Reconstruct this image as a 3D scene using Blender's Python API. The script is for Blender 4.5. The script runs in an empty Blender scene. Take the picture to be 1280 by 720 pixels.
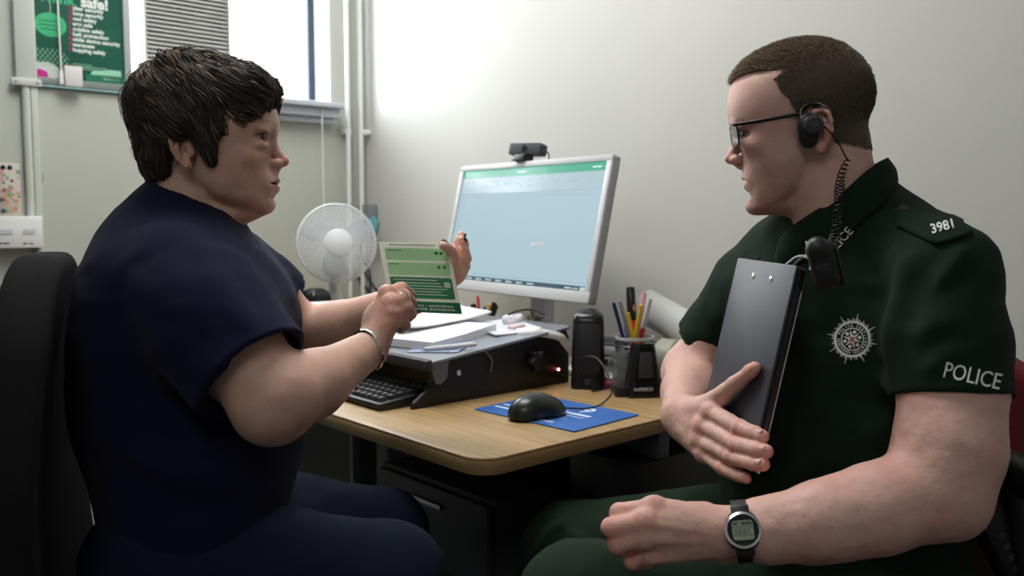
import bpy, bmesh, math, random
import numpy as np
from mathutils import Vector, Matrix, Quaternion
from mathutils.bvhtree import BVHTree

# ------------------------------------------------------------------ camera
SC = bpy.context.scene
COL = SC.collection
F = 1100.0                       # focal length in pixels of a 1280 wide frame
CAMZ = 1.10
PITCH = math.atan(88.0 / F)
cam_data = bpy.data.cameras.new('camera')
cam = bpy.data.objects.new('camera', cam_data)
COL.objects.link(cam)
cam.location = (0, 0, CAMZ)
cam.rotation_euler = (math.pi / 2 - PITCH, 0, 0)
cam_data.sensor_width = 36.0
cam_data.lens = F / 1280.0 * 36.0
cam_data.clip_start = 0.05
cam_data.dof.use_dof = True
cam_data.dof.focus_distance = 1.22
cam_data.dof.aperture_fstop = 5.0
SC.camera = cam

# ------------------------------------------------------------------ world, exposure
W = bpy.data.worlds.new('world')
SC.world = W
W.use_nodes = True
W.node_tree.nodes['Background'].inputs[0].default_value = (0.62, 0.72, 0.85, 1)
W.node_tree.nodes['Background'].inputs[1].default_value = 1.0
SC.view_settings.view_transform = 'Standard'
SC.view_settings.look = 'None'
SC.view_settings.gamma = 1.0
SC.view_settings.exposure = 0.80
SC.view_settings.use_curve_mapping = False
SC.cycles.use_denoising = True
SC.cycles.max_bounces = 6
SC.cycles.diffuse_bounces = 4
SC.cycles.transparent_max_bounces = 12
SC.cycles.caustics_reflective = False
SC.cycles.caustics_refractive = False
SC.cycles.sample_clamp_indirect = 4.0

WINDOW_GLOW = 9.0      # daylight coming through the blinds
DESK_FILL = 8.0     # added, unseen ceiling panel above the desk for fill light
REAR_FILL = 3.2        # added, unseen dimmer panel behind the camera for weaker fill
FILL_PANELS = [(0.8, 1.5, 'added long white fill light panel on the ceiling above the desk'),
         (-0.7, -0.3, 'added long dimmer fill light panel on the ceiling at the rear of the room')]
random.seed(7)

# room axes: U runs along the window wall towards the monitor wall, V runs along the monitor wall to the window
UA = math.radians(42.0)
U = Vector((math.cos(UA), math.sin(UA), 0))
V = Vector((-math.sin(UA), math.cos(UA), 0))
WU = 1.68                       # monitor wall plane: dot(p, U) = WU
WV = 2.64                       # window wall plane: dot(p, V) = WV
ZD = 0.74                       # desk top height

def P(px, py, Y):
    dx = (px - 640.0) / F
    dy = (360.0 - py) / F
    d = Vector((dx, math.cos(PITCH) + dy * math.sin(PITCH), -math.sin(PITCH) + dy * math.cos(PITCH)))
    d *= Y / d.y
    return Vector((d.x, d.y, d.z + CAMZ))

def ray(px, py):
    return (P(px, py, 1.0) - Vector((0, 0, CAMZ))).normalized()

def Pz(px, py, z):               # the point seen at a pixel on the height z
    d = ray(px, py)
    return Vector((0, 0, CAMZ)) + d * ((z - CAMZ) / d.z)

def Pn(px, py, n, c):            # the point seen at a pixel on the plane dot(p, n) = c
    d = ray(px, py)
    o = Vector((0, 0, CAMZ))
    return o + d * ((c - o.dot(n)) / d.dot(n))

def R3(u, v, z):                 # room coordinates
    return U * u + V * v + Vector((0, 0, z))

# ------------------------------------------------------------------ materials
MATS = {}
def mat(name, col=(0.5, 0.5, 0.5), rough=0.6, metal=0.0, noise=0.0, nscale=40.0, bump=0.0, bscale=200.0,
        emit=None, estr=1.0, trans=0.0, alpha=1.0, sss=0.0, attr=None, ior=1.45, spec=0.5, sheen=0.0, stretch=None):
    if name in MATS:
        return MATS[name]
    m = bpy.data.materials.new(name)
    m.use_nodes = True
    nt = m.node_tree
    b = nt.nodes['Principled BSDF']
    b.inputs['Base Color'].default_value = (*col, 1)
    b.inputs['Roughness'].default_value = rough
    b.inputs['Metallic'].default_value = metal
    b.inputs['IOR'].default_value = ior
    b.inputs['Specular IOR Level'].default_value = spec
    if trans: b.inputs['Transmission Weight'].default_value = trans
    if alpha < 1: b.inputs['Alpha'].default_value = alpha
    if sheen:
        b.inputs['Sheen Weight'].default_value = sheen
        b.inputs['Sheen Roughness'].default_value = 0.5
    if sss:
        b.inputs['Subsurface Weight'].default_value = sss
        b.inputs['Subsurface Radius'].default_value = (0.012, 0.004, 0.002)
        b.inputs['Subsurface Scale'].default_value = 1.0
    if emit is not None:
        b.inputs['Emission Color'].default_value = (*emit, 1)
        b.inputs['Emission Strength'].default_value = estr
    tc = nt.nodes.new('ShaderNodeTexCoord')
    src = tc.outputs['Object']
    if stretch:
        mp = nt.nodes.new('ShaderNodeMapping')
        mp.inputs['Scale'].default_value = stretch
        nt.links.new(src, mp.inputs[0]); src = mp.outputs[0]
    base = None
    if attr:
        an = nt.nodes.new('ShaderNodeAttribute'); an.attribute_name = attr
        mx = nt.nodes.new('ShaderNodeMix'); mx.data_type = 'RGBA'; mx.blend_type = 'MULTIPLY'
        mx.inputs[0].default_value = 1.0
        mx.inputs[6].default_value = (*col, 1)
        nt.links.new(an.outputs['Color'], mx.inputs[7])
        base = mx.outputs[2]
    if noise > 0:
        n = nt.nodes.new('ShaderNodeTexNoise'); n.inputs['Scale'].default_value = nscale
        n.inputs['Detail'].default_value = 6.0
        nt.links.new(src, n.inputs['Vector'])
        rp = nt.nodes.new('ShaderNodeMapRange')
        rp.inputs[1].default_value = 0.3; rp.inputs[2].default_value = 0.7
        rp.inputs[3].default_value = 1 - noise; rp.inputs[4].default_value = 1 + noise
        nt.links.new(n.outputs[0], rp.inputs[0])
        mx = nt.nodes.new('ShaderNodeMix'); mx.data_type = 'RGBA'; mx.blend_type = 'MULTIPLY'
        mx.inputs[0].default_value = 1.0
        if base is not None: nt.links.new(base, mx.inputs[6])
        else: mx.inputs[6].default_value = (*col, 1)
        nt.links.new(rp.outputs[0], mx.inputs[7])
        base = mx.outputs[2]
    if base is not None:
        nt.links.new(base, b.inputs['Base Color'])
    if bump > 0:
        n = nt.nodes.new('ShaderNodeTexNoise'); n.inputs['Scale'].default_value = bscale
        n.inputs['Detail'].default_value = 4.0
        nt.links.new(src, n.inputs['Vector'])
        bp = nt.nodes.new('ShaderNodeBump'); bp.inputs['Strength'].default_value = bump
        bp.inputs['Distance'].default_value = 0.002
        nt.links.new(n.outputs[0], bp.inputs['Height'])
        nt.links.new(bp.outputs[0], b.inputs['Normal'])
    MATS[name] = m
    return m

# ------------------------------------------------------------------ object helpers
def tag(o, label=None, cat=None, group=None, kind=None):
    if label: o['label'] = label
    if cat: o['category'] = cat
    if group: o['group'] = group
    if kind: o['kind'] = kind
    return o

def empty(name, loc=(0, 0, 0), label=None, cat=None, group=None, rz=0.0):
    o = bpy.data.objects.new(name, None)
    COL.objects.link(o)
    o.location = loc
    o.rotation_euler = (0, 0, rz)
    o.empty_display_size = 0.05
    return tag(o, label, cat, group)

def link(name, me, m, parent=None, smooth=False):
    o = bpy.data.objects.new(name, me)
    COL.objects.link(o)
    if m is not None:
        for x in (m if isinstance(m, (list, tuple)) else [m]):
            me.materials.append(x)
    if smooth:
        me.shade_smooth()
    if parent is not None:
        o.parent = parent
        o.matrix_parent_inverse = world_of(parent).inverted()
    return o

def world_of(o):
    m = Matrix.LocRotScale(o.location, o.rotation_euler, o.scale)
    if o.parent is not None:
        m = world_of(o.parent) @ o.matrix_parent_inverse @ m
    return m

def pymesh(name, verts, faces):
    me = bpy.data.meshes.new(name)
    me.from_pydata([tuple(v) for v in verts], [], [tuple(f) for f in faces])
    me.update()
    return me

def bm_obj(name, bm, m, parent=None, smooth=False, bevel=0.0, sub=0, segs=2, auto=True):
    me = bpy.data.meshes.new(name)
    bmesh.ops.recalc_face_normals(bm, faces=bm.faces)
    if bevel > 0:
        es = [e for e in bm.edges if len(e.link_faces) == 2 and e.calc_face_angle(0) > math.radians(25)]
        bmesh.ops.bevel(bm, geom=es, offset=bevel, segments=segs, affect='EDGES', profile=0.5, clamp_overlap=True)
    bm.to_mesh(me); bm.free()
    o = link(name, me, m, parent)
    if smooth or bevel > 0:
        me.shade_smooth()
        if auto: me.set_sharp_from_angle(angle=math.radians(42))
    if sub:
        s = o.modifiers.new('s', 'SUBSURF'); s.levels = sub; s.render_levels = sub
    return o

def frame(x, y=None, z=None):
    """3x3 matrix from axes"""
    return Matrix((x, y, z)).transposed()

def add_box(bm, c, hx, hy, hz, rot=None):
    M = Matrix.Translation(c) @ (rot.to_4x4() if rot is not None else Matrix.Identity(4)) @ Matrix.Diagonal((2*hx, 2*hy, 2*hz, 1))
    bmesh.ops.create_cube(bm, size=1.0, matrix=M)

def box(name, c, h, m, parent=None, rot=None, bevel=0.0, segs=2):
    bm = bmesh.new()
    add_box(bm, Vector(c), h[0], h[1], h[2], rot)
    return bm_obj(name, bm, m, parent, bevel=bevel, segs=segs)

RUV = frame(U, V, Vector((0, 0, 1)))   # rotation of room-aligned boxes

def add_lathe(bm, prof, M=Matrix.Identity(4), n=32, cap=True):
    """prof: list of (r, z)"""
    rings = []
    for r, z in prof:
        rings.append([bm.verts.new(M @ Vector((r*math.cos(2*math.pi*i/n), r*math.sin(2*math.pi*i/n), z))) for i in range(n)])
    for a, b in zip(rings, rings[1:]):
        for i in range(n):
            bm.faces.new((a[i], a[(i+1) % n], b[(i+1) % n], b[i]))
    if cap:
        if prof[0][0] > 1e-5: bm.faces.new(rings[0][::-1])
        if prof[-1][0] > 1e-5: bm.faces.new(rings[-1])

def lathe(name, prof, m, parent=None, M=Matrix.Identity(4), n=32, cap=True, smooth=True):
    bm = bmesh.new(); add_lathe(bm, prof, M, n, cap)
    return bm_obj(name, bm, m, parent, smooth=smooth)

def smooth_path(pts, n=6):
    pts = [Vector(p) for p in pts]
    out = []
    for i in range(len(pts) - 1):
        p0 = pts[max(i-1, 0)]; p1 = pts[i]; p2 = pts[i+1]; p3 = pts[min(i+2, len(pts)-1)]
        for k in range(n):
            t = k / n
            out.append(0.5*((2*p1) + (p2-p0)*t + (2*p0-5*p1+4*p2-p3)*t*t + (3*p1-p0-3*p2+p3)*t**3))
    out.append(pts[-1])
    return out

def add_tube(bm, pts, r, n=8, cap=True, flat=None):
    pts = [Vector(p) for p in pts]
    rr = r if isinstance(r, (list, tuple)) else [r]*len(pts)
    rings = []
    t0 = (pts[1]-pts[0]).normalized()
    up = Vector((0, 0, 1)) if abs(t0.z) < 0.9 else Vector((1, 0, 0))
    a = t0.cross(up).normalized()
    for i, p in enumerate(pts):
        t = (pts[min(i+1, len(pts)-1)] - pts[max(i-1, 0)])
        t = t.normalized() if t.length > 1e-9 else t0
        a = (a - t*a.dot(t)).normalized()
        b = t.cross(a)
        fl = flat if flat else 1.0
        rings.append([bm.verts.new(p + (a*math.cos(2*math.pi*k/n) + b*math.sin(2*math.pi*k/n)*fl)*rr[i]) for k in range(n)])
    for A, B in zip(rings, rings[1:]):
        for k in range(n):
            bm.faces.new((A[k], A[(k+1) % n], B[(k+1) % n], B[k]))
    if cap and n > 2:
        bm.faces.new(rings[0][::-1]); bm.faces.new(rings[-1])

def tube(name, pts, r, m, parent=None, n=8):
    bm = bmesh.new(); add_tube(bm, pts, r, n)
    return bm_obj(name, bm, m, parent, smooth=True)

def add_prism(bm, poly, z0, z1, M=Matrix.Identity(4)):
    a = [bm.verts.new(M @ Vector((x, y, z0))) for x, y in poly]
    b = [bm.verts.new(M @ Vector((x, y, z1))) for x, y in poly]
    n = len(poly)
    bm.faces.new(a[::-1]); bm.faces.new(b)
    for i in range(n):
        bm.faces.new((a[i], a[(i+1) % n], b[(i+1) % n], b[i]))

def prism(name, poly, z0, z1, m, parent=None, M=Matrix.Identity(4), bevel=0.0):
    bm = bmesh.new(); add_prism(bm, poly, z0, z1, M)
    return bm_obj(name, bm, m, parent, bevel=bevel)

def plane_frame(o, x, y):
    """4x4 with origin o and axes x,y (normalised), z = x cross y"""
    x = Vector(x).normalized(); z = x.cross(Vector(y)).normalized(); y = z.cross(x)
    M = frame(x, y, z).to_4x4(); M.translation = Vector(o)
    return M

def text_mesh(s, size, bold=0.0, align='LEFT', extrude=0.0, res=3, shear=0.0):
    c = bpy.data.curves.new('t', 'FONT')
    c.body = s; c.size = size; c.offset = bold; c.extrude = extrude; c.align_x = align
    c.resolution_u = res; c.shear = shear
    o = bpy.data.objects.new('t', c)
    COL.objects.link(o)
    bpy.context.view_layer.update()
    dg = bpy.context.evaluated_depsgraph_get()
    me = bpy.data.meshes.new_from_object(o.evaluated_get(dg))
    bpy.data.objects.remove(o); bpy.data.curves.remove(c)
    return me

def texts(name, items, M, m, parent=None, bold=0.0, extrude=0.0002):
    """items: (string, x, y, size[, sx]) in the plane M; one mesh"""
    bm = bmesh.new()
    for it in items:
        s, x, y, size = it[:4]
        sx = it[4] if len(it) > 4 else 1.0
        me = text_mesh(s, size, bold*size, extrude=extrude)
        n0 = len(bm.verts)
        bm.from_mesh(me)
        bm.verts.ensure_lookup_table()
        T = M @ Matrix.Translation((x, y, 0)) @ Matrix.Diagonal((sx, 1, 1, 1))
        for v in bm.verts[n0:]:
            v.co = T @ v.co
        bpy.data.meshes.remove(me)
    me = bpy.data.meshes.new(name); bm.to_mesh(me); bm.free()
    return link(name, me, m, parent)

def quads(name, rects, M, m, parent=None, t=0.0003):
    """rects: (x0,y0,x1,y1) thin raised print patches"""
    bm = bmesh.new()
    for x0, y0, x1, y1 in rects:
        add_prism(bm, [(x0, y0), (x1, y0), (x1, y1), (x0, y1)], 0, t, M)
    return bm_obj(name, bm, m, parent)

def rrect(x0, y0, x1, y1, r, n=5):
    out = []
    for cx, cy, a0 in ((x1-r, y1-r, 0), (x0+r, y1-r, 90), (x0+r, y0+r, 180), (x1-r, y0+r, 270)):
        for k in range(n+1):
            a = math.radians(a0 + 90*k/n)
            out.append((cx + r*math.cos(a), cy + r*math.sin(a)))
    return out
# ------------------------------------------------------------------ implicit surfaces (blended volumes meshed with surface nets)
def A3(v): return np.array([v[0], v[1], v[2]], dtype=np.float64)

_rng = np.random.RandomState(5)
_LAT = _rng.rand(32, 32, 32).astype(np.float32)
def vnoise(p, scale):
    q = p * scale
    i = np.floor(q).astype(int); f = q - i
    f = f*f*(3-2*f)
    out = 0
    for dx in (0, 1):
        for dy in (0, 1):
            for dz in (0, 1):
                w = (f[:, 0] if dx else 1-f[:, 0])*(f[:, 1] if dy else 1-f[:, 1])*(f[:, 2] if dz else 1-f[:, 2])
                out = out + w*_LAT[(i[:, 0]+dx) & 31, (i[:, 1]+dy) & 31, (i[:, 2]+dz) & 31]
    return out*2-1

def smin(a, b, k):
    if k <= 0: return np.minimum(a, b)
    h = np.clip(0.5+0.5*(b-a)/k, 0, 1)
    return b*(1-h)+a*h-k*h*(1-h)
def smax(a, b, k): return -smin(-a, -b, k)

class Field:
    def __init__(s): s.ops = []; s.pts = []
    def _b(s, *pr):
        for c, r in pr: s.pts.append((A3(c), r))
    def add(s, fn, k=0.0, mode='u'): s.ops.append((mode, k, fn)); return s
    def ball(s, c, r, k=0.0, mode='u'):
        c = A3(c)
        if mode == 'u': s._b((c, r))
        return s.add(lambda p: np.linalg.norm(p-c, axis=1)-r, k, mode)
    def ell(s, c, rad, k=0.0, mode='u', rot=None):
        c = A3(c); rad = np.array(rad, float)
        Rm = np.array(rot, float) if rot is not None else None
        if mode == 'u': s._b((c, max(rad)))
        def fn(p):
            q = p-c
            if Rm is not None: q = q @ Rm
            k0 = np.linalg.norm(q/rad, axis=1)
            k1 = np.linalg.norm(q/(rad*rad), axis=1)+1e-9
            return k0*(k0-1)/k1
        return s.add(fn, k, mode)
    def cone(s, a, b, ra, rb, k=0.0, mode='u', sq=None):
        """tapered capsule; sq=(direction, factor) squeezes it along a direction"""
        a = A3(a); b = A3(b); ab = b-a; L = ab@ab+1e-12
        if mode == 'u': s._b((a, ra), (b, rb))
        if sq: sd = A3(Vector(sq[0]).normalized()); sf = 1.0/sq[1]-1.0
        def fn(p):
            q = p-a
            h = np.clip(q@ab/L, 0, 1)
            v = q-h[:, None]*ab
            if sq: v = v + (v@sd)[:, None]*sd*sf
            return np.linalg.norm(v, axis=1)-(ra+(rb-ra)*h)
        return s.add(fn, k, mode)
    def chain(s, pts, rad, k=0.0, k0=None, sq=None):
        for i in range(len(pts)-1):
            s.cone(pts[i], pts[i+1], rad[i], rad[i+1], (k0 if (i == 0 and k0 is not None) else k), sq=sq)
        return s
    def box(s, c, h, r, k=0.0, mode='u', rot=None):
        c = A3(c); h = np.array(h, float)-r
        Rm = np.array(rot, float) if rot is not None else None
        if mode == 'u': s._b((c, float(np.linalg.norm(h))+r))
        def fn(p):
            q = p-c
            if Rm is not None: q = q @ Rm
            q = np.abs(q)-h
            return np.linalg.norm(np.maximum(q, 0), axis=1)+np.minimum(q.max(axis=1), 0)-r
        return s.add(fn, k, mode)
    def cut(s, o, n, k=0.0):
        """remove the half space on the side n"""
        o = A3(o); n = A3(Vector(n).normalized())
        return s.add(lambda p: (p-o)@n, k, 'i')
    def __call__(s, p):
        d = np.full(len(p), 1e3)
        for mode, k, fn in s.ops:
            if mode == 'u': d = smin(d, fn(p), k)
            elif mode == 's': d = smax(d, -fn(p), k)
            elif mode == 'i': d = smax(d, fn(p), k)
            elif mode == 'd': d = d+fn(p)
        return d
    def bounds(s, m):
        lo = np.min([c-r for c, r in s.pts], axis=0)-m
        hi = np.max([c+r for c, r in s.pts], axis=0)+m
        return lo, hi
    def grad(s, p, e):
        g = np.zeros_like(p)
        for a in range(3):
            o = np.zeros(3); o[a] = e
            g[:, a] = s(p+o)-s(p-o)
        return g/(np.linalg.norm(g, axis=1)[:, None]+1e-12)
    def mesh(s, h, lo=None, hi=None, B=12):
        if lo is None: lo, hi = s.bounds(4*h)
        lo = np.array(lo, float); hi = np.array(hi, float)
        nb = np.ceil((hi-lo)/(h*B)).astype(int)+1
        N = nb*B
        D = np.full(N, 1.0, np.float32)
        I = np.stack(np.meshgrid(*[np.arange(n) for n in nb], indexing='ij'), -1).reshape(-1, 3)
        cen = lo+(I*B+(B-1)/2)*h
        dc = s(cen)
        rad = B*h*0.87
        act = np.abs(dc) < rad*1.9+3*h
        for (i, j, k) in I[(~act) & (dc < 0)]:
            D[i*B:(i+1)*B, j*B:(j+1)*B, k*B:(k+1)*B] = -1
        loc = np.stack(np.meshgrid(*[np.arange(B)]*3, indexing='ij'), -1).reshape(-1, 3)
        A = I[act]
        CH = 24
        for c0 in range(0, len(A), CH):
            blk = A[c0:c0+CH]
            g = (blk[:, None, :]*B+loc[None]).reshape(-1, 3)
            d = s(lo+g*h)
            D[g[:, 0], g[:, 1], g[:, 2]] = d
        S = D < 0
        nx, ny, nz = N
        cnt = np.zeros((nx-1, ny-1, nz-1), np.int8)
        offs = [(a, b, c) for a in (0, 1) for b in (0, 1) for c in (0, 1)]
        for a, b, c in offs:
            cnt += S[a:nx-1+a, b:ny-1+b, c:nz-1+c]
        cells = np.argwhere((cnt > 0) & (cnt < 8))
        idx = np.full((nx-1, ny-1, nz-1), -1, np.int32)
        idx[cells[:, 0], cells[:, 1], cells[:, 2]] = np.arange(len(cells))
        vals = {o: D[cells[:, 0]+o[0], cells[:, 1]+o[1], cells[:, 2]+o[2]].astype(float) for o in offs}
        acc = np.zeros((len(cells), 3)); n = np.zeros(len(cells))
        for o in offs:
            for ax in range(3):
                if o[ax] == 0:
                    o2 = list(o); o2[ax] = 1; o2 = tuple(o2)
                    a, b = vals[o], vals[o2]
                    m = (a < 0) != (b < 0)
                    t = np.where(m, a/(a-b+1e-12), 0)
                    pt = np.tile(np.array(o, float), (len(cells), 1)); pt[:, ax] = t
                    acc += pt*m[:, None]; n += m
        vv = lo+(cells+acc/np.maximum(n, 1)[:, None])*h
        faces = []
        for ax in range(3):
            sl0 = [slice(None)]*3; sl1 = [slice(None)]*3
            sl0[ax] = slice(0, -1); sl1[ax] = slice(1, None)
            e = np.argwhere(S[tuple(sl0)] != S[tuple(sl1)])
            b, c = (ax+1) % 3, (ax+2) % 3
            e = e[(e[:, b] > 0) & (e[:, c] > 0) & (e[:, b] < N[b]-1) & (e[:, c] < N[c]-1)]
            db = np.zeros(3, int); db[b] = 1
            dcv = np.zeros(3, int); dcv[c] = 1
            q = [e-db-dcv, e-dcv, e, e-db]
            q = [idx[x[:, 0], x[:, 1], x[:, 2]] for x in q]
            q = np.stack(q, 1)
            flip = ~S[e[:, 0], e[:, 1], e[:, 2]]
            q[flip] = q[flip][:, ::-1]
            faces.append(q)
        faces = np.concatenate(faces)
        faces = faces[(faces >= 0).all(axis=1)]
        return vv, faces

def np_mesh(name, parts, attr=None):
    """parts: list of (verts, quads or tris, colours or None) -> one mesh"""
    me = bpy.data.meshes.new(name)
    nv = sum(len(v) for v, f, c in parts)
    co = np.concatenate([v for v, f, c in parts]).astype(np.float32)
    loops = []; sizes = []; off = 0; cols = []
    for v, f, c in parts:
        loops.append((f+off).reshape(-1)); sizes.append(np.full(len(f), f.shape[1])); off += len(v)
        cols.append(c if c is not None else np.ones((len(v), 3)))
    loops = np.concatenate(loops); sizes = np.concatenate(sizes)
    me.vertices.add(nv); me.vertices.foreach_set('co', co.ravel())
    me.loops.add(len(loops)); me.loops.foreach_set('vertex_index', loops.astype(np.int32))
    me.polygons.add(len(sizes))
    st = np.concatenate([[0], np.cumsum(sizes)[:-1]]).astype(np.int32)
    me.polygons.foreach_set('loop_start', st)
    if attr:
        a = me.color_attributes.new(attr, 'FLOAT_COLOR', 'POINT')
        cc = np.concatenate(cols).astype(np.float32)
        cc = np.concatenate([cc, np.ones((len(cc), 1), np.float32)], 1)
        a.data.foreach_set('color', cc.ravel())
    me.update(calc_edges=True)
    me.shade_smooth()
    return me

def xf(M, v):
    M = np.array(M)
    return v @ M[:3, :3].T + M[:3, 3]

def curve_of(zs, vs):
    """smooth interpolation through knots, returned as a fast table lookup"""
    zs = np.array(zs, float); vs = np.array(vs, float)
    o = np.argsort(zs); zs = zs[o]; vs = vs[o]
    m = np.gradient(vs, zs)
    zz = np.linspace(zs[0], zs[-1], 400)
    i = np.clip(np.searchsorted(zs, zz)-1, 0, len(zs)-2)
    h = zs[i+1]-zs[i]; t = (zz-zs[i])/h
    vv = (2*t**3-3*t**2+1)*vs[i]+(t**3-2*t**2+t)*h*m[i]+(-2*t**3+3*t**2)*vs[i+1]+(t**3-t**2)*h*m[i+1]
    return lambda z: np.interp(z, zz, vv)

def loft_fn(rows, ox, oy, yaw=0.0, n=2.3):
    """rows: (z, back, front, side centre, half width) in a frame turned by yaw at ox, oy"""
    r = np.array(rows, float)
    z0, z1 = r[:, 0].min(), r[:, 0].max()
    b = curve_of(r[:, 0], r[:, 1]); f = curve_of(r[:, 0], r[:, 2]); c = curve_of(r[:, 0], r[:, 3]); w = curve_of(r[:, 0], r[:, 4])
    cs, sn = math.cos(yaw), math.sin(yaw)
    def fn(p):
        x = (p[:, 0]-ox)*cs+(p[:, 1]-oy)*sn
        y = -(p[:, 0]-ox)*sn+(p[:, 1]-oy)*cs
        z = np.clip(p[:, 2], z0, z1)
        bb, ff, cc, ww = b(z), f(z), c(z), w(z)
        ax = (ff-bb)/2; X = x-(ff+bb)/2; Yv = y-cc
        q = (np.abs(X/ax)**n+np.abs(Yv/ww)**n)**(1/n)+1e-9
        d = np.sqrt(X*X+Yv*Yv+1e-12)*(1-1/q)
        d = np.where(q < 0.3, -np.minimum(ax, ww)*0.7, d)
        dz = np.maximum(np.maximum(p[:, 2]-z1, z0-p[:, 2]), 0)
        return np.where(dz > 0, np.sqrt(np.maximum(d, 0)**2+dz**2)+np.minimum(d, 0)*0, d)
    return fn
# ------------------------------------------------------------------ room materials
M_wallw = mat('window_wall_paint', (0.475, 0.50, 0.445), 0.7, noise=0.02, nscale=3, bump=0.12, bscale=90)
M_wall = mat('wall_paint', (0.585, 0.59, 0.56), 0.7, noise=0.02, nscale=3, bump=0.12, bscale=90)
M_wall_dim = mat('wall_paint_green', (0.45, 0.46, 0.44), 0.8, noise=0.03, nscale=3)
M_ceil = mat('ceiling_paint', (0.7, 0.7, 0.68), 0.9)
M_carpet = mat('carpet', (0.035, 0.04, 0.05), 0.95, noise=0.3, nscale=180, bump=0.6, bscale=400)
M_white = mat('white_gloss_paint', (0.78, 0.79, 0.78), 0.35)
M_sash = mat('blue_grey_frame', (0.03, 0.05, 0.085), 0.4)
M_ledge = mat('ledge_paint', (0.50, 0.53, 0.60), 0.4)
M_black = mat('black_plastic', (0.012, 0.012, 0.013), 0.42, bump=0.05, bscale=900)
M_blackg = mat('black_gloss_plastic', (0.010, 0.010, 0.011), 0.22)
M_dark = mat('dark_grey_plastic', (0.035, 0.037, 0.042), 0.5)
M_grey = mat('grey_plastic', (0.22, 0.23, 0.25), 0.45)
M_lgrey = mat('light_grey_plastic', (0.58, 0.59, 0.60), 0.4)
M_paper = mat('paper', (0.80, 0.80, 0.82), 0.8, noise=0.03, nscale=30)
M_chrome = mat('chrome', (0.75, 0.75, 0.76), 0.18, metal=1.0)
M_steel = mat('brushed_steel', (0.5, 0.5, 0.52), 0.35, metal=1.0)

UMIN, VMIN = -1.75, -1.7
HT = 2.55
VW = WV                                    # window wall front plane

def uv_of(p): return (p.dot(U), p.dot(V))

# window opening in the window wall (u range and sill height read off the photograph)
uL = Pn(42, 100, V, VW).dot(U)
uR = Pn(413, 140, V, VW).dot(U)
zS = 1.455
zT = 2.38
T = 0.22
def struct(o): o['kind'] = 'structure'; return o

bm = bmesh.new()
def wall_piece(u0, u1, z0, z1):
    add_box(bm, R3((u0+u1)/2, VW+T/2, (z0+z1)/2), (u1-u0)/2, T/2, (z1-z0)/2, RUV)
wall_piece(UMIN, WU, 0, zS)
wall_piece(UMIN, WU, zT, HT)
wall_piece(UMIN, uL, zS, zT)
wall_piece(uR, WU, zS, zT)
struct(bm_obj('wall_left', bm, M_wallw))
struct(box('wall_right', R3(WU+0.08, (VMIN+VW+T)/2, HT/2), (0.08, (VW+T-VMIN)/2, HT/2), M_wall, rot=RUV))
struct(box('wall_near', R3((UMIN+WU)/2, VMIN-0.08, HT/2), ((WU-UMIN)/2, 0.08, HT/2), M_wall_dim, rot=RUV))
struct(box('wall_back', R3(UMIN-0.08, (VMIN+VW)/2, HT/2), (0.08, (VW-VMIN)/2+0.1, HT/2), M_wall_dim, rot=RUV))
struct(box('floor', R3((UMIN+WU)/2, (VMIN+VW)/2, -0.05), ((WU-UMIN)/2+0.2, (VW-VMIN)/2+0.2, 0.05), M_carpet, rot=RUV))
struct(box('ceiling', R3((UMIN+WU)/2, (VMIN+VW)/2, HT+0.05), ((WU-UMIN)/2+0.2, (VW-VMIN)/2+0.3, 0.05), M_ceil, rot=RUV))
struct(box('baseboard_right', R3(WU-0.008, (VMIN+VW)/2, 0.06), (0.008, (VW-VMIN)/2, 0.06), M_white, rot=RUV))
struct(box('baseboard_left', R3((UMIN+WU)/2, VW-0.008, 0.06), ((WU-UMIN)/2-0.02, 0.008, 0.06), M_white, rot=RUV))

# window: frames, glazing bright with daylight behind closed white blinds
M_pane = mat('daylit_blind', (0.85, 0.86, 0.88), 0.8)
nt = M_pane.node_tree; b = nt.nodes['Principled BSDF']
tc = nt.nodes.new('ShaderNodeTexCoord'); mp = nt.nodes.new('ShaderNodeMapping')
mp.inputs['Rotation'].default_value = (0, 0, -UA)
wv = nt.nodes.new('ShaderNodeTexWave'); wv.inputs['Scale'].default_value = 2.4; wv.bands_direction = 'X'; wv.wave_profile = 'SAW'
rm = nt.nodes.new('ShaderNodeMapRange'); rm.inputs[3].default_value = WINDOW_GLOW*0.82; rm.inputs[4].default_value = WINDOW_GLOW*1.1
nt.links.new(tc.outputs['Object'], mp.inputs[0]); nt.links.new(mp.outputs[0], wv.inputs['Vector'])
nt.links.new(wv.outputs['Fac'], rm.inputs[0]); nt.links.new(rm.outputs[0], b.inputs['Emission Strength'])
b.inputs['Emission Color'].default_value = (0.93, 0.96, 1.0, 1)

win = empty('window_1', R3((uL+uR)/2, VW+0.14, zS))
win['kind'] = 'structure'
uF = Pn(393, 60, V, VW+0.10).dot(U)          # right-hand frame member
box('window_pane', R3((uL+uF)/2, VW+0.165, (zS+zT)/2), ((uF-uL)/2, 0.003, (zT-zS)/2), M_pane, win, RUV)
box('window_frame', R3(uF, VW+0.13, (zS+zT)/2), (0.024, 0.03, (zT-zS)/2), M_sash, win, RUV, 0.003)
box('window_frame', R3((uL+uF)/2, VW+0.13, zS+0.012), ((uF-uL)/2, 0.03, 0.012), M_ledge, win, RUV, 0.003)
box('window_frame', R3((uL+uF)/2, VW+0.13, zT-0.03), ((uF-uL)/2, 0.03, 0.03), M_white, win, RUV, 0.003)
uM = Pn(176, 60, V, VW+0.10).dot(U)
box('window_frame', R3(uM, VW+0.13, (zS+zT)/2), (0.02, 0.03, (zT-zS)/2), M_white, win, RUV, 0.003)
bm = bmesh.new()
add_box(bm, R3((uL+uR)/2, VW+0.08, zS-0.006), (uR-uL)/2+0.002, 0.080, 0.0065, RUV)
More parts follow.
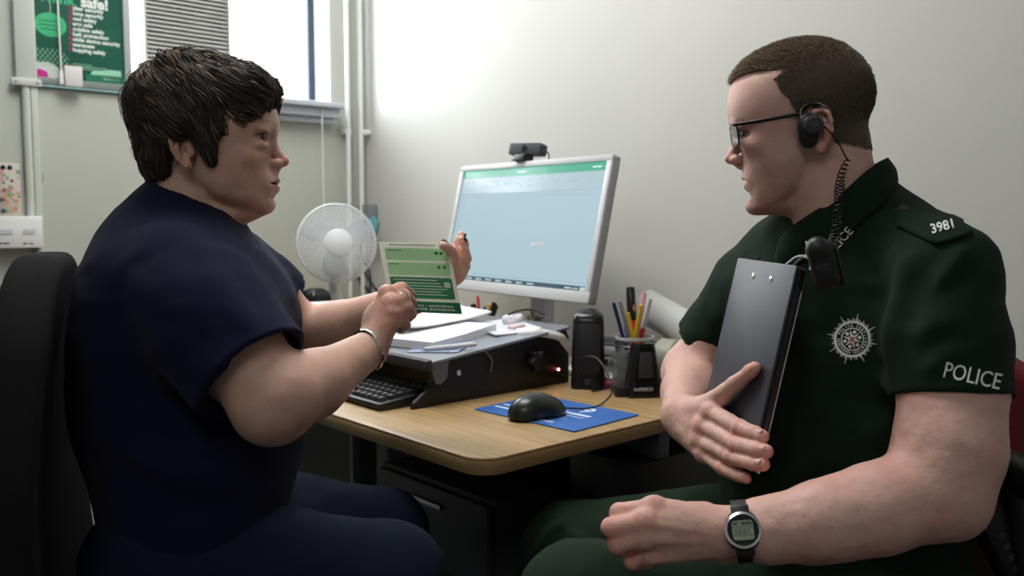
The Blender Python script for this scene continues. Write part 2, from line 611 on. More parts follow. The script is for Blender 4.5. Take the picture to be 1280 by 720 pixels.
struct(bm_obj('trim_1', bm, M_ledge, bevel=0.004))
bm = bmesh.new()
u_a = Pn(300, 130, V, VW-0.03).dot(U)
add_box(bm, R3((u_a+uR)/2, VW-0.04, zS+0.012), (uR-u_a)/2+0.008, 0.045, 0.009, RUV)
add_box(bm, R3((u_a+uR)/2, VW-0.03, zS-0.012), (uR-u_a)/2+0.002, 0.030, 0.014, RUV)
add_box(bm, R3((u_a+uR)/2, VW-0.02, zS-0.036), (uR-u_a)/2+0.005, 0.018, 0.009, RUV)
struct(bm_obj('trim_2', bm, M_ledge, bevel=0.004))

# added ceiling panels, out of view, that give the room fill light
M_fill = mat('fill_diffuser', (0.9, 0.9, 0.9), 0.5, emit=(1.0, 0.98, 0.95), estr=DESK_FILL)
M_fill2 = mat('dim_fill_diffuser', (0.9, 0.9, 0.9), 0.5, emit=(1.0, 0.98, 0.95), estr=REAR_FILL)
for lu, lv, lab in FILL_PANELS:
    fill_root = empty('fill_panel', R3(lu, lv, HT), lab, 'light')
    box('frame', R3(lu, lv, HT-0.01), (0.31, 0.61, 0.01), M_white, fill_root, RUV, 0.003)
    box('diffuser', R3(lu, lv, HT-0.0225), (0.28, 0.58, 0.0025), M_fill if lv > 0 else M_fill2, fill_root, RUV)
# ------------------------------------------------------------------ heads (local millimetres: x forward, y left, z up, origin between the ear canals)
def to_world(O, yaw, tilt=0.0, roll=0.0, s=0.001):
    """tilt > 0 looks up"""
    M = Matrix.Translation(O) @ Matrix.Rotation(yaw, 4, 'Z') @ Matrix.Rotation(-tilt, 4, 'Y') @ Matrix.Rotation(roll, 4, 'X')
    return M @ Matrix.Scale(s, 4)

def head_field(h):
    """h: dictionary of profile measurements"""
    f = Field()
    f.ell((0 if not h['male'] else -5, 0, 46), (91 if not h['male'] else 93, h['cw'], h['ch']), mode='u')
    f.ell((38, 0, 42), (h['fh'], h['cw']-9, 62), k=25)
    # face slices from the chin to the forehead
    rows = h['slices']                                  # z, back, front, widest x, half width
    r = np.array(rows, float)
    F_ = curve_of(r[:, 0], r[:, 2]); B_ = curve_of(r[:, 0], r[:, 1]); XM = curve_of(r[:, 0], r[:, 3]); Wd = curve_of(r[:, 0], r[:, 4])
    z0, z1 = r[:, 0].min(), r[:, 0].max()
    def face(p):
        z = np.clip(p[:, 2], z0, z1)
        xm, w = XM(z), Wd(z)
        X = p[:, 0]-xm
        ax = np.where(X > 0, F_(z)-xm, xm-B_(z))
        n = np.where(X > 0, 2.15, 2.0)
        q = ((np.abs(X)/ax)**n+(np.abs(p[:, 1])/w)**n)**(1/n)+1e-9
        d = np.sqrt(X*X+p[:, 1]**2+1e-9)*(1-1/q)
        d = np.where(q < 0.3, -25, d)
        dz = np.maximum(p[:, 2]-z1, z0-p[:, 2])
        d = smax(d, dz, 10)
        zc, sl = h['jaw']
        under = (zc-sl*(80-p[:, 0]))*-1.0
        # plane under the jaw rising to the jaw angle
        und = (-(p[:, 2])+(h['chinz']+(80-p[:, 0])*sl))/math.sqrt(1+sl*sl)
        return smax(d, und, 12)
    f.add(face, 14); f._b((Vector((40, 0, 0)), 75))
    # cheekbones, jaw muscle, brow
    for s in (-1, 1):
        f.ell((64, s*40, h['cz']), (20, 19, 13), 14)
        f.ell((34, s*50, -22), (26, 10, 28), 14)
        f.ell((88 if not h['male'] else 86, s*22, h['bz']), (9, 17, 6.5), 9)
    f.ell(h['chin'], h['chinr'], 9)
    # neck in untilted axes
    T = Matrix.Rotation(-h['tilt'], 3, 'Y')
    for i, (a, b, ra, rb, k) in enumerate(h['neck']):
        f.cone(T @ Vector(a), T @ Vector(b), ra, rb, k)
    if h.get('sub'):
        for c, rad in h['sub']:
            f.ell(c, rad, 16)
    # eye sockets, balls, lids
    ez, ex = h['ez'], h['ex']
    for s in (-1, 1):
        f.ell((ex+21, s*27, ez-0), (12, 16, 8.5), 12, 's')
        f.ell((ex+13, s*47, ez), (11, 12, 8), 10, 's')
        f.ball((ex, s*31, ez), 13.6, 4)
        f.ell((ex+9, s*34, ez+9.0), (7, 14, 3.4), 7)               # lid fold
        f.ell((ex+6, s*34, ez-12), (9, 14, 5), 9)                # lower bag
        f.ell((ex+13, s*31.5, ez-0.2), (11, 13.5, h.get('open', 4.2)), 1.0, 's')
    # nose
    nx, nz = h['nose']
    bx, bzz = h['bridge']
    nr = h.get('nr', 9.0)
    f.cone((bx-9, 0, bzz), (nx-15, 0, nz+9), 5.8, nr-1.8, 7)
    f.cone((nx-15, 0, nz+9), (nx-nr, 0, nz), nr-1.8, nr, 4)
    for s in (-1, 1):
        f.ell((nx-17, s*(nr+1.2), nz-3.5), (9.5, 5.6, 6.4), 4)
        f.ell((nx-12, s*6.2, nz-11), (6, 3.0, 3.6), 1.5, 's')
        # crease from nose wing to mouth corner
        f.cone((nx-26, s*20, nz-1), (h['mouth'][0]-16, s*32, h['mouth'][1]-6), 0.6, 0.3, 3.2, 's')
    f.cone((nx-14, 0, nz-6), (nx-20, 0, nz-13), 5, 5.5, 4)
    # mouth
    mx, mz = h['mouth']
    f.ell((mx-15, 0, mz), (15, 30, 20), 10)
    for s in (-1, 1):
        f.cone((mx+h['ul']-7, s*3.5, mz+4.8), (mx-15, s*24, mz+0.5), 5.0, 2.0, 2.5)
    f.cone((mx+h['ll']-8, 0, mz-7.2), (mx+h['ll']-8.5, 0, mz-7.2), 6.2, 6.2, 3)
    for s in (-1, 1):
        f.cone((mx+h['ll']-8, s*4, mz-7.0), (mx-15, s*22, mz-1.5), 5.8, 2.0, 3)
    f.ell((mx-6, 0, mz), (16, 23, h.get('gap', 1.3)), 1.2, 's')
    f.ell((mx-6, 0, mz-19), (9, 15, 3.5), 6, 's')
    # ears
    for s in (-1, 1):
        e = h['ear']; E = lambda x, z, y=0: Vector((e[0]+x*e[2], s*(e[1]+y), e[3]+z*e[2]))
        f.ell(E(-6, 5, 3), (14*e[2], 5, 26*e[2]), 5, rot=np.array(Matrix.Rotation(s*0.30, 3, 'Z')))
        f.chain([E(6, 4, 4), E(9, 14, 4), E(8, 26, 6), E(0, 33, 9), E(-11, 34, 12), E(-19, 27, 14), E(-21, 14, 15), E(-19, 1, 13), E(-12, -12, 10), E(-5, -20, 7)],
                [2.6, 3.0, 3.3, 3.5, 3.6, 3.6, 3.4, 3.2, 3.2, 3.6], 2.0)
        f.ell(E(-1, -21, 6), (7, 4.5, 8), 4)
        f.ell(E(-8, 18, 14), (8*e[2], 6, 11*e[2]), 2.5, 's')
        f.ell(E(-3, -2, 13), (7.5*e[2], 9, 9*e[2]), 2.5, 's')
        f.chain([E(-2, 22, 10), E(-12, 16, 12.5), E(-13, 4, 12), E(-9, -8, 10)], [2, 2.4, 2.6, 2.4], 2.5)
        f.ell(E(7, -1, 4), (5, 4.5, 6), 3)
    return f

def head_tint(h, v):
    c = np.ones((len(v), 3))
    x, y, z = v[:, 0], v[:, 1], v[:, 2]
    def mixin(w, col):
        w = np.clip(w, 0, 1)[:, None]
        c[:] = c*(1-w)+c*np.array(col)*w
    n = vnoise(v, 0.05)*0.5+vnoise(v, 0.11)*0.3
    # warm cheeks, nose, ears
    mixin(np.exp(-(((x-72)/24)**2+((np.abs(y)-42)/20)**2+((z+14)/20)**2))*(0.5+n), h['blush'])
    mixin(np.exp(-(((x-h['nose'][0]+6)/14)**2+(y/14)**2+((z-h['nose'][1])/12)**2))*0.8, h['blush'])
    e = h['ear']
    mixin(np.clip((np.abs(y)-e[1]-4)/6, 0, 1)*np.exp(-(((x-e[0]+5)/20)**2+((z-e[3]-5)/30)**4))*0.7, h['blush'])
    mixin(0.25*(n > 0)*n, h['blush'])
    # lips
    mx, mz = h['mouth']
    yy = np.abs(y)/24
    up = mz+1+8.5*np.clip(1-yy**1.6, 0, 1)-1.5*np.exp(-(y/3)**2); lo = mz-1-13*np.clip(1-yy**2, 0, 1)
    w = np.clip((up-z)/1.6, 0, 1)*np.clip((z-lo)/1.8, 0, 1)*(np.abs(y) < 25)*(x > mx-22)
    mixin(w*0.9, h['lip'])
    # inside of the mouth slit
    mixin(np.clip((mx-10-x)/4, 0, 1)*(np.abs(z-mz) < 3)*(np.abs(y) < 21)*(x > mx-24), (0.25, 0.12, 0.12))
    # eyebrows
    by = np.abs(y); bc = h['brow']+4.0*np.sin(np.clip((by-10)/44, 0, 1)*math.pi*0.72)-2*np.clip((by-40)/15, 0, 1)
    w = np.exp(-((z-bc)/(3.2-1.4*np.clip((by-12)/44, 0, 1)))**2)*(by > 9)*(by < 54)*(x > 50)
    mixin(w*h['browk']*(0.8+0.4*vnoise(v, 0.8)), h['browc'])
    # lash line
    ez, ex = h['ez'], h['ex']
    for s in (-1, 1):
        q = np.sqrt(((y-s*31.5)/13.2)**2+((z-ez+0.2)/(h.get('open', 4.2)+0.9))**2)
        mixin(np.exp(-((q-1.0)/0.13)**2)*(x > ex)*np.where(z > ez, 0.95, 0.4), (0.16, 0.10, 0.09))
        q2 = ((y-s*33)/20)**2+((z-ez+5)/12)**2
        mixin(np.exp(-q2)*0.28*(x > 60), (0.72, 0.62, 0.66))
    # beard shadow
    if h['male']:
        wz = np.clip((h['mouth'][1]+24-z-np.abs(x-60)*0.10)/22, 0, 1)*np.clip((z+135)/18, 0, 1)*np.clip((x-5)/22, 0, 1)
        lipw = np.exp(-(((z-mz)/9)**2+(y/26)**2))
        wz = wz*(1-lipw)*(0.75+0.35*vnoise(v, 0.7)+0.25*vnoise(v, 0.25))
        mixin(wz*0.55, (0.62, 0.52, 0.48))
    return c

WOMAN = dict(male=False, cw=71, ch=82, fh=59, tilt=0.0,
    slices=[(-86, 40, 76, 62, 16), (-79, 36, 86, 58, 28), (-70, 20, 91, 48, 41), (-61, 8, 92, 38, 51), (-48, 0, 92, 30, 57), (-34, -8, 93, 26, 62),
            (-18, -10, 93, 24, 66), (0, -10, 91, 24, 68), (14, -10, 90, 24, 69), (25, -10, 93, 24, 69), (38, -10, 97, 22, 69), (52, -10, 96, 20, 68), (72, -10, 86, 15, 64)],
    jaw=(0, 0.30), chinz=-84, cz=-6, bz=36, chin=(81, 0, -71), chinr=(14, 17, 12),
    neck=[((-20, 0, -20), (-24, 0, -75), 48, 51, 20), ((-24, 0, -75), (-36, 0, -150), 51, 60, 15)],
    sub=[((34, 0, -82), (38, 34, 17)), ((8, 0, -88), (38, 46, 20))],
    ez=22, ex=78, nose=(116, -9), bridge=(99, 24), mouth=(101, -41), ul=3.8, ll=1.8, gap=2.0, open=5.6, nr=7.6,
    ear=(-4, 64, 0.84, -1), blush=(1.08, 0.78, 0.74), lip=(0.92, 0.62, 0.60), brow=39, browk=0.7, browc=(0.45, 0.36, 0.30))
MAN = dict(male=True, cw=74, ch=77, fh=56, tilt=math.radians(10),
    slices=[(-108, 40, 72, 60, 18), (-98, 34, 86, 56, 34), (-86, 18, 87, 46, 46), (-74, 6, 87, 38, 53), (-60, -2, 87, 30, 58), (-44, -8, 88, 26, 62),
            (-26, -10, 88, 24, 65), (-10, -10, 87, 24, 67), (6, -10, 87, 24, 69), (18, -10, 90, 24, 70), (30, -10, 92, 22, 71), (50, -10, 88, 20, 70), (72, -10, 78, 15, 67)],
    jaw=(0, 0.28), chinz=-105, cz=-10, bz=24, chin=(80, 0, -91), chinr=(14, 19, 13),
    neck=[((-34, 0, -20), (-42, 0, -90), 52, 57, 18), ((-42, 0, -90), (-60, 0, -175), 57, 66, 14)],
    sub=[((34, 0, -96), (34, 34, 16))],
    ez=9, ex=71, nose=(112, -18), bridge=(93, 12), mouth=(91, -55), ul=4.0, ll=1.0, gap=4.4, open=5.0, nr=8.0,
    ear=(-14, 66, 0.86, -13), blush=(1.05, 0.74, 0.72), lip=(0.92, 0.60, 0.60), brow=25, browk=0.75, browc=(0.42, 0.31, 0.24))

W_HEAD = to_world(Vector((-0.429, 1.24, 1.188)), math.radians(4))
M_HEAD = to_world(Vector((0.407, 1.24, 1.220)), math.radians(180-17), math.radians(-10))

M_skinw = mat('skin_woman', (0.58, 0.365, 0.285), 0.48, noise=0.07, nscale=55, bump=0.35, bscale=420, sss=0.12, attr='tint', spec=0.4)
M_skinm = mat('skin_man', (0.62, 0.39, 0.325), 0.50, noise=0.07, nscale=45, bump=0.30, bscale=420, sss=0.12, attr='tint', spec=0.35)
M_eye = mat('eye_white', (0.42, 0.38, 0.36), 0.15)
M_iris = mat('iris', (0.05, 0.05, 0.04), 0.1)
M_pupil = mat('pupil', (0.005, 0.005, 0.005), 0.1)
M_teeth = mat('teeth', (0.66, 0.62, 0.54), 0.25)

def head_mesh(h, M, vox=1.7):
    f = head_field(h)
    lo = (-105, -92, -165); hi = (128, 92, 140)
    v, q = f.mesh(vox, lo, hi)
    # open bottom of the neck stays under the collar
    col = head_tint(h, v)
    return xf(M, v), q, col

def teeth(h, M, parent):
    f = Field(); mx, mz = h['mouth']
    f.ell((mx-19, 0, mz+2.5), (15, 19, 3.2))
    v, q = f.mesh(1.2)
    link('teeth', np_mesh('teeth', [(xf(M, v), q, None)]), M_teeth, parent)
def eyes(h, M, parent, look=0.0):
    for s in (-1, 1):
        c = Vector((h['ex'], s*31, h['ez']))
        bm = bmesh.new()
        bmesh.ops.create_uvsphere(bm, u_segments=24, v_segments=16, radius=12.5, matrix=M @ Matrix.Translation(c))
        e = bm_obj('eye', bm, M_eye, parent, smooth=True)
        R = Matrix.Rotation(look, 4, 'Z') @ Matrix.Rotation(math.pi/2, 4, 'Y')
        lathe('iris', [(0, 12.9), (2.4, 12.75), (6.0, 11.3), (6.6, 10.6)], M_iris, e, M @ Matrix.Translation(c) @ R, 24, cap=False)
        lathe('pupil', [(0, 13.1), (2.3, 12.9), (2.4, 12.6)], M_pupil, e, M @ Matrix.Translation(c) @ R, 20, cap=False)
# ------------------------------------------------------------------ hair
def strands(M, field, roots, flow, length, lift, rad, col, seg=7, keep=None, seed=1, vox=1.5, follow=True, sides=3):
    """tapered strands that follow the surface of a field; everything in local millimetres"""
    rng = np.random.RandomState(seed)
    n = len(roots)
    p = roots.copy()
    L = length(roots, rng)/seg
    pts = [p.copy()]; alive = np.ones(n, bool); lens = np.zeros(n)
    hl = lift(roots, rng)
    for k in range(seg):
        g = field.grad(p, 1.0)
        d = flow(p, rng, roots)
        d = d-(d*g).sum(1)[:, None]*g*(1.0 if follow else 0.0)
        d /= np.linalg.norm(d, axis=1)[:, None]+1e-9
        q = p+d*L[:, None]
        if follow:
            t = (k+1)/seg
            target = hl*np.sin(math.pi*min(t*0.85+0.05, 1))*1.0
            q = q-(field(q)-target)[:, None]*field.grad(q, 1.0)*0.8
        if keep is not None:
            alive &= keep(q)
        q = np.where(alive[:, None], q, p)
        p = q
        pts.append(p.copy())
    pts = np.stack(pts, 1)                      # n, seg+1, 3
    tan = np.gradient(pts, axis=1)
    tl = np.linalg.norm(tan, axis=2, keepdims=True)
    tan = np.where(tl > 1e-6, tan/np.maximum(tl, 1e-6), np.array([0, 0, -1.0]))
    a = np.cross(tan, rng.randn(n, 1, 3)); a /= np.linalg.norm(a, axis=2, keepdims=True)+1e-9
    b = np.cross(tan, a)
    tt = np.linspace(0, 1, seg+1)
    rr = rad(roots, rng)[:, None]*(np.sin(np.pi*(0.25+0.75*tt))**0.8+0.06)[None, :]
    rings = []
    for s in range(sides):
        w = 2*math.pi*s/sides
        rings.append(pts+(a*math.cos(w)+b*math.sin(w))*rr[:, :, None])
    V3 = np.stack(rings, 2)                     # n, seg+1, sides, 3
    base = (np.arange(n)*(seg+1)*sides)[:, None, None]
    i = np.arange(seg)[None, :, None]*sides; s = np.arange(sides)[None, None, :]; s2 = (s+1) % sides
    q = np.stack([base+i+s, base+i+s2, base+i+sides+s2, base+i+sides+s], -1).reshape(-1, 4)
    c = col(roots, rng)
    C = np.repeat(c, (seg+1)*sides, axis=0)
    return xf(M, V3.reshape(-1, 3)), q, C

def sample_on(v, q, n, rng, mask):
    tri = np.concatenate([q[:, :3], q[:, [0, 2, 3]]])
    A, B, C = v[tri[:, 0]], v[tri[:, 1]], v[tri[:, 2]]
    ar = np.linalg.norm(np.cross(B-A, C-A), axis=1)
    ar = ar*mask((A+B+C)/3)
    t = rng.choice(len(tri), n, p=ar/ar.sum())
    u = rng.rand(n, 1); w = rng.rand(n, 1); f = u+w > 1
    u = np.where(f, 1-u, u); w = np.where(f, 1-w, w)
    return A[t]+(B[t]-A[t])*u+(C[t]-A[t])*w

M_hairw = mat('dark_brown_hair', (0.052, 0.038, 0.030), 0.55, attr='tint', spec=0.35)
M_hairm = mat('short_brown_hair', (0.135, 0.098, 0.069), 0.6, attr='tint', spec=0.3)

# the woman's layered crop
_lx = [-140, -34, -29, -20, 2, 7, 12, 30, 35, 38, 44, 64, 82, 97, 106, 130]
_lz = [-40, -40, -10, 18, 23, 14, -6, -16, -12, 18, 24, 30, 46, 64, 84, 94]
def L_w(x): return np.interp(x, _lx, _lz)
def woman_hair_field(grow=0.0):
    f = Field()
    g = grow
    f.ell((-2, 0, 56), (92+g, 77+g, 77+g))
    f.ell((-46, 0, 70), (50+g, 66+g, 54+g), 12)
    f.ell((-40, 0, 4), (42+g, 58+g, 56+g), 14)
    f.ell((54, 0, 82), (46+g, 58+g, 38+g), 14)
    f.ell((42, 0, 50), (59+g, 63+g, 46+g), 8)
    for s in (-1, 1):
        f.ell((20, s*62, 20), (24+g, 16+g, 46+g), 10)
        f.ell((-14, s*70, 40), (32+g, 15+g, 30+g), 10)
    f.ell((-26, 0, 118), (38+g, 44+g, 17+g), 14)
    f.add(lambda p: 2.2*vnoise(p, 0.045)+1.2*vnoise(p, 0.11), 0, 'd')
    return f
def woman_hair():
    hf = woman_hair_field()
    cut = woman_hair_field(-1.0)
    cut.add(lambda p: (L_w(p[:, 0])-p[:, 2])*0.55, 5, 'i')
    v, q = cut.mesh(2.5, (-140, -100, -60), (125, 100, 170))
    cap = (xf(W_HEAD, v), q, np.full((len(v), 3), 0.8))
    hv, hq = hf.mesh(4.0, (-140, -100, -70), (125, 100, 170))
    rng = np.random.RandomState(3)
    keepf = lambda p: p[:, 2] > L_w(p[:, 0])-7+5*vnoise(p, 0.09)
    roots = sample_on(hv, hq, 15000, rng, lambda c: (c[:, 2] > L_w(c[:, 0])+3).astype(float))
    crown = np.array([-56, -8, 128.0])
    def flow(p, rng, roots):
        d = p-crown
        d[:, 2] *= 0.5
        r = np.linalg.norm(d, axis=1)[:, None]+1
        d = d/r
        d[:, 2] -= 0.35+0.6*np.clip((60-p[:, 2])/60, 0, 1)
        front = np.clip((p[:, 0]-0)/50, 0, 1)*np.clip((p[:, 2]-40)/40, 0, 1)
        d[:, 0] += 0.9*front+0.25
        d[:, 1] -= 0.25*front
        back = np.clip((-p[:, 0]-60)/40, 0, 1)
        d[:, 0] += -0.1*back
        k = 0.024
        d[:, 0] += 0.75*vnoise(p+11, k)+0.5*vnoise(roots, 0.09)
        d[:, 1] += 0.75*vnoise(p+47, k)+0.5*vnoise(roots+31, 0.09)
        d[:, 2] += 0.5*vnoise(p+83, k)+0.35*vnoise(roots+77, 0.09)
        return d
    ln = lambda r, g: 30+34*g.rand(len(r))
    lf = lambda r, g: 1.5+3.5*g.rand(len(r))+4.5*np.clip(vnoise(r, 0.06), -0.3, 1)+4*(g.rand(len(r)) > 0.93)
    rd = lambda r, g: 0.38+0.50*g.rand(len(r))
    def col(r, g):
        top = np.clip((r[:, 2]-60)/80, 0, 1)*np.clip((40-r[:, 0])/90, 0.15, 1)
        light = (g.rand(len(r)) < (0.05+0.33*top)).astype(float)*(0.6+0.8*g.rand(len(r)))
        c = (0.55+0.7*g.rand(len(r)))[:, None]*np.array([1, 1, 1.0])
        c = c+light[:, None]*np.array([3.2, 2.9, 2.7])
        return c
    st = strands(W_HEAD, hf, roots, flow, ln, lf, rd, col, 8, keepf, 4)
    # loose wisps that break the outline
    roots2 = sample_on(hv, hq, 260, rng, lambda c: ((c[:, 2] > 60) | (c[:, 0] < -70)).astype(float)*(c[:, 2] > L_w(c[:, 0])+8))
    st2 = strands(W_HEAD, hf, roots2, flow, ln, lambda r, g: 7+6*g.rand(len(r)), lambda r, g: 0.3+0.3*g.rand(len(r)), col, 8, keepf, 9)
    return np_mesh('hair', [cap, st, st2], 'tint')

# the man's short back and sides
def man_mask(p):
    x, y, z = p[:, 0], np.abs(p[:, 1]), p[:, 2]
    XB = np.interp(z, [-14, 0, 20, 34, 50, 66, 78, 84, 92], [6, 7, 7, 12, 22, 26, 34, 70, 86])-np.clip((y-30)/40, 0, 1)*np.clip((z-70)/14, 0, 1)*42
    front = np.clip((XB-x)/4+0.5, 0, 1)
    lowz = np.interp(x, [-110, -70, -34, -28, -10, 2, 8], [-44, -38, -26, 10, 26, 10, -14])
    low = np.clip((z-lowz)/6+0.5, 0, 1)
    near_ear = np.clip((y-45)/8, 0, 1)
    low = np.where(x > -34, low*near_ear+(1-near_ear)*np.clip((z-20)/5, 0, 1), low)
    e = MAN['ear']
    inear = (z < e[3]+36*e[2])*(x < e[0]+16)*(x > e[0]-26)*(y > e[1]+6.5)*(z > e[3]-30)
    return front*low*(1-inear)
def man_hair(v_local, q):
    f = head_field(MAN)
    rng = np.random.RandomState(8)
    mk = man_mask
    roots = sample_on(v_local, q, 24000, rng, lambda c: mk(c)**1.5)
    top = lambda r: np.clip((r[:, 2]-62)/34, 0, 1)
    def flow(p, rng, roots):
        g = f.grad(p, 1.5)
        d = np.zeros_like(p)
        t = top(p)
        d[:, 0] = 0.35+0.75*t; d[:, 2] = -0.55*(1-t)+0.1*t-0.7*np.clip((p[:, 0]-55)/25, 0, 1)
        d += g*(0.42+0.35*t)[:, None]
        d += 0.16*rng.randn(*p.shape)
        return d
    ln = lambda r, g: (5.0+7*top(r)+1*np.clip((r[:, 0]-50)/25, 0, 1)+4*np.clip((-r[:, 0]-50)/40, 0, 1)*np.clip((r[:, 2]-0)/40, 0, 1))*(0.7+0.5*g.rand(len(r)))
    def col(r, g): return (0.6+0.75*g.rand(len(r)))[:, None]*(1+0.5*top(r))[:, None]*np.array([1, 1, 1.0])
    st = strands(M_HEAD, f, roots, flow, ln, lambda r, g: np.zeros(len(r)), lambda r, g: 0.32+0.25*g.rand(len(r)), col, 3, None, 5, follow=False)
    # cropped underlayer hugging the scalp
    shell = v_local+f.grad(v_local, 1.5)*np.clip(2.2*mk(v_local)*(0.6+0.8*top(v_local))-0.25, -0.25, 6)[:, None]
    m = mk(v_local) > 0.25
    qs = q[m[q].all(axis=1)]
    used = np.unique(qs); remap = np.zeros(len(v_local), int); remap[used] = np.arange(len(used))
    cap = (xf(M_HEAD, shell[used]), remap[qs], np.full((len(used), 3), 0.75))
    return np_mesh('hair', [cap, st], 'tint')
# ------------------------------------------------------------------ bodies, clothes and hands (world metres)
def join_tint(parts): return np_mesh('body', parts, 'tint')

def skin_col(v, base=1.0, red=(1.06, 0.80, 0.78), k=30.0):
    n = vnoise(v, k)*0.5+vnoise(v+3, k*2.3)*0.3
    w = np.clip(n*0.35+0.10, 0, 0.4)[:, None]
    return (np.ones((len(v), 3))*(1-w)+np.array(red)*w)*base

def redden(c, v, spots, r=0.012, red=(1.05, 0.70, 0.68), k=0.6):
    for s in spots:
        w = (np.exp(-((v-A3(s))**2).sum(1)/(r*r))*k)[:, None]
        c[:] = c*(1-w)+c*np.array(red)*w
    return c

def finger(f, pts, r0, r1, k=0.0022, k0=0.006):
    n = len(pts)
    rad = [r0+(r1-r0)*i/(n-1) for i in range(n)]
    rad[1] *= 1.04
    f.chain(pts, rad, k, k0)

class H:            # keeps the hand points
    pass

# ---- woman, near (right) arm
def w_near_arm():
    f = Field()
    S = P(236, 378, 1.085); E = P(345, 497, 1.03); Wr = P(461, 437, 1.185)
    f.chain([S, P(290, 435, 1.052), E], [0.050, 0.055, 0.047], 0.02)
    f.chain([E, P(392, 480, 1.09), Wr], [0.045, 0.038, 0.0255], 0.025)
    f.ball(P(337, 512, 1.03), 0.040, 0.02)
    back = (Wr-P(486, 372, 1.20)).normalized()
    mc = [P(484, 367, 1.215), P(489, 379, 1.20), P(490, 392, 1.193), P(487, 405, 1.19)]
    w0 = [P(458, 430, 1.195), P(461, 433, 1.187), P(464, 436, 1.183), P(467, 440, 1.182)]
    for a, b in zip(w0, mc):
        f.cone(a, b, 0.0150, 0.0115, 0.010)
    f.ell(P(470, 405, 1.215), (0.020, 0.018, 0.028), 0.012)
    pip = [P(502, 361, 1.250), P(506, 371, 1.237), P(508, 384, 1.230), P(503, 399, 1.222)]
    dip = [P(511, 369, 1.272), P(514, 379, 1.262), P(514, 392, 1.255), P(507, 406, 1.245)]
    tip = [P(506, 377, 1.283), P(508, 387, 1.277), P(507, 399, 1.272), P(501, 411, 1.262)]
    for m_, p_, d_, t_, r in zip(mc, pip, dip, tip, (0.0092, 0.0092, 0.0088, 0.0078)):
        finger(f, [m_, p_, d_, t_], r+0.0012, r-0.0010)
        f.ball(m_, r+0.0022, 0.005)
    # thumb on the far side of the leaflet
    f.chain([P(466, 418, 1.22), P(474, 392, 1.275), P(488, 378, 1.315), P(503, 372, 1.323)], [0.014, 0.0115, 0.0098, 0.0085], 0.004, 0.01)
    # tendons and wrinkles of the wrist
    for a, b in zip(w0, mc):
        n = (b-a).normalized().cross(Vector((1, 0, 0.4))).normalized()
        f.cone(a+Vector((-0.002, -0.0115, 0.004)), b+Vector((-0.001, -0.0085, 0.003)), 0.0022, 0.0030, 0.003)
    f.add(lambda p: 0.0004*vnoise(p, 260)*np.clip((p[:, 0]+0.20)/0.03, 0, 1)+0.0005*vnoise(p+5, 60), 0, 'd')
    v, q = f.mesh(0.0021)
    c = skin_col(v, red=(1.05, 0.82, 0.80))
    redden(c, v, mc+pip, 0.014)
    return v, q, c, (S, E, Wr, pip, mc)

def w_far_arm():
    f = Field()
    S = P(300, 335, 1.42); E = P(376, 417, 1.46); Wr = P(538, 366, 1.41)
    f.chain([S, E], [0.055, 0.042], 0.02)
    f.chain([E, P(420, 407, 1.455), Wr], [0.040, 0.037, 0.024], 0.02)
    pc = P(566, 340, 1.37)
    f.cone(Wr, pc, 0.021, 0.020, 0.012)
    f.ell(P(569, 336, 1.365), (0.017, 0.014, 0.024), 0.008)
    fr = [[P(569, 326, 1.36), P(569, 311, 1.355), P(573, 301, 1.352), P(577, 293, 1.35)],
          [P(575, 328, 1.365), P(581, 314, 1.36), P(581, 304, 1.355), P(577, 299, 1.345)],
          [P(578, 335, 1.37), P(584, 323, 1.362), P(582, 314, 1.352), P(577, 310, 1.345)],
          [P(578, 342, 1.375), P(583, 333, 1.366), P(580, 326, 1.357), P(575, 323, 1.35)]]
    for pts, r in zip(fr, (0.0078, 0.0080, 0.0076, 0.0068)):
        finger(f, pts, r, r-0.0022, 0.0015, 0.004)
    th = [P(566, 336, 1.35), P(567, 320, 1.325), P(563, 312, 1.29), P(555, 307, 1.262)]
    f.chain(th, [0.013, 0.0095, 0.0085, 0.0072], 0.002, 0.008)
    v, q = f.mesh(0.0020)
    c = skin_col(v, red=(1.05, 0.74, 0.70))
    c *= np.where((v[:, 0] > (545-640)/F*1.3)[:, None], np.array([1.65, 1.75, 1.85]), 1.0)  # shaded far hand brightened in its colour, in place of light
    return v, q, c, (S, E, Wr, fr, th)

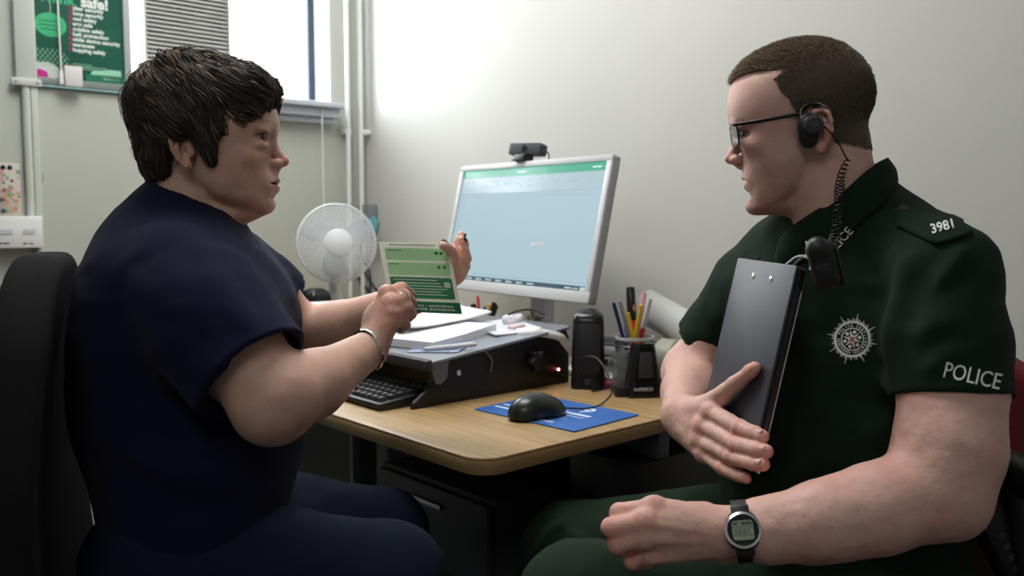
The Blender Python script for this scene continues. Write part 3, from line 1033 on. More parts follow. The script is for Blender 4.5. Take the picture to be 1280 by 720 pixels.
# ---- man, near (left) arm with the loose fist
def m_near_arm():
    f = Field()
    S = P(1186, 375, 1.07); E = P(1172, 612, 1.00); Wr = P(915, 664, 1.00)
    f.chain([S, P(1190, 480, 1.04), P(1186, 560, 1.01), E], [0.044, 0.0555, 0.055, 0.050], 0.03)
    f.ball(P(1192, 632, 1.0), 0.036, 0.02)
    f.chain([E, P(1095, 636, 0.985), P(1030, 651, 0.985), P(960, 663, 0.992), Wr], [0.047, 0.0455, 0.040, 0.0315, 0.0275], 0.03)
    f.cone(P(1140, 640, 1.0), P(1010, 672, 1.0), 0.030, 0.026, 0.02)
    f.ball(P(905, 692, 1.012), 0.0125, 0.010)     # wrist bone
    mc = [P(817, 635, 1.012), P(808, 652, 0.998), P(807, 672, 0.996), P(815, 692, 1.003)]
    w0 = [P(893, 652, 1.010), P(893, 660, 1.000), P(893, 670, 1.000), P(893, 679, 1.005)]
    for a, b in zip(w0, mc):
        f.cone(a, b, 0.0185, 0.0130, 0.012)
    f.ell(P(855, 668, 1.030), (0.038, 0.022, 0.030), 0.015)
    pip = [P(774, 641, 1.022), P(764, 660, 1.004), P(771, 680, 1.002), P(790, 701, 1.012)]
    mid = [P(778, 650, 1.047), P(770, 667, 1.036), P(776, 685, 1.033), P(797, 704, 1.036)]
    tip = [P(797, 654, 1.052), P(790, 669, 1.046), P(795, 687, 1.043), P(812, 702, 1.044)]
    for m_, p_, d_, t_, r in zip(mc, pip, mid, tip, (0.0103, 0.0105, 0.0102, 0.0090)):
        finger(f, [m_, p_, d_, t_], r+0.0012, r-0.0006, 0.002, 0.007)
        f.ball(m_+Vector((0, -0.001, 0.001)), r+0.0032, 0.006)
        f.ball(p_, r+0.0010, 0.003)
    f.chain([P(880, 645, 1.03), P(845, 640, 1.05), P(812, 640, 1.06), P(790, 645, 1.062)], [0.017, 0.0135, 0.0115, 0.0095], 0.004, 0.012)
    for a, b in zip(w0[:3], mc[:3]):
        f.cone(a+Vector((0, -0.0160, 0.0)), b+Vector((0, -0.0105, 0.001)), 0.0020, 0.0032, 0.005)
    f.cone(P(878, 658, 0.990), P(835, 668, 0.985), 0.0015, 0.0015, 0.004)
    f.add(lambda p: 0.0006*vnoise(p, 90)+0.0003*vnoise(p, 300), 0, 'd')
    v, q = f.mesh(0.0021)
    c = skin_col(v, red=(1.06, 0.72, 0.70))
    redden(c, v, mc+pip, 0.015)
    rng = np.random.RandomState(2)
    for px, py, Y in [(862, 683, .985), (818, 642, .99), (980, 632, .96), (1072, 638, .95), (1006, 645, .95), (1172, 638, .95), (1174, 533, .95), (1098, 620, .95), (1040, 660, .95)]:
        s = A3(P(px, py, Y+0.0))
        dd = np.linalg.norm(np.cross(v-s, A3(ray(px, py))), axis=1)
        w = (np.exp(-(dd/0.0014)**2)*0.55)[:, None]*(v[:, 1] < Y+0.03)[:, None]
        c = c*(1-w)+c*np.array((0.45, 0.30, 0.25))*w
    return v, q, c, (S, E, Wr)

# clipboard plane
T1 = P(922, 322, 1.270); T2 = P(996, 332, 1.098)
ed = (T2-T1).normalized()
B2 = P(938, 628, 1.070); dn = (B2-T2)
dn = (dn-ed*dn.dot(ed)).normalized()
CN = ed.cross(-dn).normalized()                       # face normal
if CN.dot(Vector((-1, -0.4, 0))) < 0: CN = -CN
def Pc(px, py, dist):
    return Pn(px, py, CN, T1.dot(CN)+dist)
def m_far_arm():
    f = Field()
    S = P(938, 360, 1.38); E = P(866, 466, 1.44); Wr = Pc(850, 520, 0.030)
    f.chain([S, E], [0.042, 0.047], 0.02)
    f.chain([E, (E+Wr)/2+Vector((0.006, 0, 0)), Wr], [0.048, 0.042, 0.0285], 0.02)
    mc = [Pc(890, 515, .022), Pc(879, 532, .026), Pc(876, 550, .025), Pc(880, 567, .020)]
    w0 = [Pc(852, 508, .027), Pc(851, 518, .030), Pc(852, 528, .030), Pc(855, 538, .026)]
    for a, b in zip(w0, mc):
        f.cone(a, b, 0.0185, 0.0125, 0.012)
    f.ell(Pc(870, 530, 0.016), (0.020, 0.028, 0.030), 0.014)
    fr = [[mc[0], Pc(925, 535, .016), Pc(944, 542, .011), Pc(953, 546, .009)],
          [mc[1], Pc(922, 556, .017), Pc(947, 562, .012), Pc(958, 564, .008)],
          [mc[2], Pc(915, 571, .017), Pc(940, 579, .012), Pc(954, 581, .009)],
          [mc[3], Pc(904, 585, .015), Pc(922, 594, .010), Pc(932, 598, .008)]]
    for pts, r in zip(fr, (0.0106, 0.0106, 0.0102, 0.0092)):
        finger(f, pts, r+0.0008, r-0.0020, 0.002, 0.006)
        f.ball(pts[0]+Vector((0, -0.001, 0.001)), r+0.0028, 0.007)
        f.ball(pts[1], r+0.0006, 0.003)
    th = [Pc(868, 515, .022), Pc(893, 500, .018), Pc(918, 481, .014), Pc(938, 464, .010), Pc(943, 460, .009)]
    f.chain(th, [0.0180, 0.0130, 0.0105, 0.0090, 0.0086], 0.004, 0.010)
    f.cone(Pc(880, 512, .016), Pc(905, 500, .014), 0.010, 0.005, 0.010)
    f.add(lambda p: 0.0005*vnoise(p, 90)+0.0003*vnoise(p, 300), 0, 'd')
    v, q = f.mesh(0.0021)
    c = skin_col(v, red=(1.06, 0.72, 0.70))
    redden(c, v, mc+[x[1] for x in fr]+[x[3] for x in fr]+[th[-1]], 0.014)
    return v, q, c, (S, E, Wr, fr, th)

def nail(name, f_pts, side, r, m, parent, ln=0.011, wd=0.0055, off=0.0):
    """small curved plate on the last joint; side = outward direction of the back of the finger"""
    a, b = f_pts[-2], f_pts[-1]
    t = (b-a).normalized()
    n = (Vector(side)-t*Vector(side).dot(t)).normalized()
    s = t.cross(n)
    bm = bmesh.new()
    vs = []
    N, K = 6, 6
    for i in range(K+1):
        u = i/K
        for j in range(N+1):
            w = (j/N-0.5)*2
            ww = wd*(1-0.35*max(0, u-0.6)/0.4*abs(w))
            ang = w*0.95
            p = b+t*(off+(u-0.65)*ln)+n*((r+0.0003)*math.cos(ang*0.9))+s*(ww*math.sin(ang))
            vs.append(bm.verts.new(p))
    for i in range(K):
        for j in range(N):
            k = i*(N+1)+j
            bm.faces.new((vs[k], vs[k+1], vs[k+N+2], vs[k+N+1]))
    o = bm_obj(name, bm, m, parent, smooth=True)
    sol = o.modifiers.new('s', 'SOLIDIFY'); sol.thickness = 0.0008; sol.offset = 0
    return o

# torso rows: z, back, front, side centre, half width (turned by yaw about the body axis)
W_T = dict(o=(-0.470, 1.240), yaw=0.20, rows=[
    (1.150, -0.035, 0.030, 0, 0.050), (1.128, -0.062, 0.055, 0, 0.080), (1.098, -0.088, 0.085, 0, 0.125), (1.06, -0.108, 0.110, 0, 0.170), (1.01, -0.126, 0.140, 0, 0.195),
    (0.96, -0.136, 0.158, 0, 0.203), (0.90, -0.142, 0.166, 0, 0.200), (0.84, -0.142, 0.172, 0, 0.198), (0.78, -0.128, 0.168, 0, 0.195), (0.70, -0.110, 0.150, 0, 0.195), (0.62, -0.110, 0.13, 0, 0.195), (0.52, -0.10, 0.12, 0, 0.19)])
M_T = dict(o=(0.475, 1.245), yaw=math.radians(217), rows=[
    (1.160, -0.035, 0.035, 0, 0.050), (1.135, -0.065, 0.050, 0, 0.078), (1.105, -0.088, 0.068, 0, 0.120), (1.07, -0.104, 0.082, 0, 0.158), (1.02, -0.116, 0.098, 0, 0.176),
    (0.95, -0.120, 0.108, 0, 0.182), (0.86, -0.115, 0.110, 0, 0.174), (0.78, -0.112, 0.126, 0, 0.172), (0.70, -0.118, 0.135, 0, 0.175), (0.62, -0.125, 0.140, 0, 0.180), (0.54, -0.12, 0.13, 0, 0.18)])
def torso_add(f, T, inset, k=0.0, zmin=None):
    fn = loft_fn(T['rows'], T['o'][0], T['o'][1], T['yaw'])
    f.add(lambda p: fn(p)+inset, k)
    o = T['o']
    f._b((Vector((o[0], o[1], 0.72)), 0.26), (Vector((o[0], o[1], 0.98)), 0.26))

W_LEGS = [(P(200, 705, 1.13), P(486, 722, 1.17), 0.098, 0.072), (P(235, 645, 1.37), P(478, 668, 1.43), 0.098, 0.074)]
M_LEGS = [(P(1140, 770, 1.14), P(725, 752, 1.10), 0.100, 0.076), (P(1030, 668, 1.40), P(716, 690, 1.39), 0.100, 0.078)]
W_KNEE_DROP = [(Vector((0.06, 0.02, -0.42)), Vector((0.12, 0.02, -0.02))), (Vector((0.05, 0.02, -0.40)), Vector((0.12, 0.02, -0.02)))]
def legs_add(f, LG, fwd, grow, k, pel):
    for a, b, ra, rb in LG:
        f.cone(a, b, ra+grow, rb+grow, 0.03)
        foot = Vector((b.x, b.y, 0.09))-fwd*0.14
        f.cone(b, foot+Vector((0, 0, 0.0)), rb+grow-0.004, 0.045+grow, 0.03)
    f.ell(pel[0], pel[1], 0.06)

def coarse_body(T, LG, fwd, pel):
    f = Field()
    torso_add(f, T, 0.016)
    legs_add(f, LG, fwd, -0.016, 0.03, (pel[0], [x-0.04 for x in pel[1]]))
    for a, b, ra, rb in LG:
        foot = Vector((b.x, b.y, 0.06))-fwd*0.14
        f.cone(foot, foot+fwd*0.14+Vector((0, 0, -0.025)), 0.035, 0.030, 0.02)
    v, q = f.mesh(0.008)
    return v, q, skin_col(v)

def ribbon(name, rows, m, parent, thick=0.0025, n=5, sub=1):
    """rows: list of point lists; smooth interpolated sheet"""
    R = [smooth_path(r, n) for r in rows]
    K = len(R[0]); cols = [smooth_path([r[i] for r in R], 3) for i in range(K)]
    bm = bmesh.new(); vs = [[bm.verts.new(p) for p in c] for c in cols]
    for a, b in zip(vs, vs[1:]):
        for i in range(len(a)-1):
            bm.faces.new((a[i], a[i+1], b[i+1], b[i]))
    o = bm_obj(name, bm, m, parent, smooth=True, auto=False)
    s = o.modifiers.new('s', 'SOLIDIFY'); s.thickness = thick; s.offset = 0
    return o

def project_mesh(o, tree, d, off=0.0012):
    """lay a thin mesh on a surface along direction d (world coordinates)"""
    me = o.data; d = Vector(d).normalized()
    for v in me.vertices:
        hit = tree.ray_cast(v.co-d*0.25, d)
        if hit[0] is not None:
            v.co = hit[0]-d*off
    me.update()

M_navy = mat('navy_polo_cloth', (0.0085, 0.0095, 0.032), 0.9, noise=0.12, nscale=700, bump=0.35, bscale=1300, sheen=0.04, spec=0.12)
M_jean = mat('dark_denim', (0.008, 0.013, 0.030), 0.9, noise=0.3, nscale=900, bump=0.5, bscale=1200, spec=0.2)
M_green = mat('bottle_green_cloth', (0.0098, 0.0225, 0.0138), 0.88, noise=0.12, nscale=700, bump=0.30, bscale=1300, sheen=0.03, spec=0.12)
M_trous = mat('green_trouser_cloth', (0.011, 0.026, 0.015), 0.9, noise=0.15, nscale=600, bump=0.4, bscale=1200, spec=0.2)
M_inner = mat('undershirt_cloth', (0.42, 0.40, 0.36), 0.9)
M_thread = mat('white_thread', (0.78, 0.80, 0.80), 0.7)

def folds(f, lines):
    for a, b, amp, w in lines:
        a = A3(a); b = A3(b); ab = b-a; L = ab@ab
        def fn(p, a=a, ab=ab, L=L, amp=amp, w=w):
            h = np.clip((p-a)@ab/L, 0, 1)
            d2 = ((p-a-h[:, None]*ab)**2).sum(1)
            return -1.5*amp*np.exp(-d2/(w*w))*np.sin(math.pi*np.clip(h, 0.06, 0.94))
        f.add(fn, 0, 'd')

# ================================================================== WOMAN
woman = empty('person', (W_T['o'][0], W_T['o'][1], 0.0), 'seated person with short dark hair, navy polo shirt and jeans, holding up a green leaflet', 'person')
hv, hq = head_field(WOMAN).mesh(1.7, (-105, -92, -165), (128, 92, 140))
head_w = (xf(W_HEAD, hv), hq, head_tint(WOMAN, hv))
na = w_near_arm(); fa = w_far_arm()
wf = Vector((math.cos(0.2), math.sin(0.2), 0))
W_PEL = (Vector((W_T['o'][0]+0.05, W_T['o'][1], 0.58)), (0.13, 0.18, 0.11))
bodyw = coarse_body(W_T, W_LEGS, wf, W_PEL)
link('body', join_tint([head_w, na[:3], fa[:3], bodyw]), M_skinw, woman)
eyes(WOMAN, W_HEAD, woman, -0.42)
link('hair', woman_hair(), M_hairw, woman)

def polo():
    f = Field()
    S, E = na[3][0], na[3][1]
    hemc = P(318, 466, 1.035)
    f.chain([P(222, 345, 1.10), P(258, 398, 1.072), hemc], [0.062, 0.070, 0.074], 0.05)
    f.add(sleeve_cut(hemc, (hemc-P(255, 385, 1.075)), 0.10), 0.004, 's')
    f.cone(P(292, 435, 1.05), P(335, 487, 1.02), 0.062, 0.064, 0.002, 's')
    g = Field()
    g.chain([P(292, 330, 1.38), P(348, 376, 1.44)], [0.060, 0.058], 0.05)
    g.add(sleeve_cut(P(350, 376, 1.44), (P(352, 376, 1.44)-P(292, 322, 1.40)), 0.09), 0.004, 's')
    g.cone(P(335, 362, 1.43), P(372, 402, 1.455), 0.050, 0.050, 0.002, 's')
    f.pts += g.pts
    f.add(g, 0)
    torso_add(f, W_T, 0.0, 0.035)
    f.ell(P(300, 400, 1.16), (0.075, 0.08, 0.09), 0.05)
    f.ell(P(300, 400, 1.32), (0.075, 0.08, 0.09), 0.05)
    T = W_HEAD
    f.cone(T @ Vector((-16, 0, -60)), T @ Vector((-12, 0, -136)), 0.064, 0.060, 0.004, 's')
    f.cone(T @ Vector((-12, 0, -136)), T @ Vector((34, 0, -150)), 0.058, 0.034, 0.004, 's')
    fl = [(P(105, 440, 1.02), P(260, 540, 0.97), 0.010, 0.018), (P(95, 480, 1.02), P(290, 600, 1.0), 0.012, 0.020), (P(120, 560, 1.02), P(330, 620, 1.08), 0.012, 0.022),
          (P(170, 330, 1.06), P(230, 450, 0.99), 0.008, 0.016), (P(290, 320, 1.08), P(345, 430, 1.05), 0.007, 0.014), (P(250, 330, 1.05), P(320, 420, 0.98), 0.006, 0.014),
          (P(300, 450, 0.98), P(240, 480, 1.0), 0.006, 0.012)]
    folds(f, fl)
    f.add(lambda p: 0.0030*vnoise(p*np.array([1, 1, 1.6]), 14)+0.0014*vnoise(p*np.array([1, 1, 1.8])+9, 34), 0, 'd')
    f.cut((0, 0, 0.55), (0, 0, -1), 0.004)
    return f
def sleeve_cut(c, n, R):
    c = A3(c); n = A3(Vector(n).normalized())
    def fn(p):
        d = p-c; t = d@n
        r = np.linalg.norm(d-t[:, None]*n, axis=1)
        return np.maximum(np.maximum(-t, r-R), t-0.12)      # a slab beyond the hem
    return fn
pf = polo()
pv, pq = pf.mesh(0.0032)
polo_o = link('polo_shirt', np_mesh('polo_shirt', [(pv, pq, None)]), M_navy, woman)
# collar
def collar(M, pts_top, pts_bot, name, m, parent, thick=0.003, tree=None):
    a = [M @ Vector(p) for p in pts_top]; b = [M @ Vector(p) for p in pts_bot]
    if tree is not None:
        for i, p in enumerate(b):
            nr = tree.find_nearest(p)
            if nr[0] is not None: b[i] = nr[0]+nr[1]*0.0015
    mid = [(x+y)/2+((x+y)/2-M @ Vector((-32, 0, (pts_top[i][2]+pts_bot[i][2])/2))).normalized()*0.004 for i, (x, y) in enumerate(zip(a, b))]
    return ribbon(name, [a, mid, b], m, parent, thick)
ct = [(40, 24, -160), (20, 46, -138), (-10, 58, -106), (-48, 53, -72), (-74, 28, -54), (-80, 0, -50), (-74, -28, -54), (-48, -53, -72), (-10, -58, -106), (20, -46, -138), (40, -24, -160)]
cb = [(66, 34, -190), (34, 66, -170), (-10, 82, -138), (-56, 74, -94), (-80, 40, -88), (-86, 0, -86), (-80, -40, -88), (-56, -74, -94), (-10, -82, -138), (34, -66, -170), (66, -34, -190)]
collar(W_HEAD, ct, cb, 'collar', M_navy, polo_o, 0.004, BVHTree.FromPolygons([tuple(x) for x in pv], [tuple(x) for x in pq]))
jf = Field(); legs_add(jf, W_LEGS, wf, 0.0, 0.03, W_PEL)
jf.add(lambda p: 0.003*vnoise(p, 18)+0.0012*vnoise(p, 50), 0, 'd')
jf.cut((0, 0, 0.12), (0, 0, -1), 0.003); jf.cut((0, 0, 0.66+0.05), (0, 0, 1), 0.003)
jv, jq = jf.mesh(0.005)
jeans = link('jeans', np_mesh('jeans', [(jv, jq, None)]), M_jean, woman)
M_shoe = mat('black_leather', (0.012, 0.012, 0.012), 0.4)
def shoes(LG, fwd, parent):
    for a, b, ra, rb in LG:
        foot = Vector((b.x, b.y, 0.05))-fwd*0.14
        f = Field(); f.cone(foot+fwd*-0.02+Vector((0,0,0.02)), foot+fwd*0.17+Vector((0, 0, -0.012)), 0.050, 0.040)
        f.cone(foot+Vector((0,0,0.05)), foot, 0.052, 0.048, 0.02)
        f.cut((0, 0, 0.004), (0, 0, -1), 0.003)
        v, q = f.mesh(0.005); link('shoe', np_mesh('shoe', [(v, q, None)]), M_shoe, parent)
shoes(W_LEGS, wf, woman)

# ================================================================== MAN
man = empty('person', (M_T['o'][0], M_T['o'][1], 0.0), 'seated person in dark green police uniform shirt with glasses, clutching a black clipboard', 'person')
mv, mq = head_field(MAN).mesh(1.7, (-108, -92, -175), (128, 92, 140))
tint = head_tint(MAN, mv)
mk = man_mask(mv)[:, None]
tint = tint*(1-mk*0.75)+tint*np.array((0.28, 0.24, 0.20))*mk*0.75
head_m = (xf(M_HEAD, mv), mq, tint)
nm = m_near_arm(); fm = m_far_arm()
mf = Vector((math.cos(M_T['yaw']), math.sin(M_T['yaw']), 0))
M_PEL = (Vector((M_T['o'][0], M_T['o'][1], 0.60)), (0.15, 0.16, 0.12))
bodym = coarse_body(M_T, M_LEGS, Vector((-1, 0.0, 0)), M_PEL)
link('body', join_tint([head_m, nm[:3], fm[:3], bodym]), M_skinm, man)
eyes(MAN, M_HEAD, man, 0.42)
teeth(MAN, M_HEAD, man)
link('hair', man_hair(mv, mq), M_hairm, man)

def uniform():
    f = Field()
    hem1 = P(1190, 497, 1.035); up1 = P(1178, 345, 1.085)
    f.chain([P(1155, 318, 1.12), up1, P(1184, 420, 1.06), hem1], [0.050, 0.061, 0.065, 0.068], 0.025)
    f.add(sleeve_cut(hem1, (P(1192, 505, 1.03)-P(1192, 400, 1.06))+Vector((0.004, 0, 0)), 0.10), 0.004, 's')
    f.cone(P(1190, 455, 1.05), P(1190, 520, 1.03), 0.061, 0.064, 0.002, 's')
    g = Field()
    hem2 = P(886, 430, 1.44); up2 = P(940, 355, 1.38)
    g.chain([P(970, 315, 1.35), up2, hem2], [0.048, 0.055, 0.060], 0.035)
    g.add(sleeve_cut(hem2, (hem2-up2), 0.09), 0.004, 's')
    g.cone(P(884, 428, 1.44), P(866, 470, 1.45), 0.051, 0.058, 0.002, 's')
    f.pts += g.pts; f.add(g, 0)
    torso_add(f, M_T, 0.0, 0.03)
    T = M_HEAD
    f.cone(T @ Vector((-26, 0, -80)), T @ Vector((-42, 0, -140)), 0.061, 0.055, 0.004, 's')
    fl = [(P(1140, 300, 1.05), P(1105, 460, 1.06), 0.009, 0.016), (P(1240, 340, 1.03), P(1130, 440, 1.0), 0.007, 0.013), (P(1250, 400, 1.02), P(1140, 475, 0.985), 0.007, 0.012),
          (P(1130, 470, 1.08), P(1000, 540, 1.09), 0.008, 0.016), (P(1130, 520, 1.08), P(1000, 585, 1.1), 0.009, 0.016), (P(1100, 280, 1.1), P(1060, 400, 1.1), 0.006, 0.014),
          (P(930, 330, 1.33), P(890, 420, 1.38), 0.006, 0.014), (P(1215, 300, 1.03), P(1150, 380, 1.0), 0.006, 0.012)]
    folds(f, fl)
    f.add(lambda p: 0.0028*vnoise(p*np.array([1, 1, 1.5]), 14)+0.0016*vnoise(p*np.array([1, 1, 1.8])+9, 34), 0, 'd')
    f.cut((0, 0, 0.60), (0, 0, -1), 0.004)
    return f
uf = uniform()
uv_, uq_ = uf.mesh(0.0032)
shirt_me = np_mesh('uniform_shirt', [(uv_, uq_, None)])
shirt = link('uniform_shirt', shirt_me, M_green, man)
shirt_tree = BVHTree.FromPolygons([tuple(x) for x in uv_], [tuple(x) for x in uq_])
IT = lambda x, y, z: tuple(Matrix.Rotation(-MAN['tilt'], 3, 'Y') @ Vector((x, y, z)))
ct = [IT(28, 16, -150), IT(8, 44, -128), (-30, 58, -96), (-66, 54, -72), (-92, 28, -60), (-99, 0, -58), (-92, -28, -60), (-66, -54, -72), (-30, -58, -96), IT(8, -44, -128), IT(28, -16, -150)]
cb = [IT(40, 36, -192), IT(14, 68, -168), (-30, 82, -134), (-76, 76, -106), (-100, 42, -92), (-108, 0, -90), (-100, -42, -92), (-76, -76, -106), (-30, -82, -134), IT(14, -68, -168), IT(40, -30, -192)]
collar(M_HEAD, ct, cb, 'collar', M_green, shirt, 0.004, shirt_tree)
tf = Field(); legs_add(tf, M_LEGS, Vector((-1, 0, 0)), 0.0, 0.03, M_PEL)
folds(tf, [(P(690, 630, 1.33), P(760, 720, 1.28), 0.010, 0.016), (P(760, 600, 1.33), P(900, 620, 1.3), 0.008, 0.016), (P(655, 700, 1.33), P(720, 620, 1.33), 0.008, 0.014)])
tf.add(lambda p: 0.0035*vnoise(p, 16)+0.0015*vnoise(p, 44), 0, 'd')
tf.cut((0, 0, 0.12), (0, 0, -1), 0.003); tf.cut((0, 0, 0.72), (0, 0, 1), 0.003)
tv, tq = tf.mesh(0.005)
trousers = link('trousers', np_mesh('trousers', [(tv, tq, None)]), M_trous, man)
shoes(M_LEGS, Vector((-1, 0, 0)), man)
# ------------------------------------------------------------------ desk
def wood(name, c1, c2, rough=0.35):
    m = mat(name, c1, rough)
    nt = m.node_tree; b = nt.nodes['Principled BSDF']
    tc = nt.nodes.new('ShaderNodeTexCoord')
    mp = nt.nodes.new('ShaderNodeMapping'); mp.inputs['Rotation'].default_value = (0, 0, -UA)
    mp2 = nt.nodes.new('ShaderNodeMapping'); mp2.inputs['Scale'].default_value = (60, 3.0, 20)
    n = nt.nodes.new('ShaderNodeTexNoise'); n.inputs['Scale'].default_value = 2.2; n.inputs['Detail'].default_value = 8
    r = nt.nodes.new('ShaderNodeValToRGB')
    r.color_ramp.elements[0].position = 0.35; r.color_ramp.elements[0].color = (*c2, 1)
    r.color_ramp.elements[1].position = 0.62; r.color_ramp.elements[1].color = (*c1, 1)
    nt.links.new(tc.outputs['Object'], mp.inputs[0]); nt.links.new(mp.outputs[0], mp2.inputs[0])
    nt.links.new(mp2.outputs[0], n.inputs['Vector']); nt.links.new(n.outputs[0], r.inputs[0])
    nt.links.new(r.outputs[0], b.inputs['Base Color'])
    return m
M_oak = wood('light_oak_laminate', (0.43, 0.29, 0.135), (0.33, 0.215, 0.095))
M_oakedge = mat('oak_edge_band', (0.30, 0.20, 0.09), 0.5)

C0 = Pz(602, 577, ZD)
du0, dv0 = C0.dot(U), C0.dot(V)
du1, dv1 = WU-0.03, WV-0.04
desk = empty('desk', R3(du0, dv0, 0), 'light oak office desk with rounded corner between the two seated people', 'desk')
prism('desktop', rrect(du0, dv0, du1, dv1, 0.045, 8), ZD-0.006, ZD, M_oak, desk, RUV.to_4x4(), 0.002)
prism('edge_band', rrect(du0-0.001, dv0-0.001, du1, dv1, 0.046, 8), ZD-0.027, ZD-0.0055, M_oakedge, desk, RUV.to_4x4(), 0.002)
M_leg = mat('desk_leg_grey', (0.06, 0.065, 0.075), 0.45)
for vv in (dv0+0.20, dv1-0.15):
    box('leg', R3(du1-0.10, vv, (ZD-0.03)/2+0.02), (0.035, 0.022, (ZD-0.03)/2-0.025), M_leg, desk, RUV, 0.004)
    box('foot', R3((du0+du1)/2, vv, 0.02), (0.36, 0.03, 0.018), M_leg, desk, RUV, 0.006)
    box('support_beam', R3((du0+du1)/2+0.03, vv, ZD-0.055), (0.30, 0.018, 0.026), M_leg, desk, RUV, 0.004)
box('modesty_panel', R3(du1-0.05, (dv0+dv1)/2, 0.50), (0.008, (dv1-dv0)/2-0.22, 0.19), M_leg, desk, RUV, 0.002)
box('cable_tray', R3(du1-0.22, (dv0+dv1)/2, ZD-0.075), (0.05, (dv1-dv0)/2-0.26, 0.02), M_leg, desk, RUV, 0.002)

# drawer pedestal under the desk
ped = empty('drawer_pedestal', R3(du0+0.42, dv0+0.44, 0), 'dark grey drawer pedestal standing under the oak desk', 'drawers')
M_ped = mat('pedestal_grey', (0.045, 0.048, 0.055), 0.5)
pc = R3(du0+0.47, dv0+0.42, 0)
box('body', pc+Vector((0, 0, 0.30)), (0.24, 0.19, 0.27), M_ped, ped, RUV, 0.004)
for k in range(3):
    d = box('drawer', pc-U*0.249+Vector((0, 0, 0.13+k*0.175)), (0.008, 0.182, 0.082), M_ped, ped, RUV, 0.003)
    box('handle', pc-U*0.262+Vector((0, 0, 0.18+k*0.175)), (0.006, 0.05, 0.005), M_steel, d, RUV, 0.002)
for a in (-1, 1):
    for b_ in (-1, 1):
        lathe('caster', [(0.001, 0), (0.02, 0.002), (0.02, 0.028), (0.001, 0.03)], M_black, ped, Matrix.Translation(pc+U*a*0.19+V*b_*0.14))
pcx = tube('power_cable', smooth_path([R3(du0+0.30, dv0+0.20, ZD-0.03), R3(du0+0.33, dv0+0.18, 0.55), R3(du0+0.30, dv0+0.22, 0.35), R3(du0+0.40, dv0+0.15, 0.12), R3(du0+0.5, dv0+0.14, 0.004)]), 0.004, M_black)
tag(pcx, 'black power cable hanging down below the oak desktop', 'cable')
tw = box('computer_tower', R3(du1-0.28, dv0+0.10, 0.56), (0.17, 0.09, 0.10), M_black, None, RUV, 0.006)
tag(tw, 'black computer case slung under the desk end near the officer', 'computer')
for k in range(2): 
    box('bracket', R3(du1-0.28+(k-0.5)*0.22, dv0+0.10, ZD-0.05), (0.015, 0.095, 0.028), M_leg, tw, RUV, 0.002)

# ------------------------------------------------------------------ writing slope with papers
slope_o = R3(0.985, 1.335, ZD)
slope = empty('document_riser', slope_o, 'black and grey document slope carrying papers in front of the monitor', 'riser')
sw, sd_ = 0.46, 0.375
Ms = Matrix.Translation(slope_o) @ RUV.to_4x4()
side_poly = [(-0.035, 0.0), (-0.030, 0.012), (0.012, 0.040), (0.018, 0.078), (0.05, 0.084), (sd_+0.0, 0.118), (sd_+0.01, 0.10), (sd_+0.01, 0.0)]
Mside = Ms @ Matrix(((1, 0, 0, 0), (0, 0, 1, 0), (0, 1, 0, 0), (0, 0, 0, 1)))
prism('side_panel', side_poly, 0.0, 0.010, M_black, slope, Mside, 0.002)
prism('side_panel', side_poly, sw-0.010, sw, M_black, slope, Mside, 0.002)
tilt = math.atan2(0.034, sd_-0.03)
Mtop = Ms @ Matrix.Translation((0.0, 0.0, 0.082)) @ Matrix.Rotation(-tilt, 4, 'Y')
M_slope = mat('slope_grey_surface', (0.25, 0.27, 0.31), 0.25)
prism('surface', rrect(-0.004, -0.012, sd_+0.01, sw+0.012, 0.012), 0, 0.006, M_slope, slope, Mtop, 0.0015)
prism('front_lip', rrect(-0.010, -0.014, 0.004, sw+0.014, 0.003), -0.010, 0.010, M_dark, slope, Mtop, 0.0015)
prism('bracket', [(0.004, 0.082), (0.050, 0.088), (0.046, 0.052), (0.030, 0.040), (0.018, 0.044)], -0.004, 0.0, mat('bracket_grey', (0.16, 0.17, 0.18), 0.4), slope, Mside, 0.001)
def lathe_on(name, prof, o, n, m, parent, k=24):
    z = Vector(n).normalized(); x = z.orthogonal().normalized(); y = z.cross(x)
    M = frame(x, y, z).to_4x4(); M.translation = o
    return lathe(name, prof, m, parent, M, k)
bp = slope_o+U*0.075-V*0.002+Vector((0, 0, 0.058))
lathe_on('bolt', [(0.0055, 0), (0.0055, 0.002), (0.004, 0.0035), (0.0, 0.004)], bp, -V, M_chrome, slope)
kb = slope_o+U*0.275-V*0.001+Vector((0, 0, 0.060))
bm = bmesh.new()
z = -V; x = U; y = z.cross(x)
Mk = frame(x, y, z).to_4x4(); Mk.translation = kb
star = []
for i in range(36):
    a = 2*math.pi*i/36; r = 0.0200+0.0040*math.cos(6*a)
    star.append((r*math.cos(a), r*math.sin(a)))
add_prism(bm, star, 0.004, 0.022, Mk)
add_lathe(bm, [(0.009, 0), (0.009, 0.005)], Mk, 20)
bm_obj('knob', bm, M_black, slope, bevel=0.002)
tube('wire', smooth_path([slope_o+U*0.14-V*0.002+Vector((0, 0, 0.095)), slope_o+U*0.158-V*0.006+Vector((0, 0, 0.075)), slope_o+U*0.155-V*0.003+Vector((0, 0, 0.05))]), 0.0012, M_grey, slope)

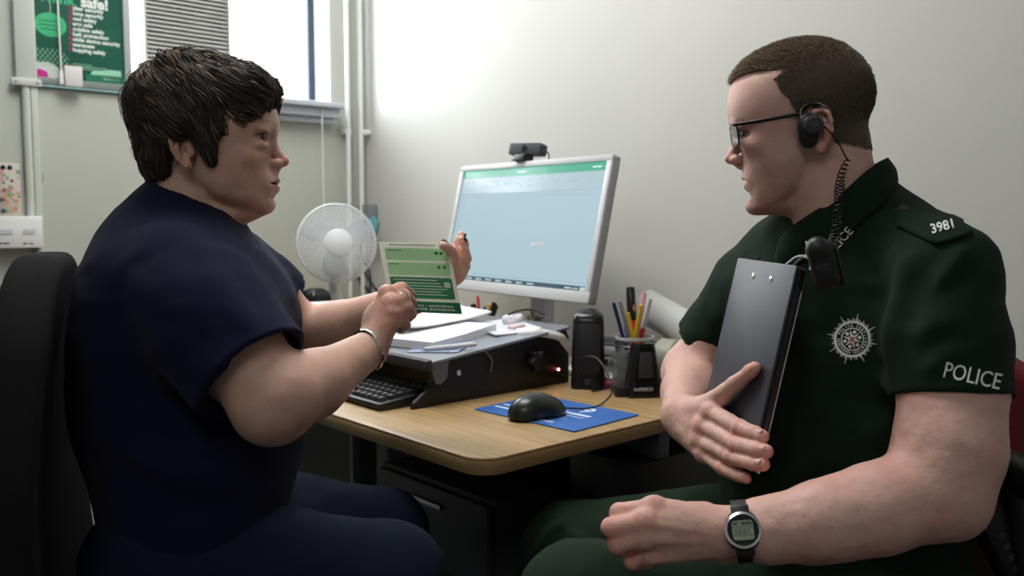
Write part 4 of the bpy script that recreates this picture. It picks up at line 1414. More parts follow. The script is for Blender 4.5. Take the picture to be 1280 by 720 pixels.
def on_slope(u, v, h=0.0): return Mtop @ Vector((u, v, 0.006+h))
def sheet_stack(name, u0, v0, u1, v1, rot, t, h, label, group=None, curl=0.0, mm=None):
    bm = bmesh.new()
    cu, cv = (u0+u1)/2, (v0+v1)/2
    Mx = Mtop @ Matrix.Translation((cu, cv, 0.0065+h)) @ Matrix.Rotation(rot, 4, 'Z')
    N = 10
    a = (u1-u0)/2; b = (v1-v0)/2
    top = [[None]*(N+1) for _ in range(N+1)]; bot = [[None]*(N+1) for _ in range(N+1)]
    rr = random.Random(hash(name) % 7+int(u0*1000))
    for i in range(N+1):
        for j in range(N+1):
            x = -a+2*a*i/N; y = -b+2*b*j/N
            c = curl*max(0, (abs(x)/a)-0.3)**2*(1 if x < 0 else 0.6)
            top[i][j] = bm.verts.new(Mx @ Vector((x, y, t+c+0.0005*math.sin(9*i/N+4*j/N))))
            bot[i][j] = bm.verts.new(Mx @ Vector((x, y, c*0.9)))
    for i in range(N):
        for j in range(N):
            bm.faces.new((top[i][j], top[i+1][j], top[i+1][j+1], top[i][j+1]))
            bm.faces.new((bot[i][j+1], bot[i+1][j+1], bot[i+1][j], bot[i][j]))
    for i in range(N):
        bm.faces.new((bot[i][0], bot[i+1][0], top[i+1][0], top[i][0])); bm.faces.new((top[i][N], top[i+1][N], bot[i+1][N], bot[i][N]))
        bm.faces.new((top[0][i], top[0][i+1], bot[0][i+1], bot[0][i])); bm.faces.new((bot[N][i], bot[N][i+1], top[N][i+1], top[N][i]))
    o = bm_obj(name, bm, mm or M_paper, None, smooth=True)
    return tag(o, label, 'papers', group)
M_paper2 = mat('paper_edges', (0.62, 0.64, 0.68), 0.8, noise=0.2, nscale=300)
sheet_stack('paper_stack', 0.035, 0.075, 0.235, 0.36, 0.18, 0.016, 0.0, 'thick wad of white paper at the near side of the document slope', curl=0.004)
sheet_stack('paper_sheet', 0.10, 0.18, 0.33, 0.46, -0.15, 0.003, 0.022, 'white sheet on top of the wad, behind the leaflet', curl=0.02)
sheet_stack('paper_sheet', 0.045, 0.02, 0.145, 0.13, 0.5, 0.0015, 0.0005, 'blue-grey printed slip under the pen at the corner of the slope', mm=mat('blue_slip', (0.30, 0.36, 0.52), 0.6, noise=0.5, nscale=120))
sheet_stack('paper_sheet', 0.24, 0.03, 0.35, 0.20, -0.3, 0.002, 0.0005, 'pale slip of paper lying near the top edge of the slope', curl=0.006, mm=M_paper2)

# white pen on the slips
def pen(name, a, b, r, m, label, cat='pen', group=None, tip=None, cap=None):
    a = Vector(a); b = Vector(b); t = (b-a)
    L = t.length; z = t.normalized(); x = z.orthogonal().normalized(); y = z.cross(x)
    M = frame(x, y, z).to_4x4(); M.translation = a
    o = empty(name, a, label, cat, group)
    lathe('barrel', [(r*0.9, L*0.1), (r, L*0.13), (r, L*0.93), (r*0.8, L*0.97), (0, L*0.972)], m, o, M, 14)
    lathe('tip', [(0, 0), (r*0.25, 0.001), (r*0.9, L*0.1)], tip or M_dark, o, M, 14)
    if cap: lathe('cap', [(r*1.12, L*0.66), (r*1.15, L*0.67), (r*1.12, L*0.98), (r*0.9, L), (0, L*1.001)], cap, o, M, 14)
    return o
pen('ballpoint_pen', on_slope(0.045, 0.075, 0.006), on_slope(0.125, -0.005, 0.010), 0.0048, M_lgrey, 'pale grey pen lying on the blue-grey slip', tip=M_steel)
er = prism('eraser', rrect(-0.018, -0.012, 0.018, 0.012, 0.005), 0, 0.010, mat('pale_pink_rubber', (0.75, 0.55, 0.55), 0.7), None, Mtop @ Matrix.Translation((0.30, 0.075, 0.0065)), 0.003)
tag(er, 'pale pink eraser at the top corner of the document slope', 'eraser')
# crumpled tissue
f = Field(); f.ell((0, 0, 0.010), (0.024, 0.019, 0.013)); f.add(lambda p: 0.007*vnoise(p, 60)+0.003*vnoise(p, 150), 0, 'd'); f.cut((0, 0, 0.001), (0, 0, -1))
v, q = f.mesh(0.0022)
Mt_ = Mtop @ Matrix.Translation((0.335, 0.13, 0.0065))
t_ = link('tissue', np_mesh('tissue', [(xf(Mt_, v), q, None)]), mat('tissue_white', (0.7, 0.7, 0.74), 0.9)); tag(t_, 'crumpled white tissue beside the monitor foot', 'tissue')

# ------------------------------------------------------------------ monitor
M_bez = mat('monitor_white', (0.60, 0.61, 0.62), 0.35)
M_side = mat('monitor_side_grey', (0.36, 0.37, 0.37), 0.45)
BR = P(736, 380, 1.90)
mdir = Vector((-0.60, 0.80, 0)).normalized()              # towards the far side of the screen
mback = Vector((0.80, 0.60, 0)).normalized()
mt = math.radians(12.5)
mup = (Vector((0, 0, 1))*math.cos(mt)+mback*math.sin(mt)).normalized()
mnorm = mdir.cross(mup).normalized()
if mnorm.dot(mback) > 0: mnorm = -mnorm                   # towards the viewer of the screen
MW, MH = 0.600, 0.333
Mm = frame(-mdir, mup, mnorm).to_4x4(); Mm.translation = BR+mdir*MW        # x to the right, y up, z out of the screen
mon = empty('monitor', BR+mdir*MW/2, 'white framed computer monitor showing an empty spreadsheet window', 'monitor')
bz = 0.014
prism('casing', rrect(0, 0, MW, MH, 0.006), -0.022, -0.003, M_side, mon, Mm, 0.002)
bm = bmesh.new()
for x0, y0, x1, y1 in ((0, 0, MW, 0.026), (0, MH-bz, MW, MH), (0, 0.026, bz, MH-bz), (MW-bz-0.002, 0.026, MW, MH-bz)):
    add_prism(bm, [(x0, y0), (x1, y0), (x1, y1), (x0, y1)], -0.0032, 0.004, Mm)
bm_obj('bezel', bm, M_bez, mon, bevel=0.0012)
sx0, sy0, sx1, sy1 = bz, 0.026, MW-bz-0.002, MH-bz
SCR = 0.46
M_scr = mat('screen_glow', (0.02, 0.02, 0.02), 0.6, emit=(0.47, 0.66, 0.74), estr=SCR)
M_scr2 = mat('screen_ribbon_glow', (0.02, 0.02, 0.02), 0.2, emit=(0.52, 0.69, 0.76), estr=SCR)
M_scrg = mat('screen_green_glow', (0.02, 0.02, 0.02), 0.2, emit=(0.055, 0.30, 0.20), estr=0.8)
M_scrd = mat('screen_dark_glow', (0.015, 0.02, 0.025), 0.2, emit=(0.03, 0.06, 0.09), estr=0.8)
M_scrl = mat('screen_line_glow', (0.02, 0.02, 0.02), 0.2, emit=(0.38, 0.52, 0.58), estr=SCR)
M_scrw = mat('screen_icon_glow', (0.02, 0.02, 0.02), 0.2, emit=(0.75, 0.85, 0.85), estr=0.7)
scr = quads('screen', [(sx0, sy0, sx1, sy1)], Mm @ Matrix.Translation((0, 0, -0.0025)), M_scr, mon)
L1 = Mm @ Matrix.Translation((0, 0, -0.0021)); L2 = Mm @ Matrix.Translation((0, 0, -0.0017))
quads('title_bar', [(sx0, sy1-0.020, sx1, sy1)], L1, M_scrg, scr)
quads('ribbon', [(sx0, sy1-0.062, sx1, sy1-0.021)], L1, M_scr2, scr)
quads('taskbar', [(sx0, sy0, sx1, sy0+0.011)], L1, M_scrd, scr)
rr = random.Random(4)
rec = [(sx0, sy1-0.0630, sx1, sy1-0.0622), (sx0, sy1-0.0730, sx1, sy1-0.0724), (sx0, sy0+0.018, sx1, sy0+0.0187), (sx0+0.022, sy0+0.018, sx0+0.0224, sy1-0.073)]
for i in range(34):
    x = sx0+0.02+rr.random()*(sx1-sx0-0.1); y = sy1-0.03-0.006*rr.randint(0, 3)
    rec.append((x, y, x+0.004+0.014*rr.random(), y+0.0022))
quads('menu_marks', rec, L2, M_scrl, scr)
rec = [(sx0+0.014+i*0.043, sy0+0.0035, sx0+0.018+i*0.043, sy0+0.0075) for i in range(9)]
rec += [(sx0+0.020+i*0.043, sy0+0.0045, sx0+0.020+i*0.043+0.016, sy0+0.0065) for i in range(9)]
rec += [(sx1-0.075, sy0+0.004, sx1-0.055, sy0+0.006), (sx1-0.05, sy0+0.004, sx1-0.03, sy0+0.0055), (sx1-0.024, sy0+0.002, sx1-0.006, sy0+0.0042), (sx1-0.024, sy0+0.006, sx1-0.006, sy0+0.008),
        (sx0+0.24, sy1-0.012, sx0+0.275, sy1-0.0095), (sx1-0.05, sy1-0.012, sx1-0.02, sy1-0.0095)]
for r_ in rec: quads('icon', [r_], L2, M_scrw, scr)
# stand: neck with gathered cable, foot behind the slope
mc_ = BR+mdir*MW*0.36
neck_o = Vector((mc_.x, mc_.y, ZD))+mback*0.045
Mn = frame(-mdir, mback, Vector((0, 0, 1))).to_4x4(); Mn.translation = neck_o
prism('stand_neck', rrect(-0.028, -0.016, 0.028, 0.016, 0.006), 0.02, 0.30, M_bez, mon, Mn, 0.002)
prism('stand_foot', rrect(-0.13, -0.11, 0.13, 0.10, 0.02), 0.0, 0.016, M_bez, mon, Mn, 0.003)
box('hinge', neck_o+Vector((0, 0, 0.25))+mback*0.012, (0.035, 0.012, 0.035), M_side, mon, frame(-mdir, mback, Vector((0, 0, 1))), 0.006)
bm = bmesh.new()
for k in range(5):
    add_tube(bm, smooth_path([neck_o+(-mdir)*(-0.03+0.012*k)-mback*0.022+Vector((0, 0, 0.10+0.006*k)), neck_o-mback*0.035+(-mdir)*(0.01*(k-2))+Vector((0, 0, 0.115+0.012*(k % 3))),
                             neck_o+(-mdir)*(0.032-0.008*k)-mback*0.024+Vector((0, 0, 0.125-0.008*k))]), 0.0022, 6)
bm_obj('cable_bundle', bm, mat('khaki_cable', (0.13, 0.12, 0.09), 0.6), mon, smooth=True)
# webcam on the top edge
wc = BR+mdir*(MW*0.555)+mup*(MH+0.030)
cam_o = empty('webcam', wc-mup*0.03, 'black webcam clipped on top of the white monitor', 'webcam')
Mw = Mm @ Matrix.Rotation(math.radians(12), 4, 'Y'); Mw.translation = wc+mback*0.012
prism('body', rrect(-0.052, -0.014, 0.052, 0.016, 0.006), -0.014, 0.014, M_dark, cam_o, Mw, 0.003)
lathe('lens', [(0.009, 0), (0.009, 0.0012), (0.006, 0.0016), (0.0, 0.0012)], M_blackg, cam_o, Mw @ Matrix.Translation((0, 0.001, 0.014)), 24)
box('clip', wc-mup*0.021+mback*0.004, (0.020, 0.007, 0.016), M_black, cam_o, frame(-mdir, mup, mnorm), 0.002)
box('clip_tongue', wc-mup*0.026-mback*0.006, (0.022, 0.0025, 0.012), M_black, cam_o, frame(-mdir, mup, mnorm), 0.002)
tube('cable', smooth_path([wc+(-mdir)*0.04+mback*0.026, wc+(-mdir)*0.052+mback*0.04-mup*0.012, wc+(-mdir)*0.04+mback*0.055-mup*0.05]), 0.0018, M_black, cam_o)
c1 = tube('monitor_cable', smooth_path([P(617, 404, 2.05), P(640, 391, 2.06), P(662, 387, 2.06), P(680, 393, 2.02)]), 0.0024, M_black)
tag(c1, 'thin black cable looping left of the monitor stand', 'cable')

# ------------------------------------------------------------------ speakers
def speaker(px, base, yaw, label, s=1.0):
    o = empty('desktop_speaker', base, label, 'speaker', None)
    M = Matrix.Translation(base) @ Matrix.Rotation(yaw, 4, 'Z') @ Matrix.Scale(s, 4)
    bm = bmesh.new(); N = 12; K = 14
    rings = []
    for k in range(K+1):
        t = k/K; z = 0.165*t
        w = 0.036*(1-0.10*t); d = 0.042*(1-0.18*t)
        if t > 0.85:
            q = math.sqrt(max(0, 1-((t-0.85)/0.15)**2)); w *= 0.55+0.45*q; d *= 0.55+0.45*q
        ring = []
        for x, y in rrect(-w, -d, w, d, 0.013, 3):
            ring.append(bm.verts.new(M @ Vector((x, y+0.008*t, z))))
        rings.append(ring)
    n = len(rings[0])
    for a, b in zip(rings, rings[1:]):
        for i in range(n): bm.faces.new((a[i], a[(i+1) % n], b[(i+1) % n], b[i]))
    bm.faces.new(rings[0][::-1]); bm.faces.new(rings[-1])
    bm_obj('cabinet', bm, M_blackg, o, smooth=True)
    Mg = M @ Matrix.Translation((0, -0.0405, 0.088)) @ Matrix.Rotation(math.radians(90-3.5), 4, 'X')
    prism('grille', rrect(-0.026, -0.055, 0.026, 0.050, 0.012), -0.001, 0.0015, M_black, o, Mg, 0.0005)
    lathe('volume_knob', [(0.007, 0), (0.007, 0.004), (0.0, 0.0045)], M_dark, o, M @ Matrix.Translation((-0.0, -0.042, 0.017)) @ Matrix.Rotation(math.radians(90), 4, 'X'), 20)
    return o, M
sp_b = Pz(727, 484, ZD)
sp, Msp = speaker(0, sp_b+U*0.02, math.radians(-6), 'black desktop speaker with red light at the end of the document slope')
M_led = mat('red_led', (0.3, 0.02, 0.02), 0.3, emit=(1.0, 0.25, 0.2), estr=14)
lp = P(712.5, 473, 1.752)
lathe_on('power_light', [(0.0025, 0), (0.0025, 0.001), (0.0, 0.0018)], slope_o+U*0.352-V*0.0005+Vector((0, 0, 0.032)), -V, M_led, slope)
sp2_b = Vector((P(392, 380, 2.42).x, 2.42, ZD))
speaker(0, sp2_b, math.radians(-40), 'black desktop speaker standing left of the white fan')

# white tape label hanging off the slope corner
ts = [on_slope(0.27, 0.045, 0.003), on_slope(0.28, 0.010, 0.005), Pn(697, 420, V, 1.315), Pn(707, 429, V, 1.312), Pn(716, 441, V, 1.310), Pn(723, 453, V, 1.310)]
pp = smooth_path(ts, 6)
bm = bmesh.new(); last = None
wdir = (U*0.55+Vector((0, 0, 0.35))+V*0.15).normalized()
for i, p in enumerate(pp):
    t = (pp[min(i+1, len(pp)-1)]-pp[max(i-1, 0)]).normalized()
    w_ = t.cross((p-Vector((0, 0, CAMZ))).normalized()*0.7+Vector((0, 0, -0.5 if i < 8 else 0))).normalized()*0.0085
    a = bm.verts.new(p-w_); b = bm.verts.new(p+w_)
    if last: bm.faces.new((last[0], a, b, last[1]))
    last = (a, b)
o = bm_obj('cable_label', bm, mat('white_tape', (0.85, 0.86, 0.86), 0.6), None, smooth=True)
s_ = o.modifiers.new('s', 'SOLIDIFY'); s_.thickness = 0.0008
tag(o, 'white paper strip hanging over the end of the document slope', 'label')
lathe_on('logo', [(0.0045, 0), (0.0045, 0.0004), (0.0025, 0.0004), (0.0025, 0.0)], pp[-3]-V*0.0014, -V, M_black, o)

# ------------------------------------------------------------------ keyboard
kb_o = Pz(474, 515, ZD)
Mk_ = Matrix.Translation(R3(kb_o.dot(U), kb_o.dot(V), ZD)) @ RUV.to_4x4()
kbd = empty('keyboard', Mk_.translation, 'black computer keyboard in front of the document slope', 'keyboard')
KW, KD = 0.44, 0.155
base_poly = [(0.0, 0.004), (0.0, 0.014), (KD, 0.026), (KD, 0.002), (0.01, 0.0)]
prism('case', base_poly, 0, KW, M_black, kbd, Mk_ @ Matrix(((1, 0, 0, 0), (0, 0, 1, 0), (0, 1, 0, 0), (0, 0, 0, 1))), 0.002)
Mkk = Mk_ @ Matrix.Translation((0, 0, 0.0145)) @ Matrix.Rotation(-math.atan2(0.012, KD), 4, 'Y')
M_key = mat('key_plastic', (0.022, 0.022, 0.025), 0.5)
M_print = mat('key_print', (0.55, 0.55, 0.58), 0.6)
bm = bmesh.new(); bp_ = bmesh.new()
rk = random.Random(2)
for r in range(6):
    for c in range(21):
        if c in (15, 16) and r in (3,): continue
        if r == 5-5 and 4 < c < 10: continue
        x = 0.010+r*0.0215+(0.004 if r == 5 else 0); y = 0.012+c*0.0199
        for s_, h_ in ((0.0086, 0.0), ):
            M1 = Mkk @ Matrix.Translation((x+0.009, y+0.009, 0.0))
            a = [bm.verts.new(M1 @ Vector((sx*0.0090, sy*0.0090, 0))) for sx, sy in ((-1, -1), (1, -1), (1, 1), (-1, 1))]
            b = [bm.verts.new(M1 @ Vector((sx*0.0070-0.0005, sy*0.0070, 0.0065))) for sx, sy in ((-1, -1), (1, -1), (1, 1), (-1, 1))]
            bm.faces.new(b)
            for i in range(4): bm.faces.new((a[i], a[(i+1) % 4], b[(i+1) % 4], b[i]))
            add_prism(bp_, [(-0.002, -0.001), (0.002, -0.001), (0.002, 0.0015), (-0.002, 0.0015)], 0.0066, 0.0068, M1 @ Matrix.Translation((0.001, 0.001, 0)))
bm.faces.new([bm.verts.new(Mkk @ Vector(p)) for p in ((0.010, 0.12, 0.0055), (0.026, 0.12, 0.0055), (0.026, 0.215, 0.0055), (0.010, 0.215, 0.0055))])
bm_obj('keys', bm, M_key, kbd)
bm_obj('key_letters', bp_, M_print, kbd)

# ------------------------------------------------------------------ mouse mat and mouse
mm_l = Pz(600, 511, ZD); mm_b = Pz(718, 541, ZD)
mu, mv_ = mm_b.dot(U), mm_b.dot(V)
mat_w = (mm_l-mm_b).length; mat_d = 0.180
Mmat = Matrix.Translation(R3(mu, mv_, ZD)) @ RUV.to_4x4() @ Matrix.Rotation(math.radians(3), 4, 'Z')
mmat = empty('mouse_mat', Mmat.translation, 'blue mouse mat with white printing on the oak desk', 'mouse mat')
prism('mat', rrect(0, 0, mat_d, mat_w, 0.004), 0, 0.0028, mat('mat_blue', (0.032, 0.125, 0.42), 0.55), mmat, Mmat, 0.0006)
# printing faces the keyboard side
Mpr = Mmat @ Matrix.Translation((0, mat_w, 0.0029)) @ Matrix.Rotation(-math.pi/2, 4, 'Z')      # x runs from the far left end towards the camera, y to the wall
M_mprint = mat('mat_print', (0.62, 0.72, 0.85), 0.6)
for it_ in [('oom', 0.140, 0.016, 0.022), ('9', 0.150, 0.118, 0.052)]: texts('print', [it_], Mpr, M_mprint, mmat, bold=0.02)
for r_ in [(0.11, 0.094, 0.20, 0.104), (0.11, 0.080, 0.20, 0.083), (0.145, 0.055, 0.185, 0.0565), (0.012, 0.064, 0.06, 0.070), (0.012, 0.040, 0.055, 0.048)]: quads('print_line', [r_], Mpr, M_mprint, mmat, 0.0002)
f = Field()
f.ell((0, 0, 0.004), (0.057, 0.0315, 0.034))
f.ell((-0.012, 0, 0.008), (0.040, 0.029, 0.032), 0.02)
f.cut((0, 0, 0.0015), (0, 0, -1), 0.002)
for s in (-1, 1): f.cut((0, s*0.0295, 0), (0, s, -0.15), 0.006)
f.cone((0.020, 0, 0.034), (0.060, 0, 0.022), 0.0008, 0.0008, 0.001, 's')
v, q = f.mesh(0.0012)
mo = Pz(676, 526, ZD)+V*0.02+U*0.012
Mmo = Matrix.Translation(Vector((mo.x, mo.y, ZD+0.0028))) @ Matrix.Rotation(math.radians(30), 4, 'Z')
mouse = empty('computer_mouse', Mmo.translation, 'black computer mouse on the blue mouse mat', 'mouse')
link('shell', np_mesh('shell', [(xf(Mmo, v), q, None)]), mat('mouse_shell', (0.012, 0.016, 0.015), 0.28), mouse)
lathe('scroll_wheel', [(0.008, -0.003), (0.0095, -0.002), (0.0095, 0.002), (0.008, 0.003)], M_dark, mouse, Mmo @ Matrix.Translation((0.030, 0, 0.0235)) @ Matrix.Rotation(math.pi/2, 4, 'X'), 24)
ms = Mmo @ Vector((0.057, 0, 0.009))
tube('cable', smooth_path([ms, Pz(738, 510, ZD+0.004), Pz(756, 502, ZD+0.006), P(765, 488, 1.66), P(757, 463, 1.69), P(745, 447, 1.74), P(730, 447, 1.79), P(722, 455, 1.83)]), 0.0017, M_black, mouse)
c2 = tube('speaker_cable', smooth_path([Pz(740, 489, ZD+0.003), Pz(756, 486, ZD+0.003), P(771, 474, 1.80), P(771, 450, 1.85), P(768, 425, 1.92)]), 0.0018, M_black)
tag(c2, 'black cable rising between the speaker and the pen pot', 'cable')

# ------------------------------------------------------------------ pen pot with pens
pp_o = Vector((P(793, 430, 1.85).x, 1.85, ZD))
pot = empty('pen_pot', pp_o, 'round wire mesh pen pot full of pens beside the black sharpener', 'pen pot')
M_mesh = mat('mesh_grey', (0.20, 0.20, 0.21), 0.35, metal=0.6)
bm = bmesh.new()
Mp = Matrix.Translation(pp_o)
add_lathe(bm, [(0.001, 0), (0.036, 0), (0.036, 0.003), (0.001, 0.003)], Mp, 36)
for k in range(36):
    a = 2*math.pi*k/36
    add_tube(bm, [Mp @ Vector((0.036*math.cos(a), 0.036*math.sin(a), 0.002)), Mp @ Vector((0.040*math.cos(a), 0.040*math.sin(a), 0.105))], 0.0009, 4)
for k in range(11):
    z_ = 0.006+k*0.0095; r = 0.036+0.004*z_/0.105
    add_tube(bm, [Mp @ Vector((r*math.cos(2*math.pi*i/36), r*math.sin(2*math.pi*i/36), z_)) for i in range(37)], 0.0009, 4)
bm_obj('mesh_wall', bm, M_mesh, pot, smooth=True)
lathe('rim', [(0.0385, 0.104), (0.0415, 0.104), (0.0415, 0.110), (0.0385, 0.110), (0.0385, 0.104)], M_lgrey, pot, Mp, 36, cap=False)
PC = dict(black=M_blackg, grey=M_grey, red=mat('pen_red', (0.55, 0.03, 0.04), 0.35), yellow=mat('pen_yellow', (0.72, 0.50, 0.04), 0.4), blue=mat('pen_blue', (0.03, 0.05, 0.35), 0.35),
          pink=mat('pen_pink', (0.75, 0.35, 0.42), 0.4), orange=mat('pen_orange', (0.75, 0.20, 0.05), 0.4), purple=mat('pen_purple', (0.14, 0.06, 0.40), 0.4), green=mat('pen_green', (0.05, 0.30, 0.12), 0.4),
          white=M_lgrey, navy=mat('pen_navy', (0.02, 0.03, 0.10), 0.35))
def pens(base, R, Y, lst, zb, group, where):
    n = len(lst)
    for i, (px, py, r, body, cap, lab) in enumerate(lst):
        top = P(px, py, Y+0.012*((i*7) % 5-2))
        off = Vector((top.x-base.x, top.y-base.y, 0))
        foot = base-off.normalized()*min(R*0.6, off.length*0.8)*0.8+Vector((0.004*((i*3) % 5-2), 0.004*((i*5) % 3-1), 0.005)) if off.length > 1e-4 else base+Vector((0, 0, 0.005))
        pen('pen', foot, top, r, PC[body], lab+' '+where, 'pen', group, cap=PC[cap] if cap else None)
pens(pp_o, 0.03, 1.85, [(766, 375, 0.0040, 'navy', None, 'slim dark navy pencil leaning far left'), (774, 374, 0.0040, 'grey', None, 'slim grey pencil leaning left'),
    (788, 359, 0.0085, 'red', 'black', 'thick red marker with tall black cap'), (784, 388, 0.0042, 'yellow', None, 'short yellow pencil leaning left'), (791, 378, 0.0045, 'orange', None, 'orange pencil in the middle'),
    (802, 378, 0.0045, 'yellow', None, 'yellow pencil leaning right'), (806, 362, 0.0052, 'pink', None, 'tall pale pink pen'), (808, 385, 0.0045, 'black', None, 'short black pen at the right'),
    (812, 373, 0.0050, 'red', 'white', 'red pen with pale top at far right'), (781, 405, 0.0042, 'blue', None, 'short blue pen at the left')],
    0, 'pens in the pot beside the sharpener', 'in the mesh pen pot')
# second pot behind the leaflet
p2 = Vector((P(603, 400, 2.14).x, 2.14, ZD))
pot2 = empty('pen_pot', p2, 'dark pen pot of felt tips half hidden behind the green leaflet', 'pen pot')
lathe('cup', [(0.001, 0), (0.034, 0), (0.037, 0.098), (0.034, 0.098), (0.031, 0.004), (0.001, 0.004)], M_black, pot2, Matrix.Translation(p2), 32)
pens(p2, 0.028, 2.14, [(581, 383, 0.0055, 'purple', 'blue', 'purple felt tip with blue cap'), (591, 380, 0.0065, 'white', 'black', 'white marker with black cap'), (597, 368, 0.0038, 'red', None, 'thin red pencil leaning left'),
    (600, 385, 0.0052, 'orange', None, 'orange felt tip'), (608, 383, 0.0065, 'navy', 'blue', 'dark blue marker'), (612, 378, 0.0048, 'yellow', None, 'yellow pencil'), (618, 378, 0.0055, 'green', 'black', 'green marker with black cap'),
    (622, 379, 0.0050, 'black', None, 'black pen leaning right')], 0, 'felt tips in the pot behind the leaflet', 'in the pot behind the leaflet')

# black electric sharpener with the maker's name
sh_o = Pz(803, 498, ZD)+U*0.005
Msh = Matrix.Translation(sh_o+Vector((0, 0.026, 0))) @ Matrix.Rotation(math.radians(8), 4, 'Z')
shp = empty('pencil_sharpener', sh_o, 'black tapered desk sharpener with white lettering beside the pen pot', 'sharpener')
bm = bmesh.new(); rings = []
for z_, w, d in ((0, 0.0345, 0.028), (0.006, 0.0345, 0.028), (0.05, 0.029, 0.024), (0.100, 0.0225, 0.020), (0.108, 0.020, 0.018)):
    rings.append([bm.verts.new(Msh @ Vector((x, y, z_))) for x, y in rrect(-w, -d, w, d, 0.009, 4)])
n = len(rings[0])
for a, b in zip(rings, rings[1:]):
    for i in range(n): bm.faces.new((a[i], a[(i+1) % n], b[(i+1) % n], b[i]))
bm.faces.new(rings[0][::-1]); bm.faces.new(rings[-1])
bm_obj('body', bm, M_blackg, shp, bevel=0.0)
prism('foot', rrect(-0.058, -0.014, -0.028, 0.014, 0.008), 0, 0.020, M_black, shp, Msh, 0.003)
prism('front_plate', [(-0.016, 0.040), (0.016, 0.040), (0.012, 0.092), (-0.012, 0.092)], 0, 0.001, M_dark, shp, Msh @ Matrix.Translation((0, -0.0285, 0)) @ Matrix.Rotation(math.radians(90-4), 4, 'X'), 0.0003)
texts('lettering', [('RAPESCO', -0.025, 0.0, 0.0092)], Msh @ Matrix.Translation((0, -0.0288, 0.015)) @ Matrix.Rotation(math.radians(90-5), 4, 'X'), M_thread_p if 'M_thread_p' in globals() else M_lgrey, shp, bold=0.02)
# clear tumbler
tm_o = Vector((P(777, 470, 1.80).x, 1.80, ZD))
M_glass = mat('clear_plastic', (0.75, 0.80, 0.82), 0.08, trans=0.85, ior=1.15)
tb = lathe('tumbler', [(0.001, 0.0), (0.019, 0.0), (0.021, 0.085), (0.0195, 0.085), (0.0175, 0.003), (0.001, 0.003)], M_glass, None, Matrix.Translation(tm_o), 32)
tag(tb, 'clear plastic tumbler standing left of the black sharpener', 'tumbler')
gb_o = P(762, 453, 1.86)
gz = 0.024
bm = bmesh.new(); bmesh.ops.create_uvsphere(bm, u_segments=32, v_segments=20, radius=gz, matrix=Matrix.Translation((gb_o.x, gb_o.y, ZD+0.018+gz)))
gb = bm_obj('glass_ball', bm, mat('glass', (0.9, 0.93, 0.95), 0.02, trans=1.0, ior=1.45), None, smooth=True)
tag(gb, 'small clear glass ball behind the mouse cable', 'glass ball')
pd = lathe('sticky_note_dish', [(0.001, 0), (0.026, 0), (0.028, 0.012), (0.020, 0.018), (0.001, 0.012)], mat('magenta_plastic', (0.45, 0.03, 0.16), 0.4), None, Matrix.Translation((gb_o.x, gb_o.y, ZD)), 32)
tag(pd, 'small magenta dish under the glass ball', 'dish')
# stack of dark notebooks behind
for k, (lab, mm) in enumerate((('black notebook under the grey one behind the speaker', M_black), ('grey notebook in the middle of the stack behind the speaker', M_grey), ('dark blue notebook on top of the stack behind the speaker', mat('navy_cover', (0.02, 0.03, 0.07), 0.4)))):
    o_ = Vector((P(764, 430, 1.98).x, 1.98, 0))
    nb = empty('notebook', o_+Vector((0, 0, ZD+k*0.027)), lab, 'notebook')
    nb_c = o_+Vector((0.004*k, 0, ZD+0.0135+k*0.027))
    Rn = RUV @ Matrix.Rotation(0.1*k, 3, 'Z')
    box('cover', nb_c, (0.055, 0.075, 0.013), mm, nb, Rn, 0.002)
    box('pages', nb_c-V*0.004*0-Rn @ Vector((0.002, 0.001, 0)), (0.0545, 0.0755, 0.0095), M_paper, nb, Rn, 0.0005)
# tape roll standing on its edge
tr_c = Vector((P(836, 440, 1.93).x, 1.93, ZD+0.0465))
ax = Vector((0.80, -0.55, 0)).normalized()
xx = Vector((0, 0, 1)); yy = ax.cross(xx)
Mr = frame(xx, yy, ax).to_4x4(); Mr.translation = tr_c
tr = lathe('tape_roll', [(0.033, -0.020), (0.043, -0.021), (0.046, -0.018), (0.046, 0.018), (0.043, 0.021), (0.033, 0.020), (0.033, -0.020)], mat('stone_plastic', (0.42, 0.42, 0.36), 0.45), None, Mr, 48, cap=False)
tag(tr, 'pale stone coloured tape roll standing on edge beside the officer\'s arm', 'tape roll')
lathe('core', [(0.0332, -0.0198), (0.0332, 0.0198), (0.029, 0.0198), (0.029, -0.0198), (0.0332, -0.0198)], M_dark, tr, Mr, 48, cap=False)
# rolled poster leaning in the corner of desk and wall
a_, b_ = P(806, 382, 2.06), P(925, 448, 1.86)
z_ = (b_-a_).normalized(); x_ = z_.orthogonal().normalized(); y_ = z_.cross(x_)
Mq = frame(x_, y_, z_).to_4x4(); Mq.translation = a_
rp = lathe('paper_roll', [(0.036, 0), (0.040, 0.0), (0.040, (b_-a_).length), (0.036, (b_-a_).length), (0.036, 0)], mat('white_roll', (0.66, 0.68, 0.66), 0.6), None, Mq, 40, cap=False)
tag(rp, 'large white paper roll lying against the wall behind the tape roll', 'paper roll')

